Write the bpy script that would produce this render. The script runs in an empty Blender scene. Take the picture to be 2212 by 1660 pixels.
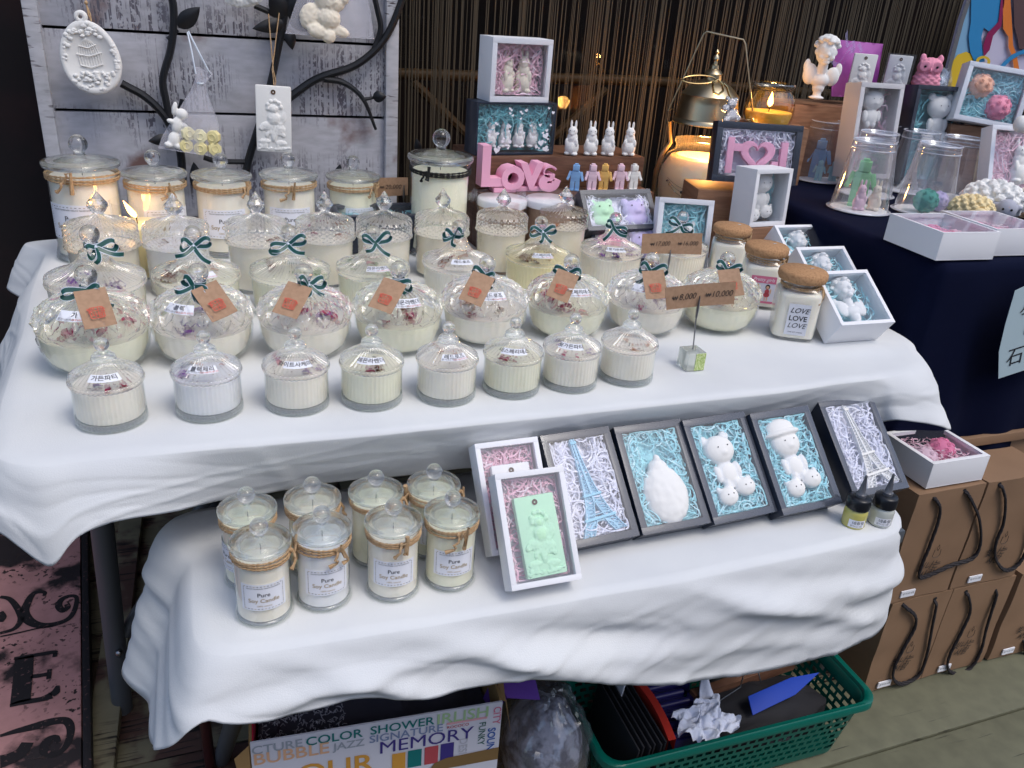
import bpy, bmesh, math, random
from math import sin, cos, pi, radians as rad
from mathutils import Vector, Matrix, noise
SC = bpy.context.scene
COL = SC.collection
# ---------------------------------------------------------------- camera
F, CW, CH = 1782.0, 2212.0, 1659.0
_p, _r, _y = rad(25.2), rad(4.6), rad(22.0)
FW = Vector((sin(_y)*cos(_p), cos(_y)*cos(_p), -sin(_p)))
_r0 = Vector((cos(_y), -sin(_y), 0)); _u0 = _r0.cross(FW)
UP = _u0*cos(_r) - _r0*sin(_r)
RT = _r0*cos(_r) + _u0*sin(_r)
EYE = Vector((0, 0, 1.25))
cam = bpy.data.objects.new('camera', bpy.data.cameras.new('camera'))
COL.objects.link(cam)
_m = Matrix((RT, UP, -FW)).transposed().to_4x4(); _m.translation = EYE
cam.matrix_world = _m
cam.data.sensor_width = 36; cam.data.lens = 36*F/CW
cam.data.clip_start = .02; cam.data.clip_end = 400
SC.camera = cam
# ---------------------------------------------------------------- sky, sun, exposure
W = bpy.data.worlds.new('World'); SC.world = W; W.use_nodes = True
wn = W.node_tree.nodes; wl = W.node_tree.links
SUN_EL, SUN_AZ = rad(60), rad(150)
sky = wn.new('ShaderNodeTexSky'); sky.sky_type = 'NISHITA'; sky.sun_disc = False
sky.sun_elevation = SUN_EL; sky.sun_rotation = SUN_AZ
sky.air_density = 1.0; sky.dust_density = 2.5; sky.ozone_density = 1.4
bg = wn['Background']; wl.new(sky.outputs[0], bg.inputs[0]); bg.inputs[1].default_value = .15
sl = bpy.data.lights.new('sun', 'SUN'); sl.energy = 0.65; sl.angle = rad(22); sl.color = (1, .97, .90)
sun = bpy.data.objects.new('sun', sl); COL.objects.link(sun)
sun.rotation_euler = Vector((sin(SUN_AZ)*cos(SUN_EL), cos(SUN_AZ)*cos(SUN_EL), sin(SUN_EL))).to_track_quat('Z', 'Y').to_euler()
SC.view_settings.view_transform = 'Standard'; SC.view_settings.look = 'None'
SC.view_settings.gamma = 1; SC.view_settings.exposure = 0.50; SC.view_settings.use_curve_mapping = False
cy = SC.cycles
cy.transparent_max_bounces = 32; cy.max_bounces = 10; cy.transmission_bounces = 10; cy.glossy_bounces = 4; cy.diffuse_bounces = 4
cy.sample_clamp_indirect = 4.0; cy.use_denoising = True
R = random.Random(7)
def ray(u, v): return FW + RT*((u-1106)/F) + UP*((829.5-v)/F)
def P(u, v, z):                       # point of a level surface at height z seen there
    d = ray(u, v); return EYE + d*((z-EYE.z)/d.z)
def PY(u, v, y):                      # point of an upright surface at depth y
    d = ray(u, v); return EYE + d*(y/d.y)
def face_cam(p): return math.atan2(-p.x, p.y)*1.0
# ---------------------------------------------------------------- materials
MT = {}
def mat(name, col, rough=.6, metal=0, spec=.5, coat=0, trans=0, ior=1.45, sss=0, alpha=1, bump=None, var=None, emit=0, sheen=0):
    m = bpy.data.materials.new(name); m.use_nodes = True; MT[name] = m
    n = m.node_tree.nodes; l = m.node_tree.links; b = n['Principled BSDF']
    b.inputs['Base Color'].default_value = (*col, 1)
    b.inputs['Roughness'].default_value = rough; b.inputs['Metallic'].default_value = metal
    b.inputs['Specular IOR Level'].default_value = spec
    b.inputs['Coat Weight'].default_value = coat; b.inputs['Coat Roughness'].default_value = .05
    b.inputs['Transmission Weight'].default_value = trans; b.inputs['IOR'].default_value = ior
    b.inputs['Subsurface Weight'].default_value = sss; b.inputs['Subsurface Scale'].default_value = .01
    b.inputs['Subsurface Radius'].default_value = (1, .8, .5)
    b.inputs['Alpha'].default_value = alpha; b.inputs['Sheen Weight'].default_value = sheen
    if emit:
        b.inputs['Emission Color'].default_value = (*col, 1); b.inputs['Emission Strength'].default_value = emit
    if var or bump:
        tc = n.new('ShaderNodeTexCoord')
    if var:                            # (colour 2, scale, (sx,sy,sz), lo, hi)
        c2, sc, st, lo, hi = var
        mp = n.new('ShaderNodeMapping'); mp.inputs['Scale'].default_value = st
        nt = n.new('ShaderNodeTexNoise'); nt.inputs['Scale'].default_value = sc; nt.inputs['Detail'].default_value = 6
        rp = n.new('ShaderNodeMapRange'); rp.inputs[1].default_value = lo; rp.inputs[2].default_value = hi
        mx = n.new('ShaderNodeMix'); mx.data_type = 'RGBA'
        mx.inputs[6].default_value = (*col, 1); mx.inputs[7].default_value = (*c2, 1)
        l.new(tc.outputs['Object'], mp.inputs[0]); l.new(mp.outputs[0], nt.inputs[0]); l.new(nt.outputs[0], rp.inputs[0])
        l.new(rp.outputs[0], mx.inputs[0]); l.new(mx.outputs[2], b.inputs['Base Color'])
    if bump:                           # (scale, strength, distance)
        nb = n.new('ShaderNodeTexNoise'); nb.inputs['Scale'].default_value = bump[0]; nb.inputs['Detail'].default_value = 4
        bp = n.new('ShaderNodeBump'); bp.inputs['Strength'].default_value = bump[1]; bp.inputs['Distance'].default_value = bump[2]
        l.new(tc.outputs['Object'], nb.inputs[0]); l.new(nb.outputs[0], bp.inputs['Height']); l.new(bp.outputs[0], b.inputs['Normal'])
    return m
def fres(n, l, ior):                   # same mirror share from both sides of a sheet
    f = n.new('ShaderNodeFresnel'); ge = n.new('ShaderNodeNewGeometry'); mr = n.new('ShaderNodeMapRange')
    mr.inputs[3].default_value = ior; mr.inputs[4].default_value = 1/ior; l.new(ge.outputs['Backfacing'], mr.inputs[0]); l.new(mr.outputs[0], f.inputs[0]); return f
def thin(name, tint=(1, 1, 1), ior=1.45, boost=1.0, base=.02, rough=.03, milk=0):   # thin clear sheet: see-through plus mirror by angle
    m = bpy.data.materials.new(name); m.use_nodes = True; MT[name] = m
    n = m.node_tree.nodes; l = m.node_tree.links; n.remove(n['Principled BSDF']); o = n['Material Output']
    t = n.new('ShaderNodeBsdfTransparent'); t.inputs[0].default_value = (*tint, 1)
    g = n.new('ShaderNodeBsdfGlossy'); g.inputs['Roughness'].default_value = rough; g.inputs[0].default_value = (.95, .98, 1, 1)
    f = fres(n, l, ior)
    a = n.new('ShaderNodeMath'); a.operation = 'MULTIPLY_ADD'; a.inputs[1].default_value = boost; a.inputs[2].default_value = base; a.use_clamp = True
    x = n.new('ShaderNodeMixShader'); l.new(f.outputs[0], a.inputs[0]); l.new(a.outputs[0], x.inputs[0]); l.new(t.outputs[0], x.inputs[1]); l.new(g.outputs[0], x.inputs[2])
    last = x
    if milk:
        d = n.new('ShaderNodeBsdfDiffuse'); d.inputs[0].default_value = (.85, .87, .92, 1)
        y = n.new('ShaderNodeMixShader'); y.inputs[0].default_value = milk; l.new(x.outputs[0], y.inputs[1]); l.new(d.outputs[0], y.inputs[2]); last = y
    l.new(last.outputs[0], o.inputs[0]); return m
def crystal(name, tint=(.95, .97, .97), k=.6, ior=1.5, boost=1.3):     # pressed glass: bends light, lets part of it straight through
    m = bpy.data.materials.new(name); m.use_nodes = True; MT[name] = m
    n = m.node_tree.nodes; l = m.node_tree.links; n.remove(n['Principled BSDF']); o = n['Material Output']
    t = n.new('ShaderNodeBsdfTransparent'); t.inputs[0].default_value = (*tint, 1)
    gl = n.new('ShaderNodeBsdfGlossy'); gl.inputs['Roughness'].default_value = .02
    f = fres(n, l, ior); a = n.new('ShaderNodeMath'); a.operation = 'MULTIPLY_ADD'; a.inputs[1].default_value = boost; a.inputs[2].default_value = .02; a.use_clamp = True; l.new(f.outputs[0], a.inputs[0])
    y = n.new('ShaderNodeMixShader'); l.new(a.outputs[0], y.inputs[0]); l.new(t.outputs[0], y.inputs[1]); l.new(gl.outputs[0], y.inputs[2])
    g = n.new('ShaderNodeBsdfGlass'); g.inputs['Roughness'].default_value = .01; g.inputs[0].default_value = (1, 1, 1, 1); g.inputs['IOR'].default_value = ior
    x = n.new('ShaderNodeMixShader'); x.inputs[0].default_value = k
    l.new(y.outputs[0], x.inputs[1]); l.new(g.outputs[0], x.inputs[2]); l.new(x.outputs[0], o.inputs[0]); return m
mat('cloth', (.70, .715, .715), .95, spec=.1, bump=(650, .35, .0008), var=((.655, .67, .68), 7, (1, 1, 1), .40, .68))
mat('navy', (.004, .006, .022), .9, spec=.08, bump=(500, .3, .0006))
for k, c in dict(cream=(.93, .85, .69), ivory=(.93, .875, .755), white=(.88, .88, .88), lime=(.90, .875, .685), yellow=(.88, .78, .44)).items():
    mat('wax_'+k, c, .35, sss=.25, coat=.15, bump=(60, .15, .001), var=(tuple(x*.94 for x in c), 30, (1, 1, 1), .4, .7))
thin('glass', (.982, .985, .975), 1.5, 1.1, .015, .02)
thin('film', (.97, .98, 1), 1.45, 1.0, .015, .06, .03)
thin('frost', (.9, .9, .93), 1.4, .6, .02, .35, .18)
thin('cup_plastic', (.95, .95, .97), 1.5, 1.3, .05, .06, .08); thin('cup_rim', (.9, .9, .94), 1.5, 1.5, .12, .05, .30)
thin('pane', (.75, .72, .70), 1.5, .45, 0, .01)
crystal('crystal', (.995, .995, .995), .44, 1.45, 2.4); crystal('crystal_knob', (.98, .99, .99), .75)
crystal('green_glass', (.93, .965, .955), .50, 1.48, 1.6); thin('base_glass', (.83, .86, .83), 1.5, 1.2, .03, .05, .22)
mat('paper', (.82, .82, .84), .65, bump=(120, .08, .0004)); mat('label', (.86, .87, .92), .5)
mat('black_card', (.018, .026, .045), .38, coat=.15, bump=(90, .1, .0004)); mat('grey_card', (.05, .055, .065), .5)
mat('kraft', (.235, .14, .08), .8, var=((.265, .16, .092), 14, (1, 1, 1), .3, .75), bump=(300, .15, .0003))
mat('kraft_dark', (.12, .075, .05), .8); mat('kraft_tag', (.42, .26, .16), .75, var=((.37, .225, .135), 160, (1, 1, 1), .4, .6))
mat('plaster', (.83, .82, .79), .8, spec=.25, bump=(220, .2, .0008)); mat('plaster_rabbit', (.84, .76, .62), .7, sss=.1); mat('plaster_cream', (.83, .66, .35), .75); mat('plaster_yellow', (.82, .72, .36), .7)
for k, c in dict(pink=(.84, .42, .56), rose=(.86, .25, .42), pale_pink=(.84, .60, .68), blue=(.25, .45, .72), sky=(.42, .68, .82), deep_blue=(.10, .24, .50), orange=(.84, .52, .16), green=(.28, .60, .30), mint=(.55, .84, .58), lilac=(.62, .55, .82), teal=(.10, .42, .34), peach=(.88, .50, .36), aqua=(.40, .66, .68)).items():
    mat('p_'+k, c, .75, spec=.25, sss=.05, bump=(220, .15, .0006))
for k, c in dict(aqua=(.36, .76, .82), pink=(.88, .54, .64), white=(.84, .84, .94), teal=(.16, .50, .55)).items():
    mat('shred_'+k, c, .5, alpha=.93)
[mat('shred_'+k+'_pale', c, .5, alpha=.9) for k, c in dict(aqua=(.58, .86, .90), pink=(.92, .74, .80), white=(.90, .90, .95), teal=(.30, .64, .68)).items()]
mat('twine', (.42, .26, .13), .9, bump=(900, .8, .001), var=((.55, .38, .22), 300, (1, 1, 1), .4, .6)); mat('black_cord', (.015, .014, .013), .8)
mat('rope', (.018, .015, .018), .75, bump=(500, .6, .001))
mat('ribbon', (.008, .075, .065), .35); mat('ribbon_edge', (.62, .68, .76), .4); mat('ribbon_back', (.25, .34, .42), .45)
mat('ink', (.012, .012, .016), .6); mat('ink_gold', (.45, .33, .16), .35, metal=.3); mat('ink_red', (.60, .10, .06), .6); mat('ink_pink', (.7, .12, .2), .6)
mat('iron', (.014, .015, .018), .48, metal=.3, bump=(150, .3, .001)); mat('steel', (.32, .32, .33), .3, metal=1)
mat('leg_grey', (.10, .112, .125), .42, metal=.2, bump=(400, .2, .0004)); mat('rubber', (.01, .01, .01), .7)
mat('brass', (.56, .47, .31), .33, metal=1, bump=(60, .12, .001)); mat('gold', (.55, .40, .18), .25, metal=1); mat('rhinestone', (.75, .75, .78), .08, metal=1, bump=(1200, 1, .002))
mat('cork', (.48, .27, .13), .85, var=((.33, .17, .08), 260, (1, 1, 1), .45, .68), bump=(350, .5, .0008))
mat('walnut', (.17, .082, .047), .5, var=((.10, .045, .026), 9, (1.5, 1, 14), .38, .62), bump=(200, .1, .0004))
mat('wood_box', (.30, .16, .09), .6, var=((.22, .11, .06), 10, (1.5, 1, 12), .4, .6))
mat('petal_red', (.30, .015, .05), .6, var=((.55, .06, .14), 90, (1, 1, 1), .4, .6)); mat('petal_violet', (.13, .03, .20), .6, var=((.3, .12, .4), 90, (1, 1, 1), .4, .6))
mat('petal_pink', (.62, .08, .22), .6); mat('petal_orange', (.45, .14, .03), .6); mat('leaf_green', (.10, .22, .05), .6); mat('herb', (.20, .09, .04), .8)
mat('organza', (.76, .75, .82), .4, alpha=.27); mat('purple_bag', (.30, .05, .30), .35, var=((.45, .12, .42), 12, (1, 1, 1), .4, .6)); mat('purple_paper', (.14, .05, .36), .6)
mat('eye', (.01, .01, .01), .25); mat('flame', (1, .42, .08), emit=14); mat('flame_core', (1, .75, .30), emit=26); mat('wick', (.01, .008, .006), .9)
mat('basket_green', (.0, .11, .08), .35, spec=.5); mat('navy_plastic', (.02, .018, .11), .3); mat('red_plastic', (.42, .03, .02), .45); mat('blue_plastic', (.01, .05, .38), .5, spec=.25)
mat('tissue', (.70, .74, .86), .85, bump=(80, .6, .004)); mat('dark_cloth', (.012, .012, .016), .8); mat('bottle_black', (.01, .011, .014), .3); mat('oil_yellow', (.55, .50, .14), .2, coat=.5)
mat('oil_clear', (.55, .57, .52), .2, coat=.5); mat('nozzle', (.10, .105, .12), .25); mat('fur', (.30, .31, .38), .95, bump=(150, .8, .004), var=((.08, .08, .11), 35, (1, 1, 1), .45, .6))
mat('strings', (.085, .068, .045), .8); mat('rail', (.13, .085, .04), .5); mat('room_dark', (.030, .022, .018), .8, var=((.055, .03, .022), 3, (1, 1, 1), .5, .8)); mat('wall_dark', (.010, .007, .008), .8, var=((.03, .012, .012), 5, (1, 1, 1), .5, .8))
mat('doily', (.80, .80, .80), .8); mat('card_in', (.05, .05, .075), .6, bump=(40, .3, .003)); mat('card_brown', (.33, .20, .08), .8); mat('card_red', (.50, .02, .05), .5); mat('print_white', (.66, .66, .74), .5)
for k, c in dict(teal=(.0, .17, .17), grey=(.34, .38, .44), green=(.38, .56, .30), indigo=(.045, .03, .22), blue=(.02, .10, .38), slate=(.20, .26, .42), peach=(.72, .42, .26), orange=(.66, .32, .05), pink=(.62, .16, .26), red=(.48, .07, .09), dgreen=(.03, .13, .11), pale=(.50, .50, .56), salmon=(.70, .36, .40)).items(): mat('print_'+k, c, .5)
mat('ps_blue', (.03, .24, .50), .4); mat('ps_sky', (.22, .42, .60), .4); mat('ps_yellow', (.72, .48, .03), .4); mat('ps_maroon', (.25, .01, .08), .4); mat('ps_orange', (.75, .20, .03), .4); mat('ps_lilac', (.60, .56, .70), .4); mat('ps_brown', (.10, .05, .05), .5); mat('ps_frame', (.14, .14, .15), .4)
mat('p_pinkowl', (.86, .34, .46), .75, spec=.25); mat('p_cream', (.84, .68, .38), .75); mat('p_orangepale', (.86, .62, .30), .7); mat('grey_face', (.42, .43, .50), .7); mat('plaster_lemon', (.84, .78, .50), .7); mat('paper_warm', (.70, .67, .66), .65)
mat('marble', (.84, .82, .82), .25, coat=.4, var=((.72, .58, .58), 9, (1, 3, 1), .52, .62)); mat('card_tape', (.22, .13, .05), .4); mat('fur_white', (.34, .34, .40), .9); mat('film_ribbon', (.50, .45, .75), .4, alpha=.35)
mat('wax_lit', (.86, .74, .52), .4, sss=.8); mat('wax_honey', (.72, .50, .12), .3, sss=.3)
thin('lantern_glass', (.97, .95, .90), 1.5, 1.1, .02, .03, .05); thin('amber_glass', (.92, .86, .74), 1.5, 1.2, .03, .03); thin('film_bag', (.95, .96, .98), 1.5, 1.2, .03, .10, .05)
mat('red_pole', (.10, .03, .03), .35, metal=.5); mat('sign_paper', (.44, .56, .60), .6); mat('glitter', (.22, .38, .02), .35, var=((.75, .80, .45), 900, (1, 1, 1), .45, .55)); mat('acrylic', (.85, .88, .82), .08, trans=.7)
def nodes_of(name, col, rough): m = mat(name, col, rough); n = m.node_tree.nodes; return m, n, m.node_tree.links, n['Principled BSDF']
def weathered(name, paint, wood, tick, sx, sz, lo1, hi1, lo2, hi2, rough=.7, dash=None):   # paint over wood, with fine cracks and worn patches
    m, n, l, b = nodes_of(name, paint, rough)
    tc = n.new('ShaderNodeTexCoord'); oi = n.new('ShaderNodeObjectInfo')
    ad = n.new('ShaderNodeVectorMath'); ad.operation = 'ADD'; mu = n.new('ShaderNodeVectorMath'); mu.operation = 'SCALE'; mu.inputs['Scale'].default_value = 3
    cmb = n.new('ShaderNodeCombineXYZ'); [l.new(oi.outputs['Random'], cmb.inputs[i]) for i in range(3)]
    l.new(cmb.outputs[0], mu.inputs[0]); l.new(tc.outputs['Object'], ad.inputs[0]); l.new(mu.outputs[0], ad.inputs[1])
    def nz(scale, st, det=5):
        mp = n.new('ShaderNodeMapping'); mp.inputs['Scale'].default_value = st; nt = n.new('ShaderNodeTexNoise'); nt.inputs['Scale'].default_value = scale; nt.inputs['Detail'].default_value = det
        l.new(ad.outputs[0], mp.inputs[0]); l.new(mp.outputs[0], nt.inputs[0]); return nt.outputs[0]
    def rg(s, lo, hi):
        r = n.new('ShaderNodeMapRange'); r.inputs[1].default_value = lo; r.inputs[2].default_value = hi; l.new(s, r.inputs[0]); return r.outputs[0]
    def mul(a, c): x = n.new('ShaderNodeMath'); x.operation = 'MULTIPLY'; l.new(a, x.inputs[0]); l.new(c, x.inputs[1]); return x.outputs[0]
    def mix(f, a, c):
        x = n.new('ShaderNodeMix'); x.data_type = 'RGBA'; l.new(f, x.inputs[0])
        (l.new(a, x.inputs[6]) if not isinstance(a, tuple) else setattr(x.inputs[6], 'default_value', (*a, 1)))
        x.inputs[7].default_value = (*c, 1); return x.outputs[2]
    ticks = mul(rg(nz(1, sx, 2), lo1, hi1), rg(nz(1, sz, 3), .44, .60))
    if dash: ticks = mul(ticks, rg(nz(1, dash, 3), .44, .52))
    wear = rg(nz(7, (1, 1, 1), 8), lo2, hi2)
    c = mix(wear, paint, wood); shade = rg(nz(25, (1, 1, 3), 4), .35, .7)
    c0 = n.new('ShaderNodeMix'); c0.data_type = 'RGBA'; c0.inputs[6].default_value = (*paint, 1); c0.inputs[7].default_value = (*[x*.78 for x in paint], 1); l.new(shade, c0.inputs[0])
    x = n.new('ShaderNodeMix'); x.data_type = 'RGBA'; l.new(wear, x.inputs[0]); l.new(c0.outputs[2], x.inputs[6]); x.inputs[7].default_value = (*wood, 1)
    c = mix(ticks, x.outputs[2], tick); l.new(c, b.inputs['Base Color'])
    bp = n.new('ShaderNodeBump'); bp.inputs['Strength'].default_value = .5; bp.inputs['Distance'].default_value = .002; bp.invert = True
    l.new(ticks, bp.inputs['Height']); l.new(bp.outputs[0], b.inputs['Normal'])
weathered('whitewash', (.46, .46, .50), (.16, .09, .08), (.13, .12, .145), (230, 20, 2.0), (5, 5, 7), .48, .55, .60, .70, dash=(190, 20, 120))
weathered('whitewash_post', (.50, .50, .53), (.15, .07, .05), (.05, .03, .03), (30, 30, 160), (12, 12, 4), .58, .66, .60, .68)
weathered('deck_wood', (.21, .19, .12), (.085, .045, .035), (.012, .01, .01), (6, 190, 60), (14, 14, 14), .52, .60, .47, .54)
weathered('deck_olive', (.15, .15, .095), (.07, .06, .04), (.02, .018, .015), (5, 160, 60), (14, 14, 14), .66, .74, .64, .72)
weathered('pink_board', (.52, .27, .26), (.022, .017, .02), (.03, .02, .02), (90, 90, 90), (9, 9, 9), .58, .62, .54, .60, .75)
mat('board_black', (.014, .012, .014), .7, var=((.16, .08, .08), 140, (1, 1, 1), .62, .7))
# ---------------------------------------------------------------- mesh building
class MB:
    def __init__(s): s.v = []; s.f = []; s.m = []; s.s = []; s.mats = []
    def mi(s, n):
        if n not in s.mats: s.mats.append(n)
        return s.mats.index(n)
    def add(s, vs, fs, m, T=None, smooth=True):
        o = len(s.v); k = s.mi(m) if isinstance(m, str) else None
        s.v += [tuple(T @ Vector(v)) if T is not None else tuple(v) for v in vs]
        for i, f in enumerate(fs):
            s.f.append([o+a for a in f]); s.m.append(k if k is not None else s.mi(m[i])); s.s.append(smooth)
        return s
    def box(s, c, d, m, T=None, rz=0):
        x, y, z = d[0]/2, d[1]/2, d[2]/2; M = Matrix.Translation(c) @ Matrix.Rotation(rz, 4, 'Z')
        if T is not None: M = T @ M
        vs = [(a*x, b*y, e*z) for e in (-1, 1) for b in (-1, 1) for a in (-1, 1)]
        return s.add(vs, [(0, 2, 3, 1), (4, 5, 7, 6), (0, 1, 5, 4), (2, 6, 7, 3), (0, 4, 6, 2), (1, 3, 7, 5)], m, M, False)
    def lathe(s, prof, n, m, T=None, rf=None, cap0=False, cap1=False):
        vs = []; fs = []
        for i, (r, z) in enumerate(prof):
            for j in range(n):
                a = 2*pi*j/n; rr, zz = rf(a, i, r, z) if rf else (r, z); vs.append((rr*cos(a), rr*sin(a), zz))
        for i in range(len(prof)-1):
            for j in range(n):
                k = (j+1) % n; fs.append((i*n+j, i*n+k, (i+1)*n+k, (i+1)*n+j))
        if cap0: fs.append(tuple(range(n))[::-1])
        if cap1: fs.append(tuple((len(prof)-1)*n+j for j in range(n)))
        return s.add(vs, fs, m, T)
    def ball(s, c, r, m, T=None, n=16, k=10, f=None):
        rx, ry, rz = r if isinstance(r, tuple) else (r, r, r)
        vs = [(0, 0, -1)] + [(cos(2*pi*j/n)*sin(pi*i/k), sin(2*pi*j/n)*sin(pi*i/k), -cos(pi*i/k)) for i in range(1, k) for j in range(n)] + [(0, 0, 1)]
        if f: vs = [tuple(Vector(v)*f(Vector(v))) for v in vs]
        vs = [(c[0]+x*rx, c[1]+y*ry, c[2]+z*rz) for x, y, z in vs]
        fs = [(0, 1+(j+1) % n, 1+j) for j in range(n)]
        for i in range(k-2):
            for j in range(n): a = 1+i*n; q = (j+1) % n; fs.append((a+j, a+q, a+n+q, a+n+j))
        a = 1+(k-2)*n; t = len(vs)-1; fs += [(a+j, a+(j+1) % n, t) for j in range(n)]
        return s.add(vs, fs, m, T)
    def tube(s, pts, r, m, n=8, T=None, closed=False):
        pts = [Vector(p) for p in pts]; N = len(pts); rs = r if isinstance(r, (list, tuple)) else [r]*N
        vs = []; fs = []; up = Vector((0, 0, 1)); prev = None
        for i, p in enumerate(pts):
            d = (pts[(i+1) % N]-pts[i-1]) if closed else pts[min(i+1, N-1)]-pts[max(i-1, 0)]
            d = d.normalized() if d.length > 1e-9 else Vector((0, 0, 1))
            if prev is None: prev = d.cross(up if abs(d.z) < .9 else Vector((1, 0, 0))).normalized()
            a = (prev - d*prev.dot(d)); a = a.normalized() if a.length > 1e-6 else d.orthogonal().normalized(); b = d.cross(a); prev = a
            vs += [tuple(p+(a*cos(2*pi*j/n)+b*sin(2*pi*j/n))*rs[i]) for j in range(n)]
        for i in range(N if closed else N-1):
            q = (i+1) % N
            fs += [(i*n+j, i*n+(j+1) % n, q*n+(j+1) % n, q*n+j) for j in range(n)]
        if not closed: fs += [tuple(range(n))[::-1], tuple((N-1)*n+j for j in range(n))]
        return s.add(vs, fs, m, T)
    def sheet(s, nx, ny, fn, m, T=None, wrap=False):      # m may be a function of (i, j)
        vs = [tuple(fn(i/nx, j/ny)) for j in range(ny+1) for i in range(nx+1)]
        fs = [(j*(nx+1)+i, j*(nx+1)+i+1, (j+1)*(nx+1)+i+1, (j+1)*(nx+1)+i) for j in range(ny) for i in range(nx)]
        mm = m if isinstance(m, str) else [m(i, j) for j in range(ny) for i in range(nx)]
        return s.add(vs, fs, mm, T)
    def prism(s, pts, z0, z1, m, T=None, smooth=False):
        n = len(pts); vs = [(x, y, z0) for x, y in pts]+[(x, y, z1) for x, y in pts]
        fs = [tuple(range(n))[::-1], tuple(range(n, 2*n))]+[(i, (i+1) % n, n+(i+1) % n, n+i) for i in range(n)]
        return s.add(vs, fs, m, T, smooth)
    def mesh(s, name, bevel=0, ang=40, warp=None):
        me = bpy.data.meshes.new(name)
        vv = [tuple(warp(Vector(v))) for v in s.v] if warp else s.v
        me.from_pydata(vv, [], s.f)
        for m in s.mats: me.materials.append(MT[m])
        me.polygons.foreach_set('material_index', s.m); me.polygons.foreach_set('use_smooth', s.s); me.update()
        if bevel:
            b = bmesh.new(); b.from_mesh(me)
            es = [e for e in b.edges if len(e.link_faces) == 2 and e.calc_face_angle(0) > rad(50)]
            bmesh.ops.bevel(b, geom=es, offset=bevel, segments=2, profile=.6, affect='EDGES', clamp_overlap=True); b.to_mesh(me); b.free()
            me.polygons.foreach_set('use_smooth', [True]*len(me.polygons))
        me.set_sharp_from_angle(angle=rad(ang)); return me
_tx = {}
def text_raw(body, size=1.0, ext=0, bold=0, shear=0, align='CENTER', space=1):
    k = (body, bold, shear, ext/size, align, space)
    if k not in _tx:
        c = bpy.data.curves.new('text', 'FONT'); c.body = body; c.align_x = align; c.align_y = 'CENTER'; c.size = 1; c.offset = bold; c.shear = shear
        c.extrude = ext/size; c.resolution_u = 3; c.space_line = .95; c.space_character = space
        o = bpy.data.objects.new('text', c); COL.objects.link(o); bpy.context.view_layer.update()
        me = bpy.data.meshes.new_from_object(o.evaluated_get(bpy.context.evaluated_depsgraph_get()))
        _tx[k] = ([v.co.copy() for v in me.vertices], [tuple(p.vertices) for p in me.polygons])
        bpy.data.objects.remove(o); bpy.data.curves.remove(c); bpy.data.meshes.remove(me)
    v, f = _tx[k]; return [x*size for x in v], f
def write(mb, body, size, m, at=(0, 0), z=.0003, rot=0, T=None, surf=None, **kw):
    v, f = text_raw(body, size, **kw); M = Matrix.Translation((at[0], at[1], z)) @ Matrix.Rotation(rot, 4, 'Z')
    v = [M @ x for x in v]
    if surf: v = [surf(x.x, x.y, x.z) for x in v]
    return mb.add(v, f, m, T, False)
def cyl(r, z0, a0=0): return lambda x, y, o=0: Vector(((r+o)*sin(a0+x/r), -(r+o)*cos(a0+x/r), z0+y))
def cone(r0, z0, phi, a0=0):
    def f(x, y, o=0):
        r = r0-y*cos(phi)+o*sin(phi); return Vector((r*sin(a0+x/r0), -r*cos(a0+x/r0), z0+y*sin(phi)+o*cos(phi)))
    return f
def patch(mb, w, h, surf, m, o=.0006, nx=10, ny=3):
    mb.sheet(nx, ny, lambda a, b: surf((a-.5)*w, (b-.5)*h, o), m); return mb
def fuse(mb, vox, it=4, disp=None, mats=None):          # melt overlapping lumps into one skin
    me = mb.mesh('lump'); o = bpy.data.objects.new('lump', me); COL.objects.link(o)
    r = o.modifiers.new('r', 'REMESH'); r.mode = 'VOXEL'; r.voxel_size = vox
    if it: sm = o.modifiers.new('s', 'SMOOTH'); sm.iterations = it; sm.factor = .5
    bpy.context.view_layer.update()
    me2 = bpy.data.meshes.new_from_object(o.evaluated_get(bpy.context.evaluated_depsgraph_get()))
    bpy.data.objects.remove(o)
    vs = [v.co.copy() for v in me2.vertices]
    if disp: vs = [v+n.vector*disp(v) for v, n in zip(vs, me2.vertex_normals)]
    out = MB(); out.add(vs, [tuple(p.vertices) for p in me2.polygons], mb.mats[0]); return out
# ---------------------------------------------------------------- object building
def put(name, mesh, parent=None, M=None, kind=None, label=None):
    o = bpy.data.objects.new(name, mesh); COL.objects.link(o)
    if parent is not None: o.parent = parent
    if M is not None: o.matrix_local = M
    if kind: o['kind'] = kind
    if label: o['label'] = label
    return o
def tag(o, label, cat, group=None):
    o['label'] = label; o['category'] = cat
    if group: o['group'] = group
    return o
def pose(p, rz=0, s=1, tilt=0, roll=0):
    return Matrix.Translation(p) @ Matrix.Rotation(rz, 4, 'Z') @ Matrix.Rotation(tilt, 4, 'X') @ Matrix.Rotation(roll, 4, 'Y') @ Matrix.Scale(s, 4)
def thing(name, label, cat, M, parts, group=None):
    """parts: (name, mesh, [sub parts], kind)"""
    if not isinstance(M, Matrix): M = pose(M)
    e = bpy.data.objects.new(name, None); COL.objects.link(e); e.empty_display_size = .03; e.matrix_world = M; tag(e, label, cat, group)
    for p in parts:
        c = put(p[0], p[1], e, kind=p[3] if len(p) > 3 else None)
        for q in (p[2] if len(p) > 2 and p[2] else []): put(q[0], q[1], c, kind=q[2] if len(q) > 2 else None)
    return e
def single(name, label, cat, M, mesh, group=None):
    o = put(name, mesh, M=M if isinstance(M, Matrix) else pose(M)); return tag(o, label, cat, group)
def struct(name, mesh): o = put(name, mesh, kind='structure'); return o
_c = {}
def once(k, f):
    if k not in _c: _c[k] = f()
    return _c[k]
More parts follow.
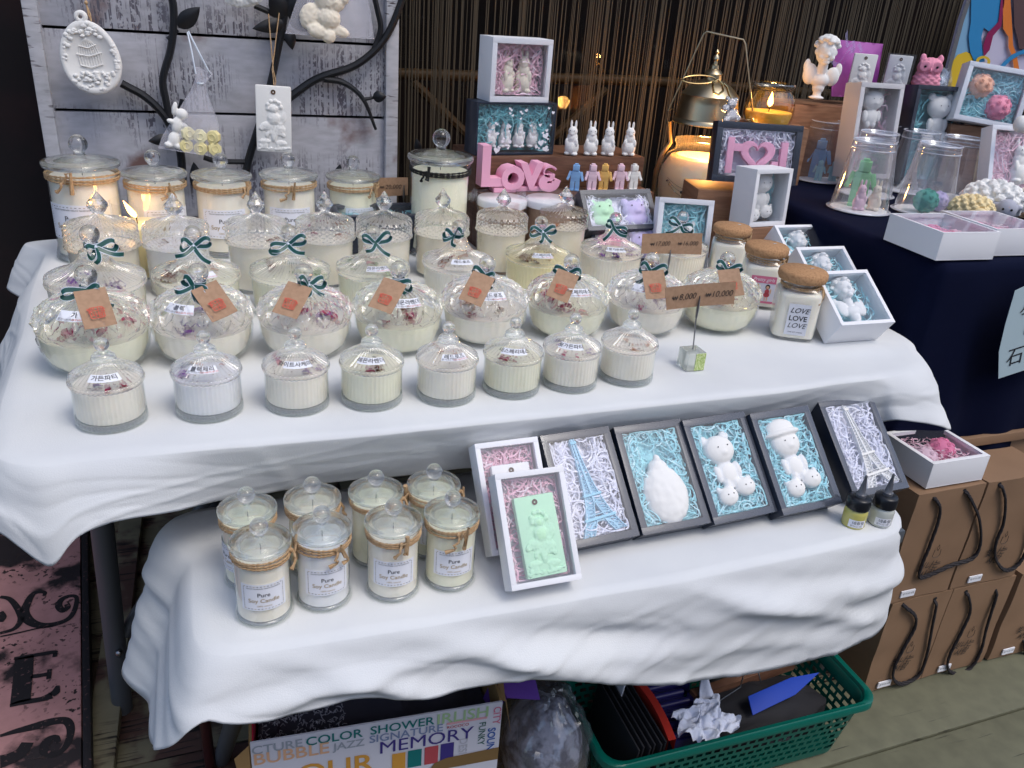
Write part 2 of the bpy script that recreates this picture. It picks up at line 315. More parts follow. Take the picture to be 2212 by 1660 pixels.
# ================================================================ SETTING
def boxmesh(name, d, m, bevel=0, c=(0, 0, 0)): return MB().box(c, d, m).mesh(name, bevel)
mat('street_wall', (.16, .15, .15), .9); mat('pane_dark', (.03, .03, .035), .1)
MT['street'] = mat('street', (.06, .06, .062), .9, bump=(60, .4, .01), var=((.04, .04, .042), 6, (1, 1, 1), .4, .6))
g = MB(); g.sheet(4, 4, lambda a, b: ((a-.5)*160, (b-.5)*160, -.16), 'street'); struct('ground', g.mesh('ground'))
dk = bpy.data.objects.new('deck', None); COL.objects.link(dk); dk['kind'] = 'structure'
put('joist', MB().box((.8, 1.4, -.10), (3.6, 2.1, .10), 'rubber').mesh('joist'), dk)
for i in range(9):
    y0 = .427+.18*i; w = .176
    m = 'deck_olive' if y0 < .8 else 'deck_wood'
    for (xa, xb) in (((-.9, .52), (.523, 2.6)) if i % 2 else ((-.9, .30), (.303, 2.6))):
        pm = MB(); rr = random.Random(i*7+int(xb*10))
        def pl(a, b, y0=y0, xa=xa, xb=xb): return (xa+(xb-xa)*a, y0+w*b, .0015*noise.noise(Vector((a*14, i*3.1, b*2))))
        pm.box(((xa+xb)/2, y0+w/2, -.0245), (xb-xa, w, .045), m); pm = pm.mesh('plank', .004)
        o = put('plank', pm, dk, Matrix.Translation((0, 0, rr.uniform(-.002, .0015))))
bm = MB().box((0, 0, .012), (.05, 1.3, .024), 'deck_wood').mesh('beam', .003)
single('floor_batten', 'narrow worn wooden batten lying on the deck between the pink sign and the table leg', 'batten', pose((-.232, 1.33, .0025), rad(-1.5)), bm)
# facade
fw = bpy.data.objects.new('facade_wall', None); COL.objects.link(fw); tag(fw, 'dark shopfront wall with a window opening behind the stall', 'wall')
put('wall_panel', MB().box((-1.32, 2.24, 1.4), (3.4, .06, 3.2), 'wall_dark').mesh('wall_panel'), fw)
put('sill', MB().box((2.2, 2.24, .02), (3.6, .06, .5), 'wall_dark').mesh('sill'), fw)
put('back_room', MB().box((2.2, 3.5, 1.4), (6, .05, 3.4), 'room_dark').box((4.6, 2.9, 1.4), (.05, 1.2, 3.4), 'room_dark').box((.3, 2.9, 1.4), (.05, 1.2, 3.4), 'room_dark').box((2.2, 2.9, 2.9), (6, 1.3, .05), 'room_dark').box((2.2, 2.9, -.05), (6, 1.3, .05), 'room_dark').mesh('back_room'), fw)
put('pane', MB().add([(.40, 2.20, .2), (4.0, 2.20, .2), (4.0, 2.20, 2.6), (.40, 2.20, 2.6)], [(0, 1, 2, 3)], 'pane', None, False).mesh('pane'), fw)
rl = MB().tube([(.3, 2.5, 1.015), (1.4, 2.5, 1.03), (2.8, 2.5, 1.0)], .016, 'rail', 12).mesh('rail')
single('wooden_rail', 'dim varnished handrail running behind the string curtain', 'rail', pose((0, 0, 0)), rl)
xb = MB().tube([(.62, 2.5, 1.0), (1.15, 2.5, .55)], .014, 'rail').tube([(1.25, 2.5, 1.0), (.75, 2.5, .55)], .014, 'rail').tube([(.55, 2.5, .56), (1.3, 2.5, .56)], .014, 'rail')
single('trestle_frame', 'crossed brown wooden trestle faintly seen behind the string curtain', 'trestle', pose((0, 0, 0)), xb.mesh('trestle_frame'))
sc = bpy.data.objects.new('string_curtain', None); COL.objects.link(sc); tag(sc, 'brown curtain of thin hanging strings behind the glass jars', 'curtain')
st = MB(); rr = random.Random(3); x = .43
while x < 3.1:
    gap = rr.choice((.0018, .0022, .003, .004, .006, .012)); x += gap*rr.uniform(.8, 1.3)
    y = 2.115+rr.uniform(-.012, .012); w = rr.uniform(.0007, .0015); dx = rr.uniform(-.006, .006); ph = rr.uniform(0, 6)
    pts = [(x+dx*k/5+.002*sin(ph+k), y+.002*cos(ph+k*1.3), 2.3-k*.38) for k in range(6)]
    vs = [];
    for p in pts: vs += [(p[0]-w, p[1], p[2]), (p[0]+w, p[1]-w*.6, p[2]), (p[0]+w*.2, p[1]+w, p[2])]
    st.add(vs, [(3*k+a, 3*k+(a+1) % 3, 3*k+3+(a+1) % 3, 3*k+3+a) for k in range(5) for a in range(3)], 'strings')
put('strings', st.mesh('strings'), sc, kind='stuff')
put('curtain_rod', MB().tube([(.35, 2.115, 2.31), (3.2, 2.115, 2.31)], .012, 'iron').mesh('curtain_rod'), sc)
# canopy and building, both added out of view to block sky light
cn = bpy.data.objects.new('blocker', None); COL.objects.link(cn); tag(cn, 'unseen added canopy projecting from the shopfront above the stall', 'blocker')
put('blocker_slab', MB().box((1.0, 2.05, 2.72), (6, .5, .03), 'wall_dark').mesh('blocker_slab'), cn)
put('blocker_lip', MB().box((1.0, 1.80, 2.66), (6, .02, .14), 'wall_dark').mesh('blocker_lip'), cn)
ob = bpy.data.objects.new('blocker_building', None); COL.objects.link(ob); tag(ob, 'unseen grey building added behind the viewer to cut low sky light', 'building')  # added out of view so light comes more from above
put('wall', MB().box((0, -9, 2.2), (44, .4, 5.0), 'street_wall').mesh('wall'), ob)
for i in range(-6, 7): put('window', MB().box((i*2.9, -8.78, 2.9), (1.4, .06, 1.5), 'pane_dark').mesh('window'), ob)
# whitewashed panel
pn = bpy.data.objects.new('wooden_screen', None); COL.objects.link(pn); pn.location = (0, 1.92, .5)
tag(pn, 'whitewashed grey wooden board panel with dark cracks behind the jars', 'panel')
zs = [.30, .575, .765, .965, 1.155, 1.40]
zz = sorted({round(PY(u, v, 1.92).z, 4) for u, v in ((300, 68), (300, 240), (300, 470))}); zz = [zz[0]-.5, zz[0]-.19, zz[0], zz[1], zz[2], zz[2]+.17, zz[2]+.36]
for a, b in zip(zz[:-1], zz[1:]):
    put('plank', MB().box((.075, 0, (a+b)/2-.5), (.672, .022, b-a-.0055), 'whitewash').mesh('plank', .0015), pn)
for x, w in ((-.262, .026), (.424, .028)):
    put('stile', MB().box((x, -.006, .45), (w, .045, 1.55), 'whitewash_post').mesh('stile', .003), pn)
put('backing', MB().box((.08, .018, .45), (.68, .008, 1.5), 'rubber').mesh('backing'), pn)
# iron tree on the panel (points are on the board's face)
YT = 1.885
def onp(u, v, y=YT): return PY(u, v, y)
def branch(pts, r0, r1, y=YT, n=8):
    c = [onp(u, v, y) for u, v in pts]; out = []
    for i in range(len(c)-1):
        a, b = c[i], c[i+1]; pa = c[i-1] if i else a*2-b; pb = c[i+2] if i+2 < len(c) else b*2-a
        for k in range(6):
            t = k/6; out.append(.5*((2*a)+(b-pa)*t+(2*pa-5*a+4*b-pb)*t*t+(3*a-pa-3*b+pb)*t**3))
    out.append(c[-1]); N = len(out)
    return MB().tube(out, [r0+(r1-r0)*i/(N-1) for i in range(N)], 'iron', n)
tr = bpy.data.objects.new('iron_tree', None); COL.objects.link(tr); tr.location = (0, 0, 0); tag(tr, 'black wrought iron tree with curling branches and leaves on the whitewashed panel', 'wall ornament')
put('trunk', branch([(530, 380), (540, 335), (575, 220), (600, 110), (625, -20), (640, -80)], .0085, .0065).mesh('trunk'), tr)
for pts, a, b in (([(262, 180), (315, 210), (355, 250), (375, 290), (390, 330), (395, 400)], .0055, .006), ([(350, -30), (372, 0), (375, 55), (368, 110), (352, 170), (358, 215), (370, 270)], .0052, .005),
                  ([(560, 262), (640, 200), (690, 168), (770, 140), (830, 85), (865, 10), (880, -50)], .0062, .0052), ([(700, 170), (745, 180), (785, 215), (812, 280)], .0055, .0022), ([(805, 115), (822, 65), (815, 20), (800, -40)], .0045, .004),
                  ([(440, 340), (470, 348), (530, 350)], .004, .004), ([(550, 12), (600, 35), (615, 50)], .004, .0045), ([(785, 215), (812, 210)], .003, .002), ([(362, 85), (385, 65)], .003, .002), ([(385, 265), (395, 215)], .005, .004)):
    put('branch', branch(pts, a*1.42, b*1.4, YT+.002).mesh('branch'), tr)
def leaf(px, tip, w):
    A = onp(*px, YT-.004); B = onp(*tip, YT-.012); d = B-A; L = d.length; d.normalize(); s_ = Vector((-d.z, 0, d.x))
    def fn(a, b): t = b; ww = w*sin(pi*min(1, t**.85))**.8*(1-.25*t); return A+d*(L*t)+s_*((a-.5)*2*ww)+Vector((0, -.006*(1-(2*a-1)**2)*sin(pi*t), 0))
    mb = MB(); mb.sheet(6, 10, fn, 'iron'); f2 = lambda a, b: fn(a, b)+Vector((0, .0015, 0)); mb.sheet(6, 10, lambda a, b: f2(1-a, b), 'iron'); put('leaf', mb.mesh('leaf'), tr)
for a, b, w in (((385, 60), (432, 15), .018), ((805, 210), (835, 208), .014), ((375, 300), (320, 305), .014), ((620, 50), (545, 62), .016), ((625, 48), (690, 60), .015), ((622, 60), (632, 108), .014), ((615, 45), (585, -25), .022), ((628, 45), (660, -20), .022), ((430, 415), (418, 350), .016), ((285, 430), (293, 385), .014), ((725, 395), (735, 355), .012), ((905, 330), (900, 300), .01)): leaf(a, b, w)
# pink sign board lying at the left
A = P(185, 1660, .02); B_ = P(180, 1165, .02); d = (B_-A); L = d.length*1.3; yaw = math.atan2(-d.x, d.y)
sgM = Matrix.Translation(A-d*.18+Vector((0, 0, .018))) @ Matrix.Rotation(yaw, 4, 'Z')
sg = bpy.data.objects.new('pink_sign', None); COL.objects.link(sg); sg.matrix_world = sgM
tag(sg, 'weathered pink sign board with black letter E and scrolls lying at lower left', 'sign')
put('board', MB().box((-.30, L/2, 0), (.596, L, .03), 'pink_board').mesh('board', .003), sg)
put('frame_edge', MB().box((.0065, L/2, -.002), (.013, L, .034), 'board_black').box((-.3, L+.008, -.002), (.62, .016, .034), 'board_black').mesh('frame_edge', .002), sg)
Mi = sgM.inverted()
def loc_(u, v, z=.0545): q = P(u, v, z); q = Mi @ q; return q
def flatstroke(mb, px, w, m, z=.0545):
    pts = [loc_(u, v, z) for u, v in px]; c = []
    for i in range(len(pts)-1):
        a, b = pts[i], pts[i+1]; pa = pts[i-1] if i else a*2-b; pb = pts[i+2] if i+2 < len(pts) else b*2-a
        for k in range(6): t = k/6; c.append(.5*((2*a)+(b-pa)*t+(2*pa-5*a+4*b-pb)*t*t+(3*a-pa-3*b+pb)*t**3))
    c.append(pts[-1]); ws = w if isinstance(w, (list, tuple)) else [w, w]
    L_, N = [], len(c)
    for i, p in enumerate(c):
        dd = (c[min(i+1, N-1)]-c[max(i-1, 0)]); dd.z = 0; dd.normalize(); t = i/(N-1)*(len(ws)-1); k = min(int(t), len(ws)-2); ww = ws[k]+(ws[k+1]-ws[k])*(t-k)
        nn = Vector((-dd.y, dd.x, 0))*ww; L_ += [tuple(p+nn), tuple(p-nn)]
    mb.add(L_, [(2*i, 2*i+1, 2*i+3, 2*i+2) for i in range(N-1)], m, None, False)
def Zs(x, y): return (x/2.66*.9357, (1150+y/2.66)*.9357)
E_ = MB()
for px, w in (([(150, 975), (140, 1100), (125, 1255)], .016), ([(85, 985), (150, 975), (240, 960), (330, 945), (345, 950)], [.004, .005, .005, .004]), ([(340, 950), (335, 975)], .004), ([(60, 1275), (130, 1255), (250, 1235), (320, 1210)], [.004, .006, .006, .009]), ([(355, 1150), (340, 1190), (318, 1212)], [.003, .008, .006]), ([(190, 1095), (240, 1090), (290, 1080)], .005), ([(305, 1050), (298, 1110)], .004)):
    flatstroke(E_, [Zs(*p) for p in px], w, 'board_black')
put('letter', E_.mesh('letter'), sg)
S_ = MB()
for px, w in (([(0, 605), (60, 620), (110, 680), (130, 740), (90, 800), (0, 830)], [.004, .007, .004]), ([(270, 600), (275, 580), (240, 575), (200, 590), (170, 640), (150, 700), (175, 750), (240, 780), (330, 775), (420, 740), (460, 680), (470, 610), (430, 600), (380, 620), (360, 660), (385, 690), (415, 670), (410, 650)], [.003, .006, .010, .006, .004, .007, .005]),
              ([(0, 1460), (100, 1430), (220, 1400), (330, 1370), (410, 1370), (435, 1430), (400, 1530), (330, 1575), (270, 1550), (290, 1490), (340, 1470), (360, 1500)], [.003, .009, .007, .005, .008, .004]), ([(170, 1500), (130, 1560), (60, 1600), (0, 1620)], [.01, .014]), ([(0, 850), (120, 825), (250, 795), (330, 780)], .002), ([(0, 700), (20, 730), (0, 760)], .006)):
    flatstroke(S_, [Zs(*p) for p in px], w, 'board_black', .0542)
put('scroll_ornament', S_.mesh('scroll_ornament'), sg, kind='stuff')
ZL = .59      # height of the low table
# ---------------------------------------------------------------- tables
def tube_mesh(name, pts, r, m, n=12): return MB().tube(pts, r, m, n).mesh(name)
ft = bpy.data.objects.new('folding_table', None); COL.objects.link(ft); tag(ft, 'large folding table with thick grey tube legs under the upper white cloth', 'table')
put('table_top', MB().box((.44, 1.42, .727), (1.24, .76, .03), 'leg_grey').mesh('table_top', .004), ft)
foot = P(265, 1530, .0)
put('leg', MB().tube([foot+Vector((0, 0, .0)), foot+(PY(205, 1000, 1.20)-foot)*1.0], .0175, 'leg_grey', 16).ball(tuple(PY(258, 1400, 1.245)+Vector((.0, -.012, 0))), .006, 'steel').mesh('leg'), ft)
put('brace', tube_mesh('brace', [PY(268, 1370, 1.26), PY(420, 1120, 1.30), PY(560, 900, 1.33)], .011, 'leg_grey'), ft)
for xx, yy in ((-.02, 1.70), (1.0, 1.70), (1.0, 1.10)): put('leg', tube_mesh('leg', [(xx, yy, 0), (xx-.02, yy-.1, .72)], .0175, 'leg_grey'), ft)
lt = bpy.data.objects.new('bench_table', None); COL.objects.link(lt); tag(lt, 'low folding table with grey legs under the lower white cloth', 'table')
put('table_top', MB().box((.458, .870, ZL-.018), (.95, .29, .024), 'leg_grey').mesh('table_top', .004), lt)
for a, b in (((P(478, 1640, .0)+Vector((0, 0, .0))), (.03, .78, ZL-.03)), ((1.16, 1.0, 0), (.90, .80, ZL-.03)), ((.06, .99, 0), (.06, .99, ZL-.03)), ((.88, .99, 0), (.88, .99, ZL-.03))):
    put('leg', tube_mesh('leg', [a, b], .014, 'leg_grey'), lt)
q = P(455, 1659, 0)
single('red_pole', 'thin dark red metal pole beside the low table leg', 'pole', pose((0, 0, 0)), tube_mesh('red_pole', [q, q+Vector((.005, -.1, .50))], .009, 'red_pole'))
def drape(name, label, mt, zt, stn, folds, step=.006, seed=0, top_amp=.0012):
    E = [Vector((s[0], s[1], 0)) for s in stn]; H = [Vector(s[2:5]) for s in stn]; n = len(stn)
    def cr(a, b, c, d, t): return .5*((2*b)+(c-a)*t+(2*a-5*b+4*c-d)*t*t+(3*b-a-3*c+d)*t**3)
    pe, ph, ss = [], [], []; s = 0
    for i in range(n):
        a, b, c, d = E[i-1], E[i], E[(i+1) % n], E[(i+2) % n]; h = [H[i-1], H[i], H[(i+1) % n], H[(i+2) % n]]
        k = max(2, int(max((c-b).length, (h[2]-h[1]).length)/step))
        for j in range(k):
            t = j/k; pe.append(cr(a, b, c, d, t) if (c-b).length < .2 else b.lerp(c, t)); ph.append(cr(*h, t) if (h[2]-h[1]).length < .25 else h[1].lerp(h[2], t)); ss.append(s); s += max((c-b).length, (h[2]-h[1]).length)/k
    N = len(pe)
    nr = []
    for i in range(N):
        t = pe[(i+3) % N]-pe[i-3]; t.z = 0; nr.append(Vector((t.y, -t.x, 0)).normalized())
    cen = sum(pe, Vector())/N; vs = []; rows = []
    xs_ = [p.x for p in pe]; ys_ = [p.y for p in pe]; ym = (min(ys_)+max(ys_))/2; hw = (max(ys_)-min(ys_))/2; xa_, xb_ = min(xs_)+hw*.9, max(xs_)-hw*.9
    if xa_ > xb_: xa_ = xb_ = (xa_+xb_)/2
    for o in (.999, .8, .6, .45, .32, .22, .15, .10, .06, .03, .012):
        r = []
        for i in range(N):
            b0 = pe[i]-nr[i]*.006; q = Vector((min(max(b0.x, xa_), xb_), ym, 0)); p = b0.lerp(q, o)
            p = Vector((p.x, p.y, zt-.0006 + top_amp*noise.noise(Vector((p.x*14+seed, p.y*14, 3)))+top_amp*.7*(1-abs(noise.noise(Vector((p.x*5+seed, p.y*8, 8))))*2)**6)); vs.append(tuple(p)); r.append(len(vs)-1)
        rows.append(r)
    T = 30
    for k in range(T+1):
        t = (k/T)**1.15; r = []
        for i in range(N):
            e, h = pe[i], ph[i]; hd = zt-h.z
            z = zt-.003-(hd-.003)*t; dz = (zt-z); tuck = max(0, min(1, .5-(h-e).dot(nr[i])/.06))
            hor = 1-math.exp(-dz*110); hf = t*tuck+(1-tuck)*min(1, hor*.22+.78*t)
            xy = e.lerp(Vector((h.x, h.y, 0)), hf); f = folds(ss[i], t, dz, pe[i])*(1-.4*tuck)+.006*hor*tuck
            p = xy+nr[i]*f; vs.append((p.x, p.y, z)); r.append(len(vs)-1)
        rows.append(r)
    fs = []
    for a, b in zip(rows[:-1], rows[1:]): fs += [(b[i], b[(i+1) % N], a[(i+1) % N], a[i]) for i in range(N)]
    # turned hem
    r = []
    for i in range(N):
        v = Vector(vs[rows[-1][i]])-nr[i]*.003; vs.append((v.x, v.y, v.z+.0005)); r.append(len(vs)-1)
    fs += [(r[i], r[(i+1) % N], rows[-1][(i+1) % N], rows[-1][i]) for i in range(N)]
    mb = MB(); mb.add(vs, fs, mt); inner = rows[0]
    me = mb.mesh(name, ang=180); return single(name, label, 'tablecloth', pose((0, 0, 0)), me)
def nz(x, y, z=0): return noise.noise(Vector((x, y, z)))
def fold_up(s, t, dz, e):
    f = .010*nz(s*4.2+3, t*.8, 1)*t + .006*nz(s*11, t*1.6+2, 4)*t**.7
    f += .0045*nz(s*3+t*2.0, t*1.2-s*2, 9)*min(1, dz*18)
    for s0, w_, a in ((1.30, .012, .004), (1.52, .02, -.004), (1.74, .012, .004)): f += a*math.exp(-((s-s0-t*.05)/w_)**2)*t**.5
    f += .0022*max(0, 1-abs(nz(s*5+t*2, t*1.5+s, 21))*2.4)**5*min(1, dz*30)-.0016*max(0, 1-abs(nz(s*8-t*2, t*2, 27))*2.4)**5*min(1, dz*30)
    return f + .003
UPST = [(-0.262, 1.8, -0.3, 1.82, 0.66), (-0.268, 1.7, -0.315, 1.68, 0.655), (-0.262, 1.5, -0.33, 1.5, 0.655), (-0.25, 1.3, -0.3, 1.3, 0.66), (-0.243, 1.1, -0.295, 1.1, 0.67), (-0.235, 0.96, -0.275, 0.95, 0.683), (-0.222, 0.925, -0.235, 0.885, 0.672), (-0.19, 0.905, -0.19, 0.856, 0.64), (-0.15, 0.903, -0.157, 0.862, 0.672), (-0.1, 0.902, -0.115, 0.866, 0.683), (-0.05, 0.898, -0.0595, 0.885, 0.6751), (0, 0.896, -0.0011, 0.915, 0.6651), (0.07, 0.893, 0.0723, 0.93, 0.6598), (0.14, 0.89, 0.1464, 0.935, 0.6599), (0.21, 0.888, 0.2256, 0.935, 0.6567), (0.3, 0.888, 0.3254, 0.935, 0.6534), (0.42, 0.888, 0.4556, 0.935, 0.648), (0.55, 0.888, 0.5749, 0.935, 0.6426), (0.68, 0.888, 0.7159, 0.935, 0.6426), (0.8, 0.888, 0.8352, 0.935, 0.6426), (0.9, 0.896, 0.9278, 0.93, 0.6458), (0.97, 0.896, 0.9971, 0.9, 0.6653), (1.0, 0.902, 1.02, 0.872, 0.682), (1.05, 0.908, 1.085, 0.862, 0.672), (1.105, 0.935, 1.135, 0.872, 0.655), (1.135, 0.98, 1.165, 0.96, 0.665), (1.165, 1.05, 1.2, 1.05, 0.66), (1.175, 1.3, 1.205, 1.3, 0.65), (1.175, 1.6, 1.205, 1.6, 0.65), (1.165, 1.8, 1.2, 1.83, 0.65), (0.4, 1.83, 0.4, 1.86, 0.62)]
drape('tablecloth', 'large white cloth over the upper table holding rows of crystal candle jars', 'cloth', .75, UPST, fold_up, seed=1)
def fold_lo(s, t, dz, e):
    x = e.x/.88; dz = dz/.88; g = min(1, dz*14)
    f = .011*nz(x*3.1+2, dz*3, 1)*g
    # swags running down to the right
    for x0, z0, sl, wd, am in ((.10, .03, -.55, .016, .013), (.26, .02, -.50, .020, .016), (.40, .04, -.36, .022, -.012), (.62, .01, -.42, .018, .017), (.52, .10, -.22, .02, .012), (.75, .06, -.12, .02, .010), (.90, .09, .05, .02, .008), (.05, .06, .1, .012, .012)):
        dd = (dz-z0)-(x-x0)*(-sl)*.9
        if -.30 < x-x0 < .45: f += am*math.exp(-(dd/wd)**2)*g*max(0, 1-abs(x-x0-.08)/.42)
    f += .0055*nz(x*2.2, (dz+x*.28)*24, 7)*g+.0030*nz(x*3.5+5, (dz-x*.16)*38, 5)*g+.0014*nz(x*7, (dz+x*.5)*80, 3)*g
    f += .0032*max(0, 1-abs(nz(x*3.2, (dz+x*.33)*13, 31))*2.6)**5*g-.0022*max(0, 1-abs(nz(x*5, (dz-x*.2)*18, 37))*2.6)**5*g
    return f+.004
LOST = [(-0.0308, 1.012, -0.1056, 1.0032, 0.3788), (-0.0334, 0.8976, -0.11, 0.88, 0.3876), (-0.0352, 0.8184, -0.1038, 0.792, 0.414), (-0.0352, 0.77, -0.088, 0.7304, 0.4668), (-0.0264, 0.7436, -0.0686, 0.6996, 0.5038), (-0.0106, 0.7322, -0.0396, 0.697, 0.5346), (0.0106, 0.7286, -0.0106, 0.6934, 0.5284), (0.0528, 0.7251, 0.044, 0.6934, 0.5187), (0.1144, 0.7216, 0.1144, 0.6917, 0.5178), (0.2288, 0.7172, 0.227, 0.6917, 0.5055), (0.352, 0.7146, 0.3476, 0.6917, 0.4967), (0.4136, 0.7146, 0.4092, 0.6899, 0.4791), (0.528, 0.7128, 0.5298, 0.6882, 0.4386), (0.6336, 0.7146, 0.6327, 0.6882, 0.4193), (0.7392, 0.7172, 0.741, 0.6899, 0.4105), (0.836, 0.7216, 0.836, 0.6917, 0.4105), (0.8932, 0.726, 0.8932, 0.6952, 0.4184), (0.9284, 0.741, 0.9222, 0.7084, 0.436), (0.9486, 0.77, 0.9346, 0.748, 0.4492), (0.9548, 0.836, 0.9548, 0.836, 0.4404), (0.9548, 1.0032, 0.9592, 1.0032, 0.4404), (0.44, 1.0208, 0.44, 1.0296, 0.458)]
drape('tablecloth', 'white cloth over the low front table with wrinkled hanging front edge', 'cloth', ZL, LOST, fold_lo, seed=5)
nt = bpy.data.objects.new('display_table', None); COL.objects.link(nt); tag(nt, 'tall table hidden under the dark navy cloth at right', 'table')
put('table_top', MB().box((1.86, 1.50, .86), (1.2, .84, .03), 'leg_grey').mesh('table_top', .004), nt)
for xx, yy in ((1.3, 1.12), (2.4, 1.12), (1.3, 1.88), (2.4, 1.88)): put('leg', tube_mesh('leg', [(xx, yy, 0), (xx, yy, .85)], .016, 'leg_grey'), nt)
def fold_nv(s, t, dz, e): return (.016*sin(s*38+2*nz(s*3, t*.5))+.012*nz(s*9, t*.6, 3))*t**.8+.004
NVST = [(1.235, 1.95, 1.21, 1.96, .12), (1.225, 1.5, 1.20, 1.5, .10), (1.215, 1.15, 1.19, 1.14, .10), (1.225, 1.065, 1.20, 1.04, .10), (1.28, 1.045, 1.26, 1.02, .10), (1.6, 1.04, 1.6, 1.015, .10), (2.4, 1.04, 2.4, 1.01, .10), (2.48, 1.07, 2.51, 1.05, .10), (2.49, 1.5, 2.52, 1.5, .10), (2.48, 1.95, 2.5, 1.96, .1)]
drape('tablecloth', 'dark navy cloth hanging to the ground over the right hand table', 'navy', .88, NVST, fold_nv, seed=9, step=.01)
# paper price notice on the navy cloth
u0 = [(2157, 818), (2212, 800), (2300, 775), (2300, 590), (2212, 619), (2193, 628), (2172, 700), (2158, 760)]
YS = .985
pc = [PY(u, v, YS) for u, v in u0]; pb = MB()
n_ = len(pc); pb.add([tuple(p) for p in pc]+[tuple(p+Vector((0, .0006, 0))) for p in pc], [tuple(range(n_))]+[(i, n_+i, n_+(i+1) % n_, (i+1) % n_) for i in range(n_)], 'sign_paper', None, False)
pp = MB(); a = PY(2202, 680, YS); b = PY(2240, 668, YS); ex = (b-a).normalized(); ez = Vector((0, -1, 0)); ey = Vector((ex.z*-1, 0, ex.x))
TM = Matrix((ex, ey, -Vector((0, 1, 0)))).transposed().to_4x4()
for tx, u, v, sz in (('석고', 2232, 668, .036), ('1개', 2228, 708, .032), ('石膏', 2212, 765, .042)):
    M_ = TM.copy(); M_.translation = PY(u, v, YS-.0006); write(pp, tx, sz, 'ink', T=M_, align='CENTER')
e = bpy.data.objects.new('paper_notice', None); COL.objects.link(e); tag(e, 'handwritten pale paper notice hanging on the navy cloth at right', 'notice')
put('paper', pb.mesh('paper'), e); put('lettering', pp.mesh('lettering'), e)
# poster board at the top right
YP = 1.98
pz = bpy.data.objects.new('poster_board', None); COL.objects.link(pz); tag(pz, 'colourful abstract poster board of blue, yellow, orange and maroon bands at top right', 'poster')
def Zp(x, y): return ((x/3.687+1764)*.9357, (y/3.687+50)*.9357)
def pl_(pts, dy): return [PY(*Zp(*p), YP-dy) for p in pts]
def shape(pts, m, dy, mb):
    c = pl_(pts, dy); mb.add([tuple(p) for p in c], [tuple(range(len(c)))], m, None, False)
base = [(1520, 700), (1590, 380), (1690, 0), (1790, -300), (3300, -300), (3300, 700)]
mb = MB(); c = pl_(base, 0); n_ = len(c); mb.add([tuple(p) for p in c]+[tuple(p+Vector((0, .02, 0))) for p in c], [tuple(range(n_))]+[(i, n_+i, n_+(i+1) % n_, (i+1) % n_) for i in range(n_)], 'ps_lilac', None, False); put('board', mb.mesh('board'), pz)
mb = MB(); shape([(1495, 700), (1565, 380), (1665, 0), (1765, -300), (1800, -300), (1700, 0), (1600, 380), (1530, 700)], 'ps_frame', .004, mb); put('frame', mb.mesh('frame'), pz)
mb = MB(); shape([(1530, 640), (1600, 380), (1700, 0), (1790, -300), (1890, -300), (1800, 0), (1800, 300), (1770, 640)], 'ps_sky', .002, mb)
shape([(1530, 700), (1610, 330), (1650, 280), (1720, 255), (1760, 275), (1800, 340), (1860, 420), (1760, 700)], 'ps_yellow', .004, mb)
shape([(1765, -300), (1760, 0), (1740, 130), (1755, 260), (1795, 350), (1880, 340), (1855, 220), (1850, 130), (1870, 50), (1920, 90), (2010, 0), (2060, -300)], 'ps_blue', .006, mb)
shape([(1995, 0), (1900, 100), (1865, 200), (1870, 300), (1920, 240), (1950, 120), (2020, 40), (2060, -300), (2030, -300)], 'ps_maroon', .008, mb)
shape([(2030, -300), (2035, 60), (2080, 130), (2080, 220), (2110, 290), (2130, 420), (2175, 420), (2150, 280), (2120, 200), (2115, 90), (2090, -300)], 'ps_orange', .008, mb)
shape([(2120, -300), (2130, 40), (2160, 150), (2170, 230), (2260, 240), (2500, 100), (2500, -300)], 'ps_brown', .010, mb)
shape([(2300, 220), (2200, 240), (2110, 280), (2040, 340), (1990, 400), (2030, 400), (2100, 330), (2180, 280), (2300, 260)], 'ps_blue', .012, mb)
put('print', mb.mesh('print'), pz)
rg_ = [(1865+62*cos(a*pi/8), 340+50*sin(a*pi/8)) for a in range(17)]; ri_ = [(1865+36*cos(a*pi/8), 340+28*sin(a*pi/8)) for a in range(17)]
mb = MB(); A_ = pl_(rg_, .011); B2 = pl_(ri_, .011); mb.add([tuple(p) for p in A_+B2], [(i, i+1, 18+i, 17+i) for i in range(16)], 'ps_yellow', None, False); put('ring_print', mb.mesh('ring_print'), pz)
# ================================================================ JAR PARTS
def ribs(n, amp, kind=0):
    def f(a, i, r, z): return (r*(1+amp*(abs(cos(n*a/2))*2-1)), z) if kind == 0 else (r*(1+amp*cos(n*a)), z)
    return f
def knob_ball(z, r, m='crystal_knob', n=20): return MB().ball((0, 0, z), r, m, n=n, k=14)
def sticker(text, w, h, surf, size, m2=None, sub=True, name='label'):
    mb = MB(); patch(mb, w, h, surf, 'label', .0008)
    t = MB(); write(t, text, size, 'ink', at=(0, h*.08 if sub else 0), z=.0013, surf=lambda x, y, z: surf(x, y, z), bold=.01)
    if sub: write(t, '향기나는사람', size*.42, 'ink', at=(-w*.22, -h*.33), z=.0013, surf=lambda x, y, z: surf(x, y, z)); write(t, '010 6675 8132', size*.42, 'ink_red', at=(w*.22, -h*.33), z=.0013, surf=lambda x, y, z: surf(x, y, z))
    return ('label', mb.mesh('label'), [('lettering', t.mesh('lettering'))])
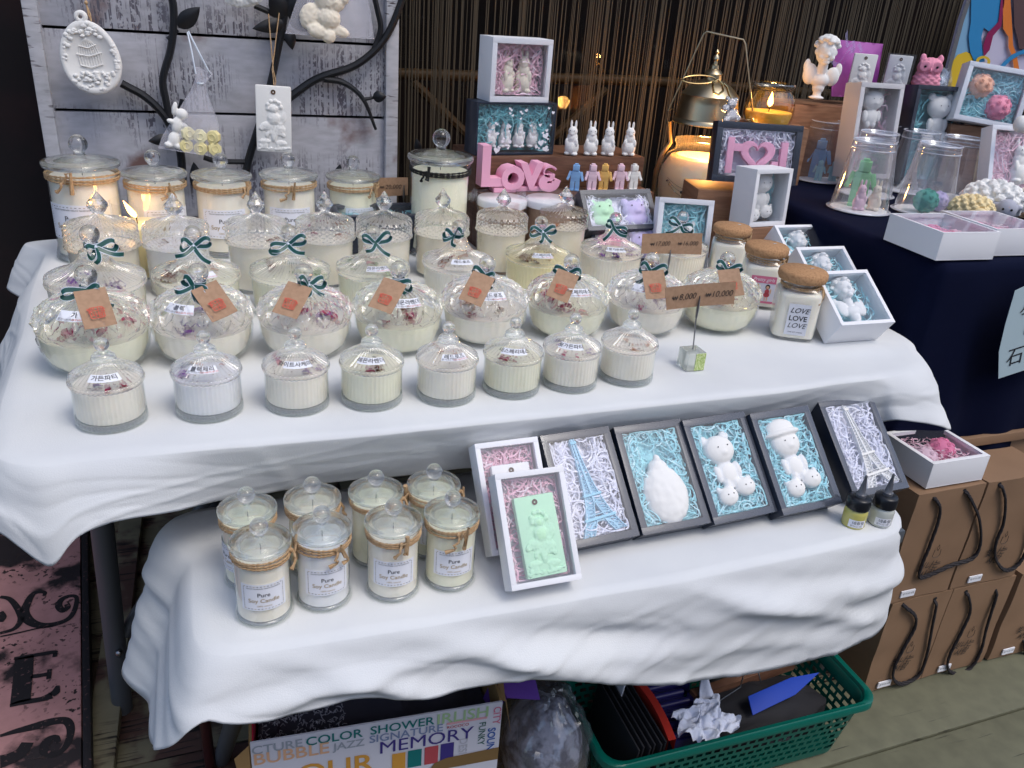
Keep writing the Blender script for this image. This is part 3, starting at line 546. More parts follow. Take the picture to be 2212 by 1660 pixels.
def petals(seed, r0, z, cols, n, sz, herb=0):
    rr = random.Random(seed); mb = MB()
    for k in range(n):
        a = rr.uniform(0, 6.28); d = r0*rr.uniform(.3, .95)**.7; c = Vector((d*cos(a), d*sin(a), z+rr.uniform(.0005, .003))); m = rr.choice(cols); s = sz*rr.uniform(.5, 1.1)
        M = Matrix.Translation(c) @ Matrix.Rotation(rr.uniform(0, 6), 4, 'Z') @ Matrix.Rotation(rr.uniform(-.5, .5), 4, 'X')
        mb.sheet(4, 4, lambda a, b: Vector(((a-.5)*s*sin(pi*(b*.8+.1)), (b-.5)*s*1.3, s*.25*((a-.5)**2*4)+s*.1*sin(b*5))), m, M)
    for k in range(herb):
        a = rr.uniform(0, 6.28); d = r0*rr.uniform(.2, 1); mb.ball((d*cos(a), d*sin(a), z+.001), (.0012, .0008, .0006), 'herb', n=5, k=3)
    return ('dried_flowers', mb.mesh('dried_flowers'), None, 'stuff')
def strip3(mb, pts, w, wv, T=None, under='ribbon_back'):    # ribbon: edge | green | edge
    pts = [Vector(p) for p in pts]; n = len(pts)-1; wv = Vector(wv).normalized()
    def W(i, b):
        d = (pts[min(i+1, n)]-pts[max(i-1, 0)]); wd = (wv-d*(wv.dot(d)/max(d.length_squared, 1e-12))); wd = wd.normalized() if wd.length > 1e-5 else wv
        return pts[i]+wd*w*(b-.5)
    bs = (0, .11, .89, 1); vs = [tuple(W(i, b)) for i in range(n+1) for b in bs]
    fs = [(i*4+j, i*4+j+1, i*4+5+j, i*4+4+j) for i in range(n) for j in range(3)]
    mb.add(vs, fs, [('ribbon_edge', 'ribbon', 'ribbon_edge')[j] for i in range(n) for j in range(3)], T)
def bow(seed, r, L=.024, w=.0072):
    rr = random.Random(seed*13+5); mb = MB(); f = lambda a: a*rr.uniform(.65, 1.3); turn = rr.uniform(-.7, .7)
    mb2 = [Vector((r*cos(a*pi/12), r*sin(a*pi/12), .0)) for a in range(25)]
    strip3(mb, mb2, w*.9, (0, 0, 1))
    o = Vector((0, -r-.003, -.001)); mb.ball(tuple(o), (.0032, .0028, .0032), 'ribbon_edge' if rr.random() < .5 else 'ribbon', n=10, k=6)
    for sg_ in (-1, 1):
        l, h, ang = f(L), f(.008), rr.uniform(-.35, .75)
        loop = []
        for k in range(15):
            t = k/14; x = l*sin(pi*t)**.8*(.97 if t < .5 else 1); zz = h*sin(2*pi*t)*.9
            loop.append(o+Vector((sg_*(x*cos(ang)-zz*sin(ang)*.6), -.004*sin(pi*t)-.001, x*sin(ang)+zz*cos(ang))))
        strip3(mb, loop, w*1.05, (sg_*-.25, .45, .85))
        l2 = f(L*1.15); an2 = rr.uniform(-1.1, -.35)
        strip3(mb, [o+Vector((sg_*l2*t*cos(an2), -.003-.007*sin(pi*t)-.010*t, l2*t*sin(an2)-.002*sin(4*t))) for t in [k/8 for k in range(9)]], w, (sg_*.75, .30, .60))
    mb.v = [tuple(Matrix.Rotation(turn, 3, 'Z') @ Vector(v)) for v in mb.v]
    return mb
def kraft_tag(seed, spin, w=.037, h=.058):     # hangs on the slope of the lid
    mb = MB(); mb.sheet(4, 6, lambda a, b: Vector(((a-.5)*w, -b*h, .0012*sin(a*3+seed))), 'kraft_tag'); mb.sheet(4, 6, lambda a, b: Vector(((.5-a)*w, -b*h, .0004+.0012*sin((1-a)*3+seed))), 'kraft_tag')
    st = MB(); q = .0085; oc = [(q*sx*(1 if k else .8), q*sy*(.8 if k else 1)) for sx, sy, k in ((1, 1, 0), (1, 1, 1), (1, -1, 1), (1, -1, 0), (-1, -1, 0), (-1, -1, 1), (-1, 1, 1), (-1, 1, 0))]
    c = Vector((0, -h*.66, .0032)); N = 8
    vs = [(c.x+x, c.y+y, c.z) for x, y in oc]+[(c.x+x*.87, c.y+y*.87, c.z) for x, y in oc]
    st.add(vs, [(i, (i+1) % N, N+(i+1) % N, N+i) for i in range(N)], 'ink_red', None, False)
    write(st, '빛나는\n사람', .0078, 'ink_red', at=(0, -h*.66), z=.0032, bold=.022)
    return mb, st, spin
def glass_shell(prof, n, m='glass', rf=None, t=.0016):
    mb = MB(); mb.lathe(prof, n, m, rf=rf); return mb
# ---- small ribbed jar with pagoda lid (8.3 cm)
def crystal_small(seed, text, wax, cols, herb=12):
    rb = ribs(44, .012)
    body = once('cs_b', lambda: MB().lathe([(.0, .0015), (.036, .001), (.0405, .0), (.0412, .004), (.0405, .010), (.0400, .022), (.0400, .048), (.0412, .0505)], 176, 'glass', rf=rb)
                .lathe([(.0385, .052), (.0415, .0515), (.0428, .054), (.0422, .057), (.0400, .0575), (.0385, .056)], 176, 'crystal', rf=lambda a, i, r, z: (r*(1+.012*cos(44*a)), z+.0007*cos(44*a))).mesh('jar', ang=60))
    base = once('cs_ba', lambda: MB().lathe([(.002, .001), (.038, .0008), (.0405, .0035), (.0402, .0095), (.002, .0102)], 176, 'base_glass', rf=ribs(44, .014)).mesh('glass_base', ang=60))
    wx = once('cs_w'+wax, lambda: MB().lathe([(0.001, .0105), (.0376, .0105), (.0384, .012), (.0384, .0480), (.0375, .0495), (.001, .0491)], 176, 'wax_'+wax, rf=ribs(44, .010)).ball((0, 0, .052), (.0008, .0008, .003), 'wick', n=5, k=3).mesh('wax', ang=50))
    def lr(a, i, r, z): k = min(1, max(0, (r-.010)/.02)); return (r, z+.0021*k*abs(cos(20*a)))
    lid = once('cs_l', lambda: MB().lathe([(.0416, .0578), (.0412, .0605), (.0395, .0615), (.034, .0648), (.027, .0693), (.020, .0743), (.0145, .0790), (.0135, .0805)], 192, 'crystal', rf=lr)
               .lathe([(.0125, .0795), (.0142, .0808), (.0142, .0830), (.0128, .0865), (.0095, .0895), (.0062, .0915), (.0055, .0930), (.001, .0935)], 40, 'green_glass').mesh('lid', ang=50))
    kb = once('cs_k', lambda: knob_ball(.1000, .0086).mesh('knob'))
    sf = cone(.031, .0685, rad(35), rad(6*((seed % 5)-2)))
    return [('jar', body, [('glass_base', base)]), ('wax', wx), ('lid', lid, [('knob', kb)]), petals(seed, .030, .0497, cols, 4, .009, herb)] + ([sticker(text, .034, .0105, sf, .0078, sub=(seed % 3 == 1))] if text else [])
# ---- faceted round bowl with domed lid, ribbon and tag (13.4 cm)
def facets(a, t, n, amp):               # star cut pattern over a band
    k = n*a/(2*pi); u = abs((k % 1)-.5)*2; star = abs(u-abs(t*2-1)); sp = abs(sin(k*pi*2+t*6))*abs(sin(k*pi*2-t*6))
    return amp*(1-min(1, star*2.6))+amp*.45*(1-min(1, abs(u)*7))+amp*.4*(1-min(1, abs(1-u)*7))-amp*.3*sp
def crystal_bowl(seed, text, wax, cols, tagspin, label_x=.012):
    bp = [(0.001, .002), (.036, .001), (.046, .003), (.0590, .014), (.0655, .030), (.0678, .045), (.0668, .054)]
    def bf(a, i, r, z):
        zz = z/.05; q = facets(a, min(1, max(0, (zz-.1)/.85)), 16, 1)*(.012 if .1 < zz < .9 else 0); return (r*(1+q), z)
    def bb():
        pr = []
        for i in range(25):
            t = i/24*5.999; k = int(t); f = t-k; pr.append((bp[k][0]*(1-f)+bp[k+1][0]*f, bp[k][1]*(1-f)+bp[k+1][1]*f))
        return MB().lathe(pr, 192, 'glass', rf=bf).lathe([(.0655, .053), (.0672, .0535), (.0682, .0565), (.0672, .0590), (.065, .0585)], 192, 'crystal', rf=lambda a, i, r, z: (r*(1+.006*cos(48*a)), z+.0030*abs(cos(8*a))+.0006*cos(48*a))).mesh('bowl', ang=50)
    def wb():
        pr = [(r*.968, z+.003) for r, z in bp[1:5]]+[(.0652, .0505), (.001, .0500)]; pr = [(.001, .004)]+pr
        return MB().lathe(pr, 128, 'wax_'+wax, rf=lambda a, i, r, z: (r*(1+.006*cos(32*a)), z)).mesh('wax', ang=50)
    def lb():
        mb = MB(); out = []; N = 26
        for i in range(N+1):
            t = i/N; th = t*1.36; out.append((.0672*cos(th)**.92+.001, .0600+.040*sin(th)**1.05))
        def lf(a, i, r, z): t = i/N; q = facets(a, t*1.5 if t < .66 else 1, 16, 1)*(1-t)**.4*(1 if i else 0); return (r*(1+.060*q), z+.0050*q)
        mb.lathe(out, 256, 'crystal', rf=lf); 
        mb.lathe([(.0155, .0975), (.012, .1010), (.0080, .1040), (.0068, .1080), (.0075, .1120)], 32, 'crystal'); return mb.mesh('lid', ang=35)
    body = once('cb_b', bb); wx = once('cb_w'+wax, wb); lid = once('cb_l', lb); kb = once('cb_k', lambda: MB().ball((0, 0, .1245), .0135, 'crystal_knob', n=24, k=16, f=lambda v: 1+.012*abs(sin(8*math.atan2(v.y, v.x)))).mesh('knob'))
    b = bow(seed, .0095); bm = MB(); bm.add([(x, y, z+.1095) for x, y, z in b.v], b.f, [b.mats[k] for k in b.m])
    tg, st, spin = kraft_tag(seed, tagspin)
    TT = Matrix.Translation((tagspin*.012, -.021, .113)) @ Matrix.Rotation(rad(36), 4, 'X') @ Matrix.Rotation(tagspin, 4, 'Z')
    m1, m2 = MB(), MB(); m1.add(tg.v, tg.f, 'kraft_tag', TT, False); m2.add(st.v, st.f, 'ink_red', TT, False)
    parts = [('bowl', body), ('wax', wx), ('lid', lid, [('knob', kb)]), ('ribbon_bow', bm.mesh('ribbon_bow', ang=70)), ('tag', m1.mesh('tag'), [('stamp', m2.mesh('stamp'))]), petals(seed*3+1, .050, .0508, cols, 4, .019, 18)]
    if text: parts.append(sticker(text, .040, .015, cone(.052, .0880, rad(42), label_x/.052), .0085))
    return parts
# ---- wide ribbed jar with pagoda lid and ribbon (13 cm)
def crystal_wide(seed, text, wax, cols):
    rb = ribs(60, .010)
    body = once('cw_b', lambda: MB().lathe([(.001, .002), (.050, .001), (.0565, .003), (.0585, .012), (.0600, .03), (.0610, .060)], 240, 'glass', rf=rb)
                .lathe([(.0595, .0605), (.0628, .0600), (.0645, .0635), (.0635, .0670), (.0600, .0665)], 240, 'crystal', rf=lambda a, i, r, z: (r*(1+.010*cos(60*a)), z+.0006*cos(60*a))).mesh('jar', ang=60))
    wx = once('cw_w'+wax, lambda: MB().lathe([(.001, .006), (.0555, .006), (.0580, .03), (.0594, .0575), (.058, .0590), (.001, .0588)], 240, 'wax_'+wax, rf=ribs(60, .008)).mesh('wax', ang=50))
    def lr(a, i, r, z): k = min(1, max(0, (r-.013)/.02)); return (r*(1+(.006*cos(60*a) if i < 2 else 0)), z+.0028*k*abs(cos(28*a)))
    lid = once('cw_l', lambda: MB().lathe([(.0640, .0675), (.0632, .0712), (.0600, .0725), (.050, .0750), (.039, .0795), (.029, .0860), (.021, .0945), (.0170, .1020), (.0165, .1035)], 240, 'crystal', rf=lr)
               .lathe([(.0165, .1030), (.0178, .1045), (.0165, .1075), (.0120, .1105), (.0080, .1135), (.0072, .1180)], 40, 'crystal').mesh('lid', ang=50))
    kb = once('cw_k', lambda: MB().ball((0, 0, .1300), .0128, 'crystal_knob', n=24, k=16, f=lambda v: 1+.012*abs(sin(8*math.atan2(v.y, v.x)))).mesh('knob'))
    b = bow(seed+50, .0095); bm = MB(); bm.add([(x, y, z+.1155) for x, y, z in b.v], b.f, [b.mats[k] for k in b.m])
    parts = [('jar', body), ('wax', wx), ('lid', lid, [('knob', kb)]), ('ribbon_bow', bm.mesh('ribbon_bow', ang=70)), petals(seed, .045, .0595, cols, 5, .017, 12)]
    if text: parts.append(sticker(text, .038, .0135, cone(.048, .0785, rad(26), rad(10)), .0082, sub=bool(seed % 2)))
    return parts
# ---- tall diamond cut jar with spire lid (10.4 cm)
def crystal_tall(seed, wax):
    def df(a, i, r, z): return (r*(1+.012*(abs(sin(13*a+z*330))+abs(sin(13*a-z*330))-1)), z)
    def bb(): return MB().lathe([(.001, .001), (.044, .0005), (.0475, .004)]+[(.0480+.0020*i/30, .006+.090*i/30) for i in range(31)], 208, 'glass', rf=lambda a, i, r, z: df(a, i, r, z) if i > 2 else (r, z)).mesh('jar', ang=50)
    body = once('ct_b', bb)
    wx = once('ct_w'+wax, lambda: MB().lathe([(.001, .006)]+[(.0468+.0018*i/24, .007+.075*i/24) for i in range(25)]+[(.001, .0822)], 160, 'wax_'+wax, rf=lambda a, i, r, z: df(a, i, r, z) if i else (r, z)).mesh('wax', ang=50))
    def lb():
        N = 26; mb = MB()
        def lf(a, i, r, z): return (r*(1+.030*(abs(sin(13*a+z*420))+abs(sin(13*a-z*420))-1)), z+.0014*abs(sin(20*a))*(1 if i > 12 else 0))
        pr = [(.0520, .082+.030*i/12) for i in range(13)]+[(.0500, .1150), (.046, .1175), (.038, .1200), (.030, .1215), (.022, .1235), (.014, .1265), (.008, .1300), (.0060, .1330)]
        mb.lathe(pr, 208, 'crystal', rf=lf); 
        mb.lathe([(.0520, .082), (.0545, .083), (.0545, .087), (.0520, .088)], 104, 'crystal', rf=lambda a, i, r, z: (r*(1+.01*cos(26*a)), z)); return mb.mesh('lid', ang=35)
    lid = once('ct_l', lb)
    kb = once('ct_k', lambda: MB().lathe([(.0055, .1320), (.0095, .1360), (.0138, .1430), (.0138, .1480), (.0085, .1555), (.0045, .1620), (.0005, .1680)], 20, 'crystal_knob', rf=lambda a, i, r, z: (r*(1+.09*cos(10*a+i*pi)), z)).mesh('knob', ang=15))
    return [('jar', body), ('wax', wx), ('lid', lid, [('knob', kb)]), petals(seed, .036, .0828, ['petal_orange', 'herb', 'petal_red'] if seed % 2 else ['herb'], 2, .012, 10)]
# ---- straight apothecary jar with twine
def twine_parts(r, z, seed, cord='twine', tail=True, tr_=.0014, loops=3, tail_a=0):
    rr = random.Random(seed); mb = MB(); n = 48
    for k in range(loops):
        rx = r+tr_*.8; ph = rr.uniform(0, 6)
        for st_ in range(2):
            pts = []
            for i in range(n): a = 2*pi*i/n; tw = i*2.2+st_*pi; pts.append(((rx+tr_*.5*cos(tw))*cos(a), (rx+tr_*.5*cos(tw))*sin(a), z+(k-loops/2)*tr_*1.9+.0018*sin(a+ph)+tr_*.5*sin(tw)))
            mb.tube(pts, tr_*.72, cord, 5, closed=True)
    if tail:
        a0 = -pi/2+tail_a; c = Vector(((r+.003)*cos(a0), (r+.003)*sin(a0), z)); o = Vector((cos(a0), sin(a0), 0)); s_ = Vector((-sin(a0), cos(a0), 0))
        mb.ball(tuple(c), (.0034, .0030, .0034), cord, n=8, k=6)
        for d in (-1, 1):
            l = rr.uniform(.016, .028); pts = [c+o*(.002+.004*sin(3*t))+s_*d*l*rr.uniform(.15, .8)*t+Vector((0, 0, -l*t*(1 if d < 0 or rr.random() < .5 else -.7))) for t in [i/6 for i in range(7)]]
            mb.tube(pts, [tr_*1.1]*6+[tr_*2.0], cord, 6)
    return mb.mesh('twine')
def soy_label(r, z0, w, h):
    mb = MB(); sf = cyl(r+.0004, z0); patch(mb, w, h, sf, 'label', .0004, 14, 2); t = MB()
    for (x0, y0, x1, y1) in ((-.43, .43, .43, .43), (-.43, -.43, .43, -.43), (-.43, -.43, -.43, .43), (.43, -.43, .43, .43)):
        k = 12
        for i in range(k):
            a, b = (i+.1)/k, (i+.6)/k; p = Vector((x0+(x1-x0)*a, y0+(y1-y0)*a))*1; q = Vector((x0+(x1-x0)*b, y0+(y1-y0)*b)); hz = abs(y0-y1) < .01; e = .0004
            vs = [(p.x*w-(0 if hz else e), p.y*h-(e if hz else 0)), (q.x*w+(0 if hz else e), p.y*h-(e if hz else 0)) if hz else (p.x*w+e, p.y*h), (q.x*w+(0 if hz else e), q.y*h+(e if hz else 0)), (p.x*w-(0 if hz else e), q.y*h+(e if hz else 0))]
            t.add([sf(x, y, .0008) for x, y in vs], [(0, 1, 2, 3)], 'ink' if (i+k) % 3 else 'ink_gold', None, False)
    S = h*.21
    write(t, 'Pure', S, 'ink', at=(0, h*.10), z=.0009, surf=sf, bold=.004); write(t, 'Soy Candle', S, 'ink_gold', at=(0, -h*.12), z=.0009, surf=sf, bold=.004)
    write(t, '100% natural', S*.42, 'ink_gold', at=(0, -h*.32), z=.0009, surf=sf); write(t, 'natural handmade natural handmade', S*.34, 'ink', at=(0, h*.36), z=.0009, surf=sf)
    return ('label', mb.mesh('label'), [('lettering', t.mesh('lettering'))])
def apothecary(key, r, H, wax, seed, label=True, cord='twine', ta=0, loops=3, flare=.06, kn=.0125, fill=.86):
    body = once('ap_b'+key, lambda: MB().lathe([(.001, .001), (r*.9, .0006), (r*(1+flare), .0025), (r*(1+flare), .005), (r*(1.0+flare*.3), H*.10), (r*.965, H*.18), (r*.955, H*.86), (r*.965, H*.90), (r*1.0, H*.925), (r*.98, H*.945)], 72, 'glass').mesh('jar', ang=60))
    base = once('ap_ba'+key, lambda: MB().lathe([(.001, .0015), (r*.88, .001), (r*.98, .005), (r*.93, H*.07), (.001, H*.075)], 72, 'base_glass').mesh('glass_base', ang=60))
    wx = once('ap_w'+key+wax, lambda: MB().lathe([(.001, H*.08), (r*.92, H*.08), (r*.925, H*.2), (r*.922, H*fill-.002), (r*.90, H*fill), (.001, H*fill-.001)], 72, 'wax_'+wax).ball((0, 0, H*fill+.002), (.0009, .0009, .004), 'wick', n=5, k=3).mesh('wax', ang=50))
    lid = once('ap_l'+key, lambda: MB().lathe([(r*.80, H*.93), (r*1.0, H*.945), (r*1.06, H*.955), (r*1.085, H*.975), (r*1.07, H*1.0), (r*1.0, H*1.012), (r*.90, H*1.01), (r*.80, H*1.0), (r*.62, H*1.012), (r*.50, H*1.035), (r*.30, H*1.052), (r*.16, H*1.062)], 72, 'green_glass')
               .lathe([(.001, H*1.03), (r*.45, H*1.0), (r*.75, H*.965), (r*.80, H*.93)], 48, 'green_glass')
               .lathe([(r*.17, H*1.055), (r*.15, H*1.085), (r*.17, H*1.10)], 32, 'green_glass').mesh('lid', ang=60))
    kb = once('ap_k'+key, lambda: knob_ball(H*1.09+kn*.85, kn).mesh('knob'))
    tw = once(f'ap_t{key}{seed%4}{cord}{ta}', lambda: twine_parts(r*.975, H*.875, seed, cord, True, .0016 if r < .045 else .0018, loops, ta))
    parts = [('jar', body, [('glass_base', base)]), ('wax', wx), ('lid', lid, [('knob', kb)]), ('twine', tw)]
    if label: parts.append(once('ap_lb'+key, lambda: soy_label(r*.965, H*.44, r*1.62, H*.36)))
    return parts
# ---------------------------------------------------------------- candles on the upper table
HUES = [['petal_red', 'petal_red', 'petal_violet'], ['petal_violet', 'petal_orange', 'leaf_green'], ['petal_violet', 'petal_red'], ['petal_red', 'herb'], ['petal_red', 'herb', 'petal_orange'], ['petal_red', 'petal_red'], ['petal_violet', 'petal_pink'], ['petal_orange', 'herb']]
def base_at(u, v, z=.75): return P(u, v, z)
OF = ['leftmost', 'second', 'third', 'fourth', 'fifth', 'sixth', 'seventh', 'rightmost']
ORD = ['leftmost', 'second', 'third', 'fourth', 'fifth', 'sixth', 'seventh', 'rightmost']
SM = [(243, 905, '가든파티', 'ivory'), (454, 884, '블랙체리', 'white'), (643, 871, '화이트사케미치', 'ivory'), (803, 861, '레몬라벤더', 'lime'), (963, 852, '레드로즈', 'ivory'), (1103, 838, '네스페리데스', 'lime'), (1228, 826, '쉿가든파티', 'ivory'), (1350, 813, '', 'ivory')]
SMD = ['wide handwritten label on its lid', 'small label over yellow wax', 'long curved label', 'lime wax and wide label', 'tilted two line label', 'lime wax, label tilted right', 'label high on the lid', 'no label on its lid']
for i, (u, v, t, w) in enumerate(SM):
    p = P(u, v, .75)
    thing('crystal_candle', f'small ribbed jar candle, {OF[i]} in the front row, {SMD[i]}', 'candle', pose(p, -math.atan2(p.x, p.y)+rad((8, -3, 4, -8, 6, 14, 2, 0)[i]), .985), crystal_small(i, t, w, HUES[i]), 'small crystal candles in the front row')
BW = [(215, 788, '가', 'lime', .12, -.020), (445, 768, '블랙', 'ivory', .42, -.030), (662, 757, '', 'ivory', -.42, .01), (859, 745, '레몬라벤더', 'lime', -.40, .014), (1043, 728, '레드로즈', 'ivory', -.34, .012), (1219, 717, '네스페리데스', 'lime', -.26, .016), (1387, 709, '스윗', 'ivory', .25, -.006), (1545, 703, '', 'lime', .30, .01)]
BD = ['pink petals and upright tag', 'violet petals, tag swung right', 'violet petals, tag over a label', 'amber petals, tag swung left', 'ivory wax, red printed label', 'dark red petals under the lid', 'magenta and violet petals', 'tag behind the price card']
for i, (u, v, t, w, sp, lx) in enumerate(BW):
    p = P(u, v, .75)
    thing('crystal_bowl_candle', f'round cut glass bowl candle, {OF[i]} of its row, {BD[i]}', 'candle', pose(p, -math.atan2(p.x, p.y), (1.03, 1.0, .97, .97, .98, .97, .97, .97)[i]), crystal_bowl(i+3, t, w, HUES[i], sp, lx), 'round crystal bowl candles with bows and tags')
WD = [(222, 700, '', 'ivory'), (433, 680, '블', 'lime'), (631, 668, '', 'lime'), (806, 655, '레몬라벤더', 'lime'), (985, 638, '레드로즈', 'ivory'), (1157, 622, '네스페리데스', 'yellow'), (1313, 606, '스윗가든파티', 'cream'), (1455, 596, '여우비', 'cream')]
DD = ['dark purple flowers inside', 'yellow wax top, pale bow', 'bow turned left', 'long hanging bow tail', 'bow curling right', 'yellow wax, flat wide bow', 'purple lavender under the lid', 'half behind a price card']
WH = [['petal_violet', 'petal_violet'], ['herb', 'petal_orange'], ['leaf_green', 'herb'], ['leaf_green', 'petal_red', 'leaf_green'], ['herb', 'petal_orange'], ['herb'], ['petal_violet', 'petal_violet'], ['petal_violet', 'petal_red']]
for i, (u, v, t, w) in enumerate(WD):
    p = P(u, v, .75)
    thing('ribbed_candle', f'wide ribbed candle with bow, {OF[i]} of its row, {DD[i]}', 'candle', pose(p, -math.atan2(p.x, p.y), (1.08, 1.02, 1.0, .96, .97, .97, .96, .94)[i]), crystal_wide(i, t, w, WH[i]), 'wide ribbed candles with bows in the middle row')
TL = [(238, 640, 'cream'), (393, 628, 'white'), (563, 618, 'ivory'), (705, 606, 'ivory'), (829, 598, 'ivory'), (951, 590, 'cream'), (1078, 580, 'cream'), (1208, 566, 'cream')]
TDs = ['before the burning candle', 'right of the burning candle', 'before two twine jars', 'before the black gift box', 'below the smallest kraft card', 'before the black corded jar', 'before a marbled lid jar', 'beside the gift box of bears']
for i, (u, v, w) in enumerate(TL):
    p = P(u, v, .75)
    thing('tall_crystal_candle', f'tall diamond cut candle, {OF[i]} of its row, {TDs[i]}', 'candle', pose(p, -math.atan2(p.x, p.y)+i*.3, (1.05, 1.0, 1, .98, .97, .98, .96, .95)[i]), crystal_tall(i, w), 'tall diamond cut candles in a row')
TW = [(204, 553, 'ivory', 1.10), (352, 548, 'ivory', .98), (491, 543, 'ivory', .95), (630, 538, 'ivory', .96), (764, 532, 'lime', .93)]
TT_ = ['before the panel post', 'behind the burning candle', 'knot at its right', 'one hanging twine end', 'twine end over its lid']
for i, (u, v, w, s) in enumerate(TW):
    p = P(u, v, .75)
    thing('twine_jar_candle', f'large twine tied candle jar, {["leftmost", "second", "middle", "fourth", "rightmost"][i]} of five, {TT_[i]}', 'candle', pose(p, -math.atan2(p.x, p.y)+rad((-28, 20, 0, 0, 30)[i]), s), apothecary('big', .0545, .160, w, i, ta=(0, 0, .8, 0, .2)[i], kn=.0145), 'large twine jar candles at the back left')
p = P(945, 545, .75)
bj = apothecary('xl', .061, .200, 'lime', 2, label=False, cord='black_cord', ta=-.45, kn=.018)
cl_ = MB(); sf = cyl(.0605, .095, .30)
cl_.tube([sf(x, y, .0006) for x, y in [(-.009, .012), (-.010, -.004), (-.005, -.010), (.005, -.010), (.010, -.004), (.009, .012)]], .0007, 'ink', 5).tube([sf(x, .012+.002*sin(x*300), .0006) for x in [-.009+.002*k for k in range(10)]], .0006, 'ink', 5).tube([sf(x, y, .0006) for x, y in [(0, .010), (-.003, .018), (0, .028), (.003, .018), (0, .010)]], .0006, 'ink', 5)
write(cl_, '빛나는\n사람', .022, 'ink', at=(-.004, -.042), z=.0008, surf=sf, bold=.01, shear=.3)
bj.append(('lettering', cl_.mesh('lettering')))
thing('large_candle_jar', 'tallest cream candle jar tied with black cord and marked with a drawn candle', 'candle', pose(p, -math.atan2(p.x, p.y)), bj)
# candles on the low table
LO = [(572, 1318, 'ivory', 0), (700, 1287, 'white', 8), (848, 1268, 'ivory', 2), (970, 1246, 'lime', 10), (545, 1243, 'lime', -60), (680, 1217, 'cream', 60), (812, 1199, 'lime', 30), (932, 1182, 'lime', 20)]
LD = ['nearest, at the front left', 'second in front', 'third in front', 'front row right end', 'back row left end', 'second in the back row', 'third in the back row', 'back row right end']
for i, (u, v, w, a) in enumerate(LO):
    p = P(u, v, ZL)
    thing('soy_jar_candle', f'twine tied candle jar on the low table, {LD[i]}', 'candle', pose(p, -math.atan2(p.x, p.y)+rad(a), .88), apothecary('sm', .0358, .112, w, i, ta=(1.3, .35, .25, .1, .9, 1.2, 1.0, 1.3)[i], kn=.0115), 'small twine jar candles on the low table')
# ================================================================ PLASTER FIGURES (x right, y up, z to the front)
def lumps(specs, m, vox, it=5, disp=None):
    mb = MB()
    for s_ in specs: mb.ball(s_[:3], s_[3:6], m, n=20, k=12)
    return fuse(mb, vox, it, disp)
def eyes_mesh(pts, r=.0011):
    mb = MB(); [mb.ball(p, (r, r, r*.5), 'eye', n=8, k=6) for p in pts]; return mb.mesh('eyes')
def f_bear(m, hat=0, pair=True):
    sp = [(0, .088, 0, .028, .024, .017), (0, .050, -.001, .019, .021, .012), (-.021, .108, -.002, .009, .009, .006), (.021, .108, -.002, .009, .009, .006), (-.019, .052, .003, .0065, .014, .006), (.019, .052, .003, .0065, .014, .006), (-.008, .034, .002, .007, .010, .007), (.008, .034, .002, .007, .010, .007), (0, .082, .013, .008, .006, .005)]
    if hat: sp += [(0, .104, .001, .036, .008, .019), (0, .112, 0, .028, .018, .016)]
    if pair:
        for x, y in ((-.017, .016), (.020, .023)): sp += [(x, y, .004, .018, .015, .011), (x-.012, y+.012, .003, .005, .006, .004), (x+.012, y+.012, .003, .005, .006, .004), (x, y-.003, .012, .005, .004, .004)]
    e = [(-.009, .091, .0165), (.009, .091, .0165)]+([(-.022, .018, .0143), (-.012, .018, .0146), (.015, .025, .0146), (.025, .025, .0143)] if pair else [])
    return [('figure', lumps(sp, m, .0016).mesh('figure', ang=180)), ('eyes', eyes_mesh(e))]
def f_rabbit(m):           # plain standing rabbit with upright ears, 6.8 cm
    sp = [(0, .016, 0, .0145, .017, .013), (0, .034, .001, .0110, .014, .010), (0, .047, .002, .0095, .0095, .009), (-.0045, .060, 0, .0026, .009, .0024), (.0045, .060, 0, .0026, .009, .0024), (0, .043, .008, .005, .004, .004), (-.007, .004, .004, .007, .004, .008), (.007, .004, .004, .007, .004, .008), (-.010, .026, .007, .0035, .008, .004), (.010, .026, .007, .0035, .008, .004)]
    return [('figure', lumps(sp, m, .0011, 3).mesh('figure', ang=180)), ('eyes', eyes_mesh([(-.0042, .049, .0100), (.0042, .049, .0100)], .0009))]
def f_robot(m, b=.0012):   # blocky toy figure, 5.8 cm
    mb = MB()
    for c, d in (((0, .050, 0), (.0145, .0125, .013)), ((0, .0575, 0), (.008, .004, .008)), ((0, .0435, 0), (.008, .005, .008)), ((0, .038, 0), (.018, .010, .011)), ((0, .030, 0), (.0205, .012, .0115)), ((0, .0225, 0), (.0205, .005, .0115)), ((-.0056, .011, 0), (.0098, .020, .0115)), ((.0056, .011, 0), (.0098, .020, .0115)), ((-.0056, .002, .002), (.0098, .004, .015)), ((.0056, .002, .002), (.0098, .004, .015))): mb.box(c, d, m)
    for s_ in (-1, 1):
        T = Matrix.Translation((s_*.0135, .034, .001)) @ Matrix.Rotation(s_*.28, 4, 'Z') @ Matrix.Rotation(-.25, 4, 'X'); mb.box((0, 0, 0), (.006, .016, .008), m, T); mb.box((s_*.0005, -.010, .002), (.0055, .006, .0065), m, T)
    return [('figure', mb.mesh('figure', b, 50))]
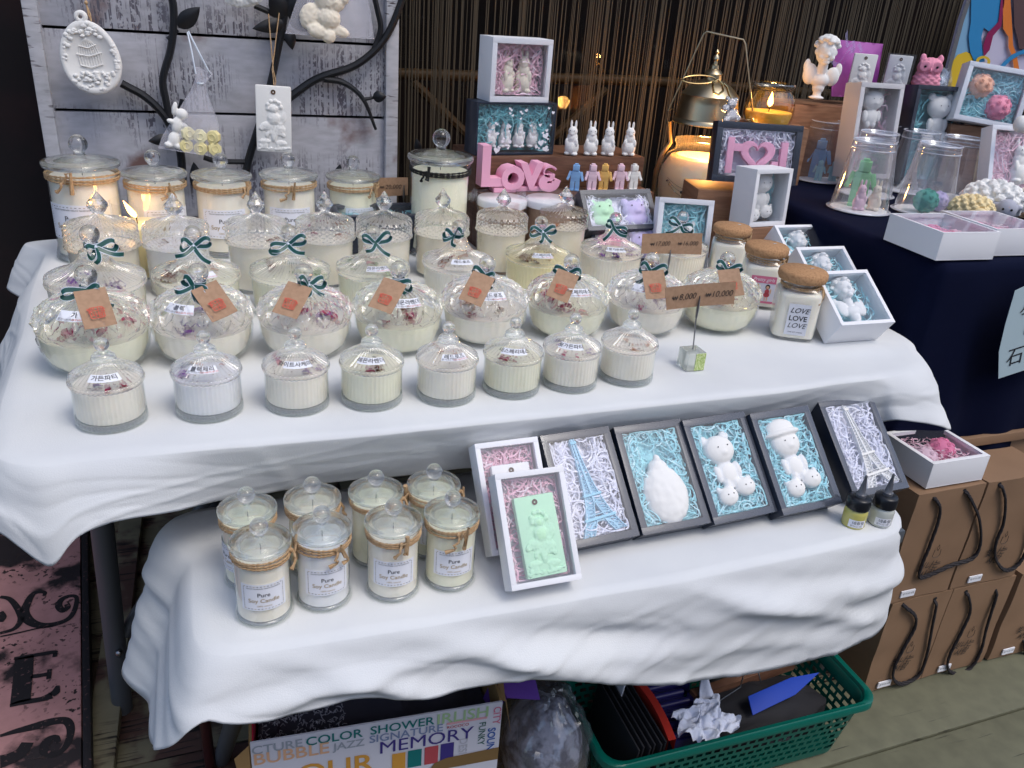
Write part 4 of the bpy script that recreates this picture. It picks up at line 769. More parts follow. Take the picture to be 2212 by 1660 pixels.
def f_eiffel(m, H=.155):
    mb = MB(); w = lambda y: .036*math.exp(-y/H*3.0)+.0022
    N = 28; th = .007
    for s_ in (-1, 1):
        for i in range(N):
            a, b = i/N*H*.97, (i+1)/N*H*.97; wa, wb = w(a), w(b); ta = .020 if a < .022 else .016; ia, ib = max(0, wa-ta), max(0, wb-ta)
            if a > H*.45: ia = ib = 0
            for (p, q, p2, q2) in ((wa, wb, wa-.0014, wb-.0014), (max(ia+.0014, 0), max(ib+.0014, 0), ia, ib)):
                mb.prism([(s_*p, a), (s_*q, b), (s_*q2, b), (s_*p2, a)][::s_], 0, th, m)
            if ia < wa-.003:
                for u0, u1 in ((ia, wb), (wa, ib)): mb.tube([(s_*u0, a, th*.7), (s_*u1, b, th*.7)], .0007, m, 4)
                mb.add([(s_*wa, a, .002), (s_*wb, b, .002), (s_*ib, b, .002), (s_*ia, a, .002)], [(0, 1, 2, 3)], m, None, False)
    for y, ww, h in ((.024, w(.024)+.002, .004), (.060, w(.06)+.002, .0035), (H*.93, .005, .004)): mb.box((0, y, th/2), (ww*2, h, th+.004), m)
    mb.box((0, .030, th/2), (w(.03)*2, .0012, th), m); mb.box((0, H*.985, th/2), (.0022, H*.05, .0022), m)
    arc = [(.024*cos(a*pi/12), .021*sin(a*pi/12)) for a in range(13)]; mb.tube([(x, y, th*.5) for x, y in arc], .0022, m, 6)
    return [('tower', mb.mesh('tower'))]
def f_soap(m, fig=None):
    q = [(-.030, 0), (.030, 0), (.030, .112), (-.030, .112)]; mb = MB(); mb.prism(q, 0, .012, m)
    body = mb.mesh('slab', .003)
    rl = MB()
    rr_ = random.Random(9); frill = [(rr_.gauss(0, .009), rr_.uniform(.028, .062), .0115, rr_.uniform(.003, .006), rr_.uniform(.003, .007), .003) for _ in range(26)]+[(rr_.uniform(-.026, .026), rr_.uniform(.004, .011), .0115, .004, .003, .0022) for _ in range(16)]+[(.001+.011*cos(t), .078+.010*sin(t), .012, .004, .004, .003) for t in (0, .7, 1.4, 2.1, 2.8, 3.5)]
    for s_ in frill+[(0, .074, .012, .008, .008, .0045), (-.016, .066, .0105, .010, .016, .0018), (.017, .070, .0105, .011, .018, .0018), (0, .058, .012, .011, .012, .005), (-.010, .044, .011, .014, .009, .004), (.008, .040, .011, .013, .010, .004), (0, .028, .011, .006, .012, .004), (.016, .060, .011, .006, .012, .003), (-.016, .018, .011, .012, .006, .003), (.012, .016, .011, .012, .006, .003)]: rl.ball(s_[:3], s_[3:], m, n=14, k=8)
    rl = fuse(rl, .0014, 2, lambda v: .0007*noise.noise(v*420))
    hole = MB().lathe([(.001, .0122), (.0035, .0123), (.0042, .0128)], 16, 'kraft_dark', Matrix.Translation((0, .102, 0))).mesh('hole')
    return [('slab', body), ('relief', rl.mesh('relief', ang=180)), ('hole', hole)]
def f_oval(m, w=.05, h=.065, cage=True):
    mb = MB(); pts = []
    for i in range(56): a = 2*pi*i/56; pts.append((w*cos(a)*(1-.10*sin(a)), h*sin(a)))
    for sc_, z0, z1 in ((1, 0, .010), (.86, .010, .0105)): pass
    vs = []; fs = []; prof = [(0, 0), (.97, 0), (1, .003), (1, .009), (.96, .0115), (.84, .0118), (.80, .0095), (0, .0090)]
    n = len(pts)
    for sc_, z in prof: vs += [(x*max(sc_, .001), y*max(sc_, .001), z) for x, y in pts]
    for k in range(len(prof)-1): fs += [(k*n+i, k*n+(i+1) % n, (k+1)*n+(i+1) % n, (k+1)*n+i) for i in range(n)]
    mb.add(vs, fs, m)
    mb.lathe([(.0032, -.001), (.0075, 0), (.0115, .002), (.0115, .008), (.009, .0105), (.0045, .0105), (.0032, .009)], 28, m, Matrix.Translation((0, h+.005, 0)))
    body = mb.mesh('plaque', ang=50); r_ = MB(); rr = random.Random(5)
    for i in range(64):
        a = rr.uniform(0, 6.283); t = rr.uniform(.74, .92); s_ = rr.uniform(.0022, .0042)
        if sin(a) < -.3 or rr.random() < .75: r_.ball((w*t*cos(a)*(1-.10*sin(a)), h*t*sin(a), .0112), (s_*1.3, s_, s_*.55), m, n=8, k=6)
    for i in range(26): r_.ball((rr.uniform(-.028, .028), rr.uniform(-.045, -.026), .0108), (rr.uniform(.003, .006), rr.uniform(.0025, .005), .0032), m, n=10, k=6)
    for i in range(14): r_.ball((rr.uniform(-.020, .022), rr.uniform(.038, .050), .0108), (rr.uniform(.003, .006), rr.uniform(.0025, .004), .0032), m, n=10, k=6)
    for y, ww in ((-.014, .020), (.006, .022), (.020, .015)): r_.tube([(-ww, y+.002, .0105), (0, y-.003, .0118), (ww, y+.002, .0105)], .0012, m, 6)
    for k in range(9): x = (k-4)*.0048; r_.tube([(x, -.014, .0105), (x, .006, .0110)], .0006, m, 5); r_.tube([(x*.9, .008, .0108), (x*.75, .020, .0108)], .0006, m, 5)
    for k in range(7): x = (k-3)*.0045; r_.tube([(x, .021, .0105), (x*.5, .030, .0110), (0, .034, .0108)], .0006, m, 5)
    return [('plaque', body), ('relief', r_.mesh('relief', ang=60), None, 'stuff')]
def f_bust(m):
    sp = [(0, .088, .002, .019, .023, .021), (0, .060, 0, .010, .020, .010), (0, .036, 0, .020, .014, .012), (-.022, .046, .0, .014, .020, .008), (.022, .044, .0, .014, .018, .008), (-.030, .060, -.002, .007, .014, .005), (.032, .056, -.002, .007, .014, .005), (0, .022, 0, .012, .012, .010), (0, .010, 0, .008, .010, .008), (0, .003, 0, .015, .004, .014),
          (0, .084, .021, .004, .005, .005), (0, .076, .018, .006, .003, .004), (0, .070, .016, .007, .005, .005), (-.009, .079, .015, .007, .006, .005), (.009, .079, .015, .007, .006, .005), (-.018, .088, .002, .004, .006, .005), (.018, .088, .002, .004, .006, .005), (0, .096, .018, .012, .003, .003)]
    rr = random.Random(2)
    for i in range(46):
        a = rr.uniform(0, 6.283); e = rr.uniform(.25, 1.5); y = .094+.022*sin(e); q = cos(e); z = .002+.022*q*sin(a)
        if z > .018 and y < .104: continue
        sp.append((.021*q*cos(a), y, z-.001, rr.uniform(.005, .008), rr.uniform(.004, .006), rr.uniform(.005, .007)))
    return [('bust', lumps(sp, m, .0014, 2).mesh('bust', ang=180))]
def f_owl(m):
    sp = [(0, .030, 0, .026, .031, .022), (0, .058, .002, .024, .019, .020), (-.016, .074, 0, .006, .009, .005), (.016, .074, 0, .006, .009, .005)]
    o = lumps(sp, m, .0012, 3, lambda v: (.0016*(abs(sin(v.y*330+v.x*200))*abs(sin(v.y*330-v.x*200))) if v.y < .050 else .0003*sin(v.x*900)))
    r_ = MB()
    for s_ in (-1, 1): r_.lathe([(.002, .001), (.005, .002), (.0095, .001), (.0105, -.002)], 20, m, Matrix.Translation((s_*.011, .060, .0195)))
    r_.ball((0, .054, .023), (.0025, .005, .004), m, n=8, k=6)
    return [('figure', o.mesh('figure', ang=180)), ('face', r_.mesh('face')), ('eyes', eyes_mesh([(-.011, .060, .0215), (.011, .060, .0215)], .0024))]
def f_sheep(m, fm, w=1.0):
    rr = random.Random(4)
    sp = [(0, .024, -.004, .038*w, .024, .022)]+[(.037*w*cos(t*2.39996)*math.sqrt(1-(1-2*(t+.5)/90)**2), .025+.024*(1-2*(t+.5)/90), -.004+.022*sin(t*2.39996)*math.sqrt(1-(1-2*(t+.5)/90)**2), .0055, .0050, .0050) for t in range(90)]+[(-.014, .005, .006, .006, .006, .006), (.016, .005, .006, .006, .006, .006)]
    o = lumps(sp, m, .0013, 2, lambda v: .0016*noise.noise(v*260)+.0010*noise.noise(v*500))
    fc = lumps([(.016*w, .020, .022, .013, .014, .011), (.004*w, .024, .020, .007, .004, .003), (.028*w, .024, .020, .007, .004, .003)], fm, .0013, 3)
    return [('wool', o.mesh('wool', ang=180)), ('face', fc.mesh('face', ang=180)), ('eyes', eyes_mesh([(.011*w, .022, .0325), (.021*w, .022, .0325)], .0016))]
def f_roses(m, r=.026):
    mb = MB(); rr = random.Random(8); mb.ball((0, 0, 0), r*.95, m, n=18, k=12)
    for i in range(34):                       # small spiral rosettes all over a ball
        z = 1-2*(i+.5)/34; a = i*2.39996; q = math.sqrt(1-z*z); d = Vector((q*cos(a), q*sin(a), z)); M = Matrix.Translation(d*r*.93) @ d.to_track_quat('Z', 'Y').to_matrix().to_4x4()
        mb.tube([(r*.20*(1-t*.85)*cos(t*11), r*.20*(1-t*.85)*sin(t*11), r*.06*t+r*.01) for t in [k/14 for k in range(15)]], r*.045, m, 4, M)
    return [('rose_ball', mb.mesh('rose_ball'))]
def f_heart_letters(m):
    def heart(s, cx, cy, n=32):
        return [(cx+s*16*sin(t)**3/16, cy+s*(13*cos(t)-5*cos(2*t)-2*cos(3*t)-cos(4*t))/16) for t in [2*pi*i/n for i in range(n)]]
    mb = MB(); n = 32; a = heart(.034, .004, .040, n); b = heart(.019, .004, .042, n); vs = []
    for z in (0, .012): vs += [(x, y, z) for x, y in a]+[(x, y, z) for x, y in b]
    fs = [];
    for i in range(n): j = (i+1) % n; fs += [(2*n+i, 3*n+i, 3*n+j, 2*n+j), (i, j, n+j, n+i), (i, 2*n+i, 2*n+j, j), (n+i, n+j, 3*n+j, 3*n+i)]
    mb.add(vs, fs, m, None, False)
    for x, y0, y1, tl in ((-.050, .004, .070, -.06), (.056, .010, .066, 0), (.040, .006, .03, 0)):
        mb.box((x, (y0+y1)/2, .006), (.013, y1-y0, .012), m)
    mb.box((-.033, .052, .006), (.036, .014, .012), m); mb.box((.046, .012, .006), (.024, .012, .012), m)
    return [('letters', mb.mesh('letters', .003))]
def shreds(w, h, z, m, n, seed, hole=None, curl=1.0, wd=.0019):
    rr = random.Random(seed); mb = MB()
    for k in range(n):
        if hole and rr.random() < .8:
            while True:
                x, y = rr.uniform(-w/2, w/2), rr.uniform(0, h)
                if abs(x-hole[0]) > hole[2] or abs(y-hole[1]) > hole[3]: break
        else: x, y = rr.uniform(-w/2, w/2), rr.uniform(0, h)
        zz = z+rr.uniform(-.010, .002); a = rr.uniform(0, 6.28); L = rr.uniform(.016, .050); cu = rr.uniform(-2.6, 2.6)*curl; ph = rr.uniform(0, 6); up = rr.uniform(.001, .005); wq = wd*rr.uniform(.6, 1.5); mm_ = m if rr.random() < .72 else m+'_pale'
        p = Vector((x, y, zz)); pts = []; S = 7
        for i in range(S): pts.append(p.copy()); aa = a+cu*i/S; p = p+Vector((cos(aa), sin(aa), up/L*2*cos(ph+i)))*(L/S)
        vs = []
        if hole and abs(x-hole[0]) < hole[2]*1.1 and abs(y-hole[1]) < hole[3]*1.1:
            for q in pts: q.z -= .011
        for i, q in enumerate(pts):
            q.x = max(-w/2, min(w/2, q.x)); q.y = max(0.001, min(h, q.y)); q.z = min(q.z, z+.0035)
            t = ph+i*.5; d = Vector((-sin(a+cu*i/S), cos(a+cu*i/S), .8*sin(t)))*wq*.5; vs += [tuple(q-d), tuple(q+d)]
        mb.add(vs, [(2*i, 2*i+1, 2*i+3, 2*i+2) for i in range(S-1)], mm_, None, True)
    return mb.mesh('paper_shreds')
def hollow_box(w, h, d, b, m, inner=None, t=.0016, lip=.004):
    """face in the xy plane (bottom edge at y=0), body behind it; a frame of width b round the opening"""
    mb = MB(); im = inner or m
    mb.box((0, h/2, -d+t/2), (w, h, t), m)
    mb.box((-w/2+t/2, h/2, -d/2), (t, h-.0002, d-2*t), m); mb.box((w/2-t/2, h/2, -d/2), (t, h-.0002, d-2*t), m)
    mb.box((0, t/2, -d/2), (w-2*t, t, d-2*t), m); mb.box((0, h-t/2, -d/2), (w-2*t, t, d-2*t), m)
    for c, s_ in (((0, b/2, -t/2), (w, b, t)), ((0, h-b/2, -t/2), (w, b, t)), ((-w/2+b/2, h/2, -t/2), (b, h-2*b, t)), ((w/2-b/2, h/2, -t/2), (b, h-2*b, t))): mb.box(c, s_, m)
    for c, s_ in (((0, b-t*.3, -lip), (w-2*b, t*.6, lip*2-.001)), ((0, h-b+t*.3, -lip), (w-2*b, t*.6, lip*2-.001)), ((-w/2+b-t*.3, h/2, -lip), (t*.6, h-2*b, lip*2-.001)), ((w/2-b+t*.3, h/2, -lip), (t*.6, h-2*b, lip*2-.001))): mb.box(c, s_, im)
    return mb
def gift_box(label, M, w, h, d, m, b, shred, n=150, seed=1, content=None, clabel=None, ccat=None, hole=None, film=True, sinset=.006, group=None, cs=1.0, cpos=(0, 0), crot=0, cz=-.014, name='gift_box', hearts=False, curl=1.0, cgroup=None):
    mb = hollow_box(w, h, d, b, m)
    parts = [('box', mb.mesh('box', .0004))]
    if shred:
        ww, hh = w-2*b-.004, h-2*b-.004
        s_ = shreds(ww, hh, -sinset, 'shred_'+shred, int(n*2.3), seed, hole and (hole[0], hole[1], hole[2], hole[3]), curl)
        for v in s_.vertices: v.co.y += b+.002
        parts.append(('paper_shreds', s_, None, 'stuff'))
        bd = MB().box((0, h/2, -d*.5-sinset), (w-2*b, h-2*b, .002), 'shred_'+shred).mesh('paper_bed'); parts.append(('paper_bed', bd))
    if film:
        f = MB().add([(-w/2+b, b, .0006), (w/2-b, b, .0006), (w/2-b, h-b, .0006), (-w/2+b, h-b, .0006)] if b < .0095 else [(-w/2, 0, .0006), (w/2, 0, .0006), (w/2, h, .0006), (-w/2, h, .0006)], [(0, 1, 2, 3)], 'film' if not hearts else 'film', None, False)
        parts.append(('window_film', f.mesh('window_film')))
    if hearts:
        hm = MB(); rr = random.Random(11)
        for k in range(60):
            x, y, s_, ro = rr.uniform(-w/2+.008, w/2-.008), rr.uniform(.008, h-.008), rr.choice((.003, .003, .004, .0075)), rr.uniform(-.5, .5)
            if abs(x) < w*.28 and abs(y-h*.45) < h*.25 and s_ > .004: continue
            c = [(s_*sin(t)**3, s_*(13*cos(t)-5*cos(2*t)-2*cos(3*t)-cos(4*t))/16) for t in [2*pi*i/20 for i in range(20)]]
            hm.add([(x+a*cos(ro)-q*sin(ro), y+a*sin(ro)+q*cos(ro), .0011) for a, q in c], [tuple(range(20))[::-1]], 'label', None, False)
        parts.append(('heart_print', hm.mesh('heart_print'), None, 'stuff'))
    e = thing(name, label, 'box', M, parts, group)
    if content:
        for i, (cp, cl, off, sc_, ro) in enumerate(content if isinstance(content, list) and isinstance(content[0], tuple) and callable(content[0][0]) is False and len(content[0]) == 5 else [(content, clabel, cpos, cs, crot)]):
            thing(ccat.replace(' ', '_'), cl, ccat, M @ Matrix.Translation((off[0], off[1], cz)) @ Matrix.Rotation(ro, 4, 'Z') @ Matrix.Scale(sc_, 4), cp, cgroup)
    return e
def stand(u, v, z, rz=0, s=1, y=None):   # figure upright at a pixel of a level plane (or depth y)
    p = P(u, v, z) if y is None else PY(u, v, y)
    return Matrix.Translation(p) @ Matrix.Rotation(-math.atan2(p.x, p.y)+rz, 4, 'Z') @ Matrix.Rotation(pi/2, 4, 'X') @ Matrix.Scale(s, 4)
def face_pose(x, y, z0, yaw, tilt, roll=0): return pose((x, y, z0), rad(yaw), 1, rad(tilt)) @ Matrix.Rotation(rad(roll), 4, 'Z')
def low_pose(*a): return face_pose(*a) @ Matrix.Scale(.88, 4)      # these boxes are a size smaller
# ---------------------------------------------------------------- low table: boxes leaning on the cloth
gift_box('rear white gift box of pink paper holding a white soap tag', low_pose(0.3529, 0.7841, 0.6138, .8, 51), .100, .163, .033, 'paper', .008, 'pink', 150, 1, f_soap('plaster'), 'white hanging soap tag in the rear pink lined white box', 'soap tag', hole=(0, .05, .03, .055), cpos=(0, .016), crot=0, cz=-.013, sinset=.016)
gift_box('front white gift box of pink paper holding a mint green soap tag', low_pose(0.3555, 0.7137, 0.6138, -.2, 51.5), .1035, .159, .033, 'paper', .008, 'pink', 150, 2, f_soap('p_mint'), 'mint green soap tag with fairy relief in the front white box', 'soap tag', hole=(0, .05, .03, .055), cpos=(.004, .012), crot=.03, cz=-.015, sinset=.016)
BB = [('black gift box with sky blue tower ornament on lilac white shreds', 0.462, 0.7744, 3.0, 43, .119, .176, 'white', f_eiffel('p_sky'), 'sky blue lattice tower ornament on white shreds', 'tower ornament', (.006, .014), 1.0, .10),
      ('black gift box with a large white egg shaped plaster piece', 0.572, 0.777, 1.5, 43, .122, .174, 'aqua', None, 'white egg shaped plaster piece on aqua shreds', 'plaster ornament', (0, .06), 1.0, 0),
      ('black gift box with a round headed plaster bear and two small heads', 0.6829, 0.7762, 3.5, 44, .124, .173, 'aqua', f_bear('plaster'), 'white plaster bear with two small heads on aqua shreds', 'plaster figure', (0, .024), 1.05, .08),
      ('black gift box with a hat wearing plaster bear', 0.7938, 0.7709, 3.0, 44, .124, .174, 'aqua', f_bear('plaster', 1), 'white plaster bear in a wide cap on aqua shreds', 'plaster figure', (0, .024), 1.05, .08),
      ('rightmost black gift box with a white tower ornament', 0.931, 0.7832, 1.0, 41, .122, .176, 'white', f_eiffel('plaster'), 'white lattice tower ornament with pinkish lattice on white shreds', 'tower ornament', (.010, .012), 1.0, .12)]
for i, (lb, x, y, yaw, ti, w, h, sh, ct, cl, cc, cp, cs_, cr_) in enumerate(BB):
    if ct is None:
        eg = lumps([(0, -.004, 0, .040, .048, .020), (0, .038, 0, .018, .018, .012), (0, .054, .004, .006, .008, .006)], 'plaster', .0018, 6, lambda v: .0012*noise.noise(v*90)); ct = [('figure', eg.mesh('figure', ang=180))]
    gift_box(lb, low_pose(x, y, 0.6138, yaw, ti), w, h, .036, 'black_card', .011, sh, 280, 10+i, ct, cl, cc, hole=(0, h*.42, w*(.20 if sh == 'white' else .24), h*.36), cpos=cp, cs=cs_, crot=cr_, cz=-.008, sinset=.004, group='black gift boxes leaning on the low table', curl=1.3)
# small dropper bottles
for i, (u, v, m, lb) in enumerate(((1841, 1132, 'oil_yellow', 'left dropper bottle of yellow oil with black cap'), (1898, 1128, 'oil_clear', 'right dropper bottle of clear oil with black cap'))):
    p = P(u, v, ZL); sf = cyl(.0190, .012, .35)
    lb_ = MB(); patch(lb_, .026, .014, sf, 'label', .0005); t = MB(); write(t, '네츄럴', .007, 'ink', at=(.002, .002), z=.001, surf=sf); write(t, '향기나는사람', .0035, 'ink', at=(0, -.004), z=.001, surf=sf)
    thing('dropper_bottle', lb, 'bottle', pose(p, -math.atan2(p.x, p.y), .88), [
        ('bottle', MB().lathe([(.001, .001), (.0175, .0005), (.0190, .003), (.0190, .026), (.0180, .031), (.0150, .0345), (.0140, .036)], 40, m).mesh('bottle', ang=60)),
        ('cap', MB().lathe([(.0165, .034), (.0185, .0345), (.0190, .038), (.0185, .052), (.0160, .0545), (.0080, .0555)], 48, 'bottle_black', rf=ribs(24, .012)).mesh('cap', ang=50), [('nozzle', MB().lathe([(.0085, .055), (.0085, .060), (.0060, .062), (.0045, .074), (.0020, .088), (.0022, .0885), (.0022, .093), (.001, .094)], 24, 'nozzle').mesh('nozzle', ang=50))]),
        ('label', lb_.mesh('label'), [('lettering', t.mesh('lettering'))])], 'dropper bottles on the low table')
# ---------------------------------------------------------------- kraft bags
def Zb(x, y): return ((1980+x/3.018)*.9357, (1050+y/3.018)*.9357)
YB = .910
def bag(label, x0, z0, w, h, rope, bl=True, dx=0, depth=.10, yb=YB):
    O = Vector((x0, yb, z0)); mb = MB()
    for o_, a_, b_ in (((0, 0, 0), (w, 0, 0), (0, 0, h)), ((w, depth, 0), (-w, 0, 0), (0, 0, h)), ((0, depth, 0), (0, -depth, 0), (0, 0, h)), ((w, 0, 0), (0, depth, 0), (0, 0, h)), ((0, 0, h), (w, 0, 0), (0, depth, 0))):
        def fn(a, b, o_=Vector(o_), a_=Vector(a_), b_=Vector(b_)):
            q = o_+a_*a+b_*b; g_ = q+O; return q+Vector((.0022*noise.noise(g_*16), -.0030*noise.noise(g_*13+Vector((5, 0, 0)))-.0012*abs(noise.noise(g_*31)), .0010*noise.noise(g_*20)))
        mb.sheet(16, 22, fn, 'kraft')
    parts = [('bag', mb.mesh('bag', 0, 50)), ('side_fold', MB().box((w+.0006, depth/2, h/2), (.0010, .006, h-.01), 'kraft_dark').mesh('side_fold'))]
    if rope:
        pts = [PY(*Zb(*q), yb-.006)-O for q in rope]; N = len(pts); c = []
        for i in range(N-1):
            a, b = pts[i], pts[i+1]; pa = pts[i-1] if i else a*2-b; pb = pts[i+2] if i+2 < N else b*2-a
            for k in range(7): t = k/7; c.append(.5*((2*a)+(b-pa)*t+(2*pa-5*a+4*b-pb)*t*t+(3*a-pa-3*b+pb)*t**3))
        c.append(pts[-1]); c[0].y += .012; c[-1].y += .012; n = len(c)
        rp = MB(); D = MB()
        for k in range(3):
            rp.tube([q+Vector((.0019*cos(i*.9+k*2.09), .0, .0019*sin(i*.9+k*2.09)))+Vector((0, .0019*sin(i*.9+k*2.09+1), 0)) for i, q in enumerate(c)], .0024, 'rope', 6)
        parts.append(('rope_handle', rp.mesh('rope_handle')))
        for q in (pts[0], pts[-1]): D.lathe([(.0005, 0), (.0045, 0)], 14, 'ink', Matrix.Translation((q.x, -.0009, q.z)) @ Matrix.Rotation(pi/2, 4, 'X'))
        parts.append(('eyelets', D.mesh('eyelets')))
    if bl:
        T = Matrix.Translation((w*.5, -.0034, h*.27)) @ Matrix.Rotation(pi/2, 4, 'X'); pr = MB(); write(pr, '빛나는\n사람', .021, 'ink', T=T, bold=.006, shear=.35)
        pr.tube([(x+.012, y+.036, 0) for x, y in [(-.008, .010), (-.009, -.004), (-.004, -.008), (.005, -.008), (.009, -.003), (.008, .010)]], .0005, 'ink', 4, T).tube([(x+.012, y+.036, 0) for x, y in [(0, .008), (-.003, .014), (0, .022), (.003, .014), (0, .008)]], .0005, 'ink', 4, T)
        parts.append(('print', pr.mesh('print')))
        lm = MB().box((w*.33, -.0030, h*.07), (.034, .0024, .015), 'label').mesh('sticker'); lt_ = MB(); write(lt_, '향기나는사람', .0052, 'ink', T=Matrix.Translation((w*.33, -.0046, h*.075)) @ Matrix.Rotation(pi/2, 4, 'X')); parts.append(('sticker', lm, [('lettering', lt_.mesh('lettering'))]))
    return thing('paper_bag', label, 'bag', pose(O), parts, 'kraft paper bags with black rope handles')
x1 = 1.197; wb = .157
bag('kraft bag at the lower left with a closed U shaped rope', x1, .002, wb, .236, [(325, 1055), (400, 1120), (400, 1200), (330, 1330), (260, 1470), (250, 1560), (310, 1595), (420, 1540), (475, 1420), (520, 1200), (555, 1015)])
bag('kraft bag in the lower middle with a wide U shaped rope', x1+wb+.002, .002, .172, .236, [(770, 965), (785, 1090), (720, 1240), (640, 1400), (630, 1490), (690, 1525), (790, 1480), (860, 1360), (900, 1200), (985, 930)])
bag('kraft bag at the lower right corner, mostly cut off', x1+wb+.192, .002, .16, .236, [(1165, 1300), (1160, 1340), (1180, 1420), (1260, 1430), (1300, 1250)], dx=.02)
bag('upper left kraft bag with its rope bent into an L', x1-.026, .242, .165, .250, [(540, 305), (575, 370), (560, 470), (500, 640), (450, 760), (430, 850), (500, 838), (650, 770), (800, 720), (855, 620), (850, 460), (800, 330), (760, 260)])
bag('upper right kraft bag with its rope hanging in a loop', x1+.145, .242, .175, .250, [(1005, 215), (1030, 320), (1015, 480), (965, 610), (960, 720), (1020, 800), (1100, 780), (1170, 680), (1210, 520), (1230, 300)])
single('cardboard_box', 'folded kraft cardboard box behind the upper paper bags', 'box', pose((1.50, 1.04-.02, .0)), MB().box((0, .03, .25), (.36, .05, .535), 'kraft').box((-.02, -.004, .515), (.30, .012, .02), 'kraft').mesh('cardboard_box', .002))
gift_box('white gift box of pink roses tilted on the kraft bags', face_pose(1.262, .918, .548, 0, 0), .137, .122, .052, 'paper', .009, 'pink', 90, 31, f_roses('p_rose', .027), 'red pink rose ball in the white box on the bags', 'rose ball', cpos=(.028, .070), cz=-.026, sinset=.014)
thing('rose_ball', 'pale pink rose ball in the white box on the bags', 'rose ball', face_pose(1.262, .918, .548, 0, 0) @ Matrix.Translation((-.028, .055, -.028)), f_roses('p_pale_pink', .026))
# ---------------------------------------------------------------- right end of the upper table
gift_box('upright white gift box of teal shreds behind the 16,000 card', face_pose(.948, 1.452, .752, -19, 78), .116, .144, .045, 'paper', .011, 'aqua', 170, 41, f_bear('plaster', 0, False), 'white plaster bear in the box behind the 16,000 card', 'plaster figure', hole=(0, .05, .02, .04), cpos=(0, -.010), cz=-.016, sinset=.012, cs=.95)
gift_box('tallest white gift box with a standing plaster bear, beside the lantern', pose(PY(1657, 489, 1.42), rad(6), 1, rad(86)), .098, .118, .065, 'paper', .009, 'aqua', 90, 42, f_bear('plaster', 0, True), 'plaster bear with black eyes standing in the tallest white box', 'plaster figure', hole=(0, .05, .035, .06), cpos=(0, .004), cz=-.034, sinset=.030, cs=.92)
single('wooden_block', 'small wooden block under the tallest white gift box', 'block', pose(PY(1657, 489, 1.42)+Vector((.0, .03, -.0535)), rad(6)), MB().box((0, 0, 0), (.10, .07, .104), 'wood_box').mesh('wooden_block', .001))
for k, (x, y, lb, cl) in enumerate(((1.172, 1.295, 'white gift box leaning third from the front of its row', 'white plaster cherub bust deep in the rearmost leaning box'), (1.108, 1.140, 'white gift box leaning in the middle of its row', 'white plaster cherub head in the middle leaning box'), (1.040, 1.000, 'nearest white gift box leaning on the table edge with a cherub head', 'white plaster cherub head in the nearest leaning box'))):
    gift_box(lb, face_pose(x, y, .795, -1, 34), .112, .113, .054, 'paper', .007, 'aqua', 110, 43+k, f_bust('plaster'), cl, 'cherub bust', hole=(.005, .045, .03, .04), cpos=(.004, .010), cz=-.024, sinset=.022, cs=.84, group='white gift boxes leaning in a row', cgroup='cherub busts in the leaning boxes')
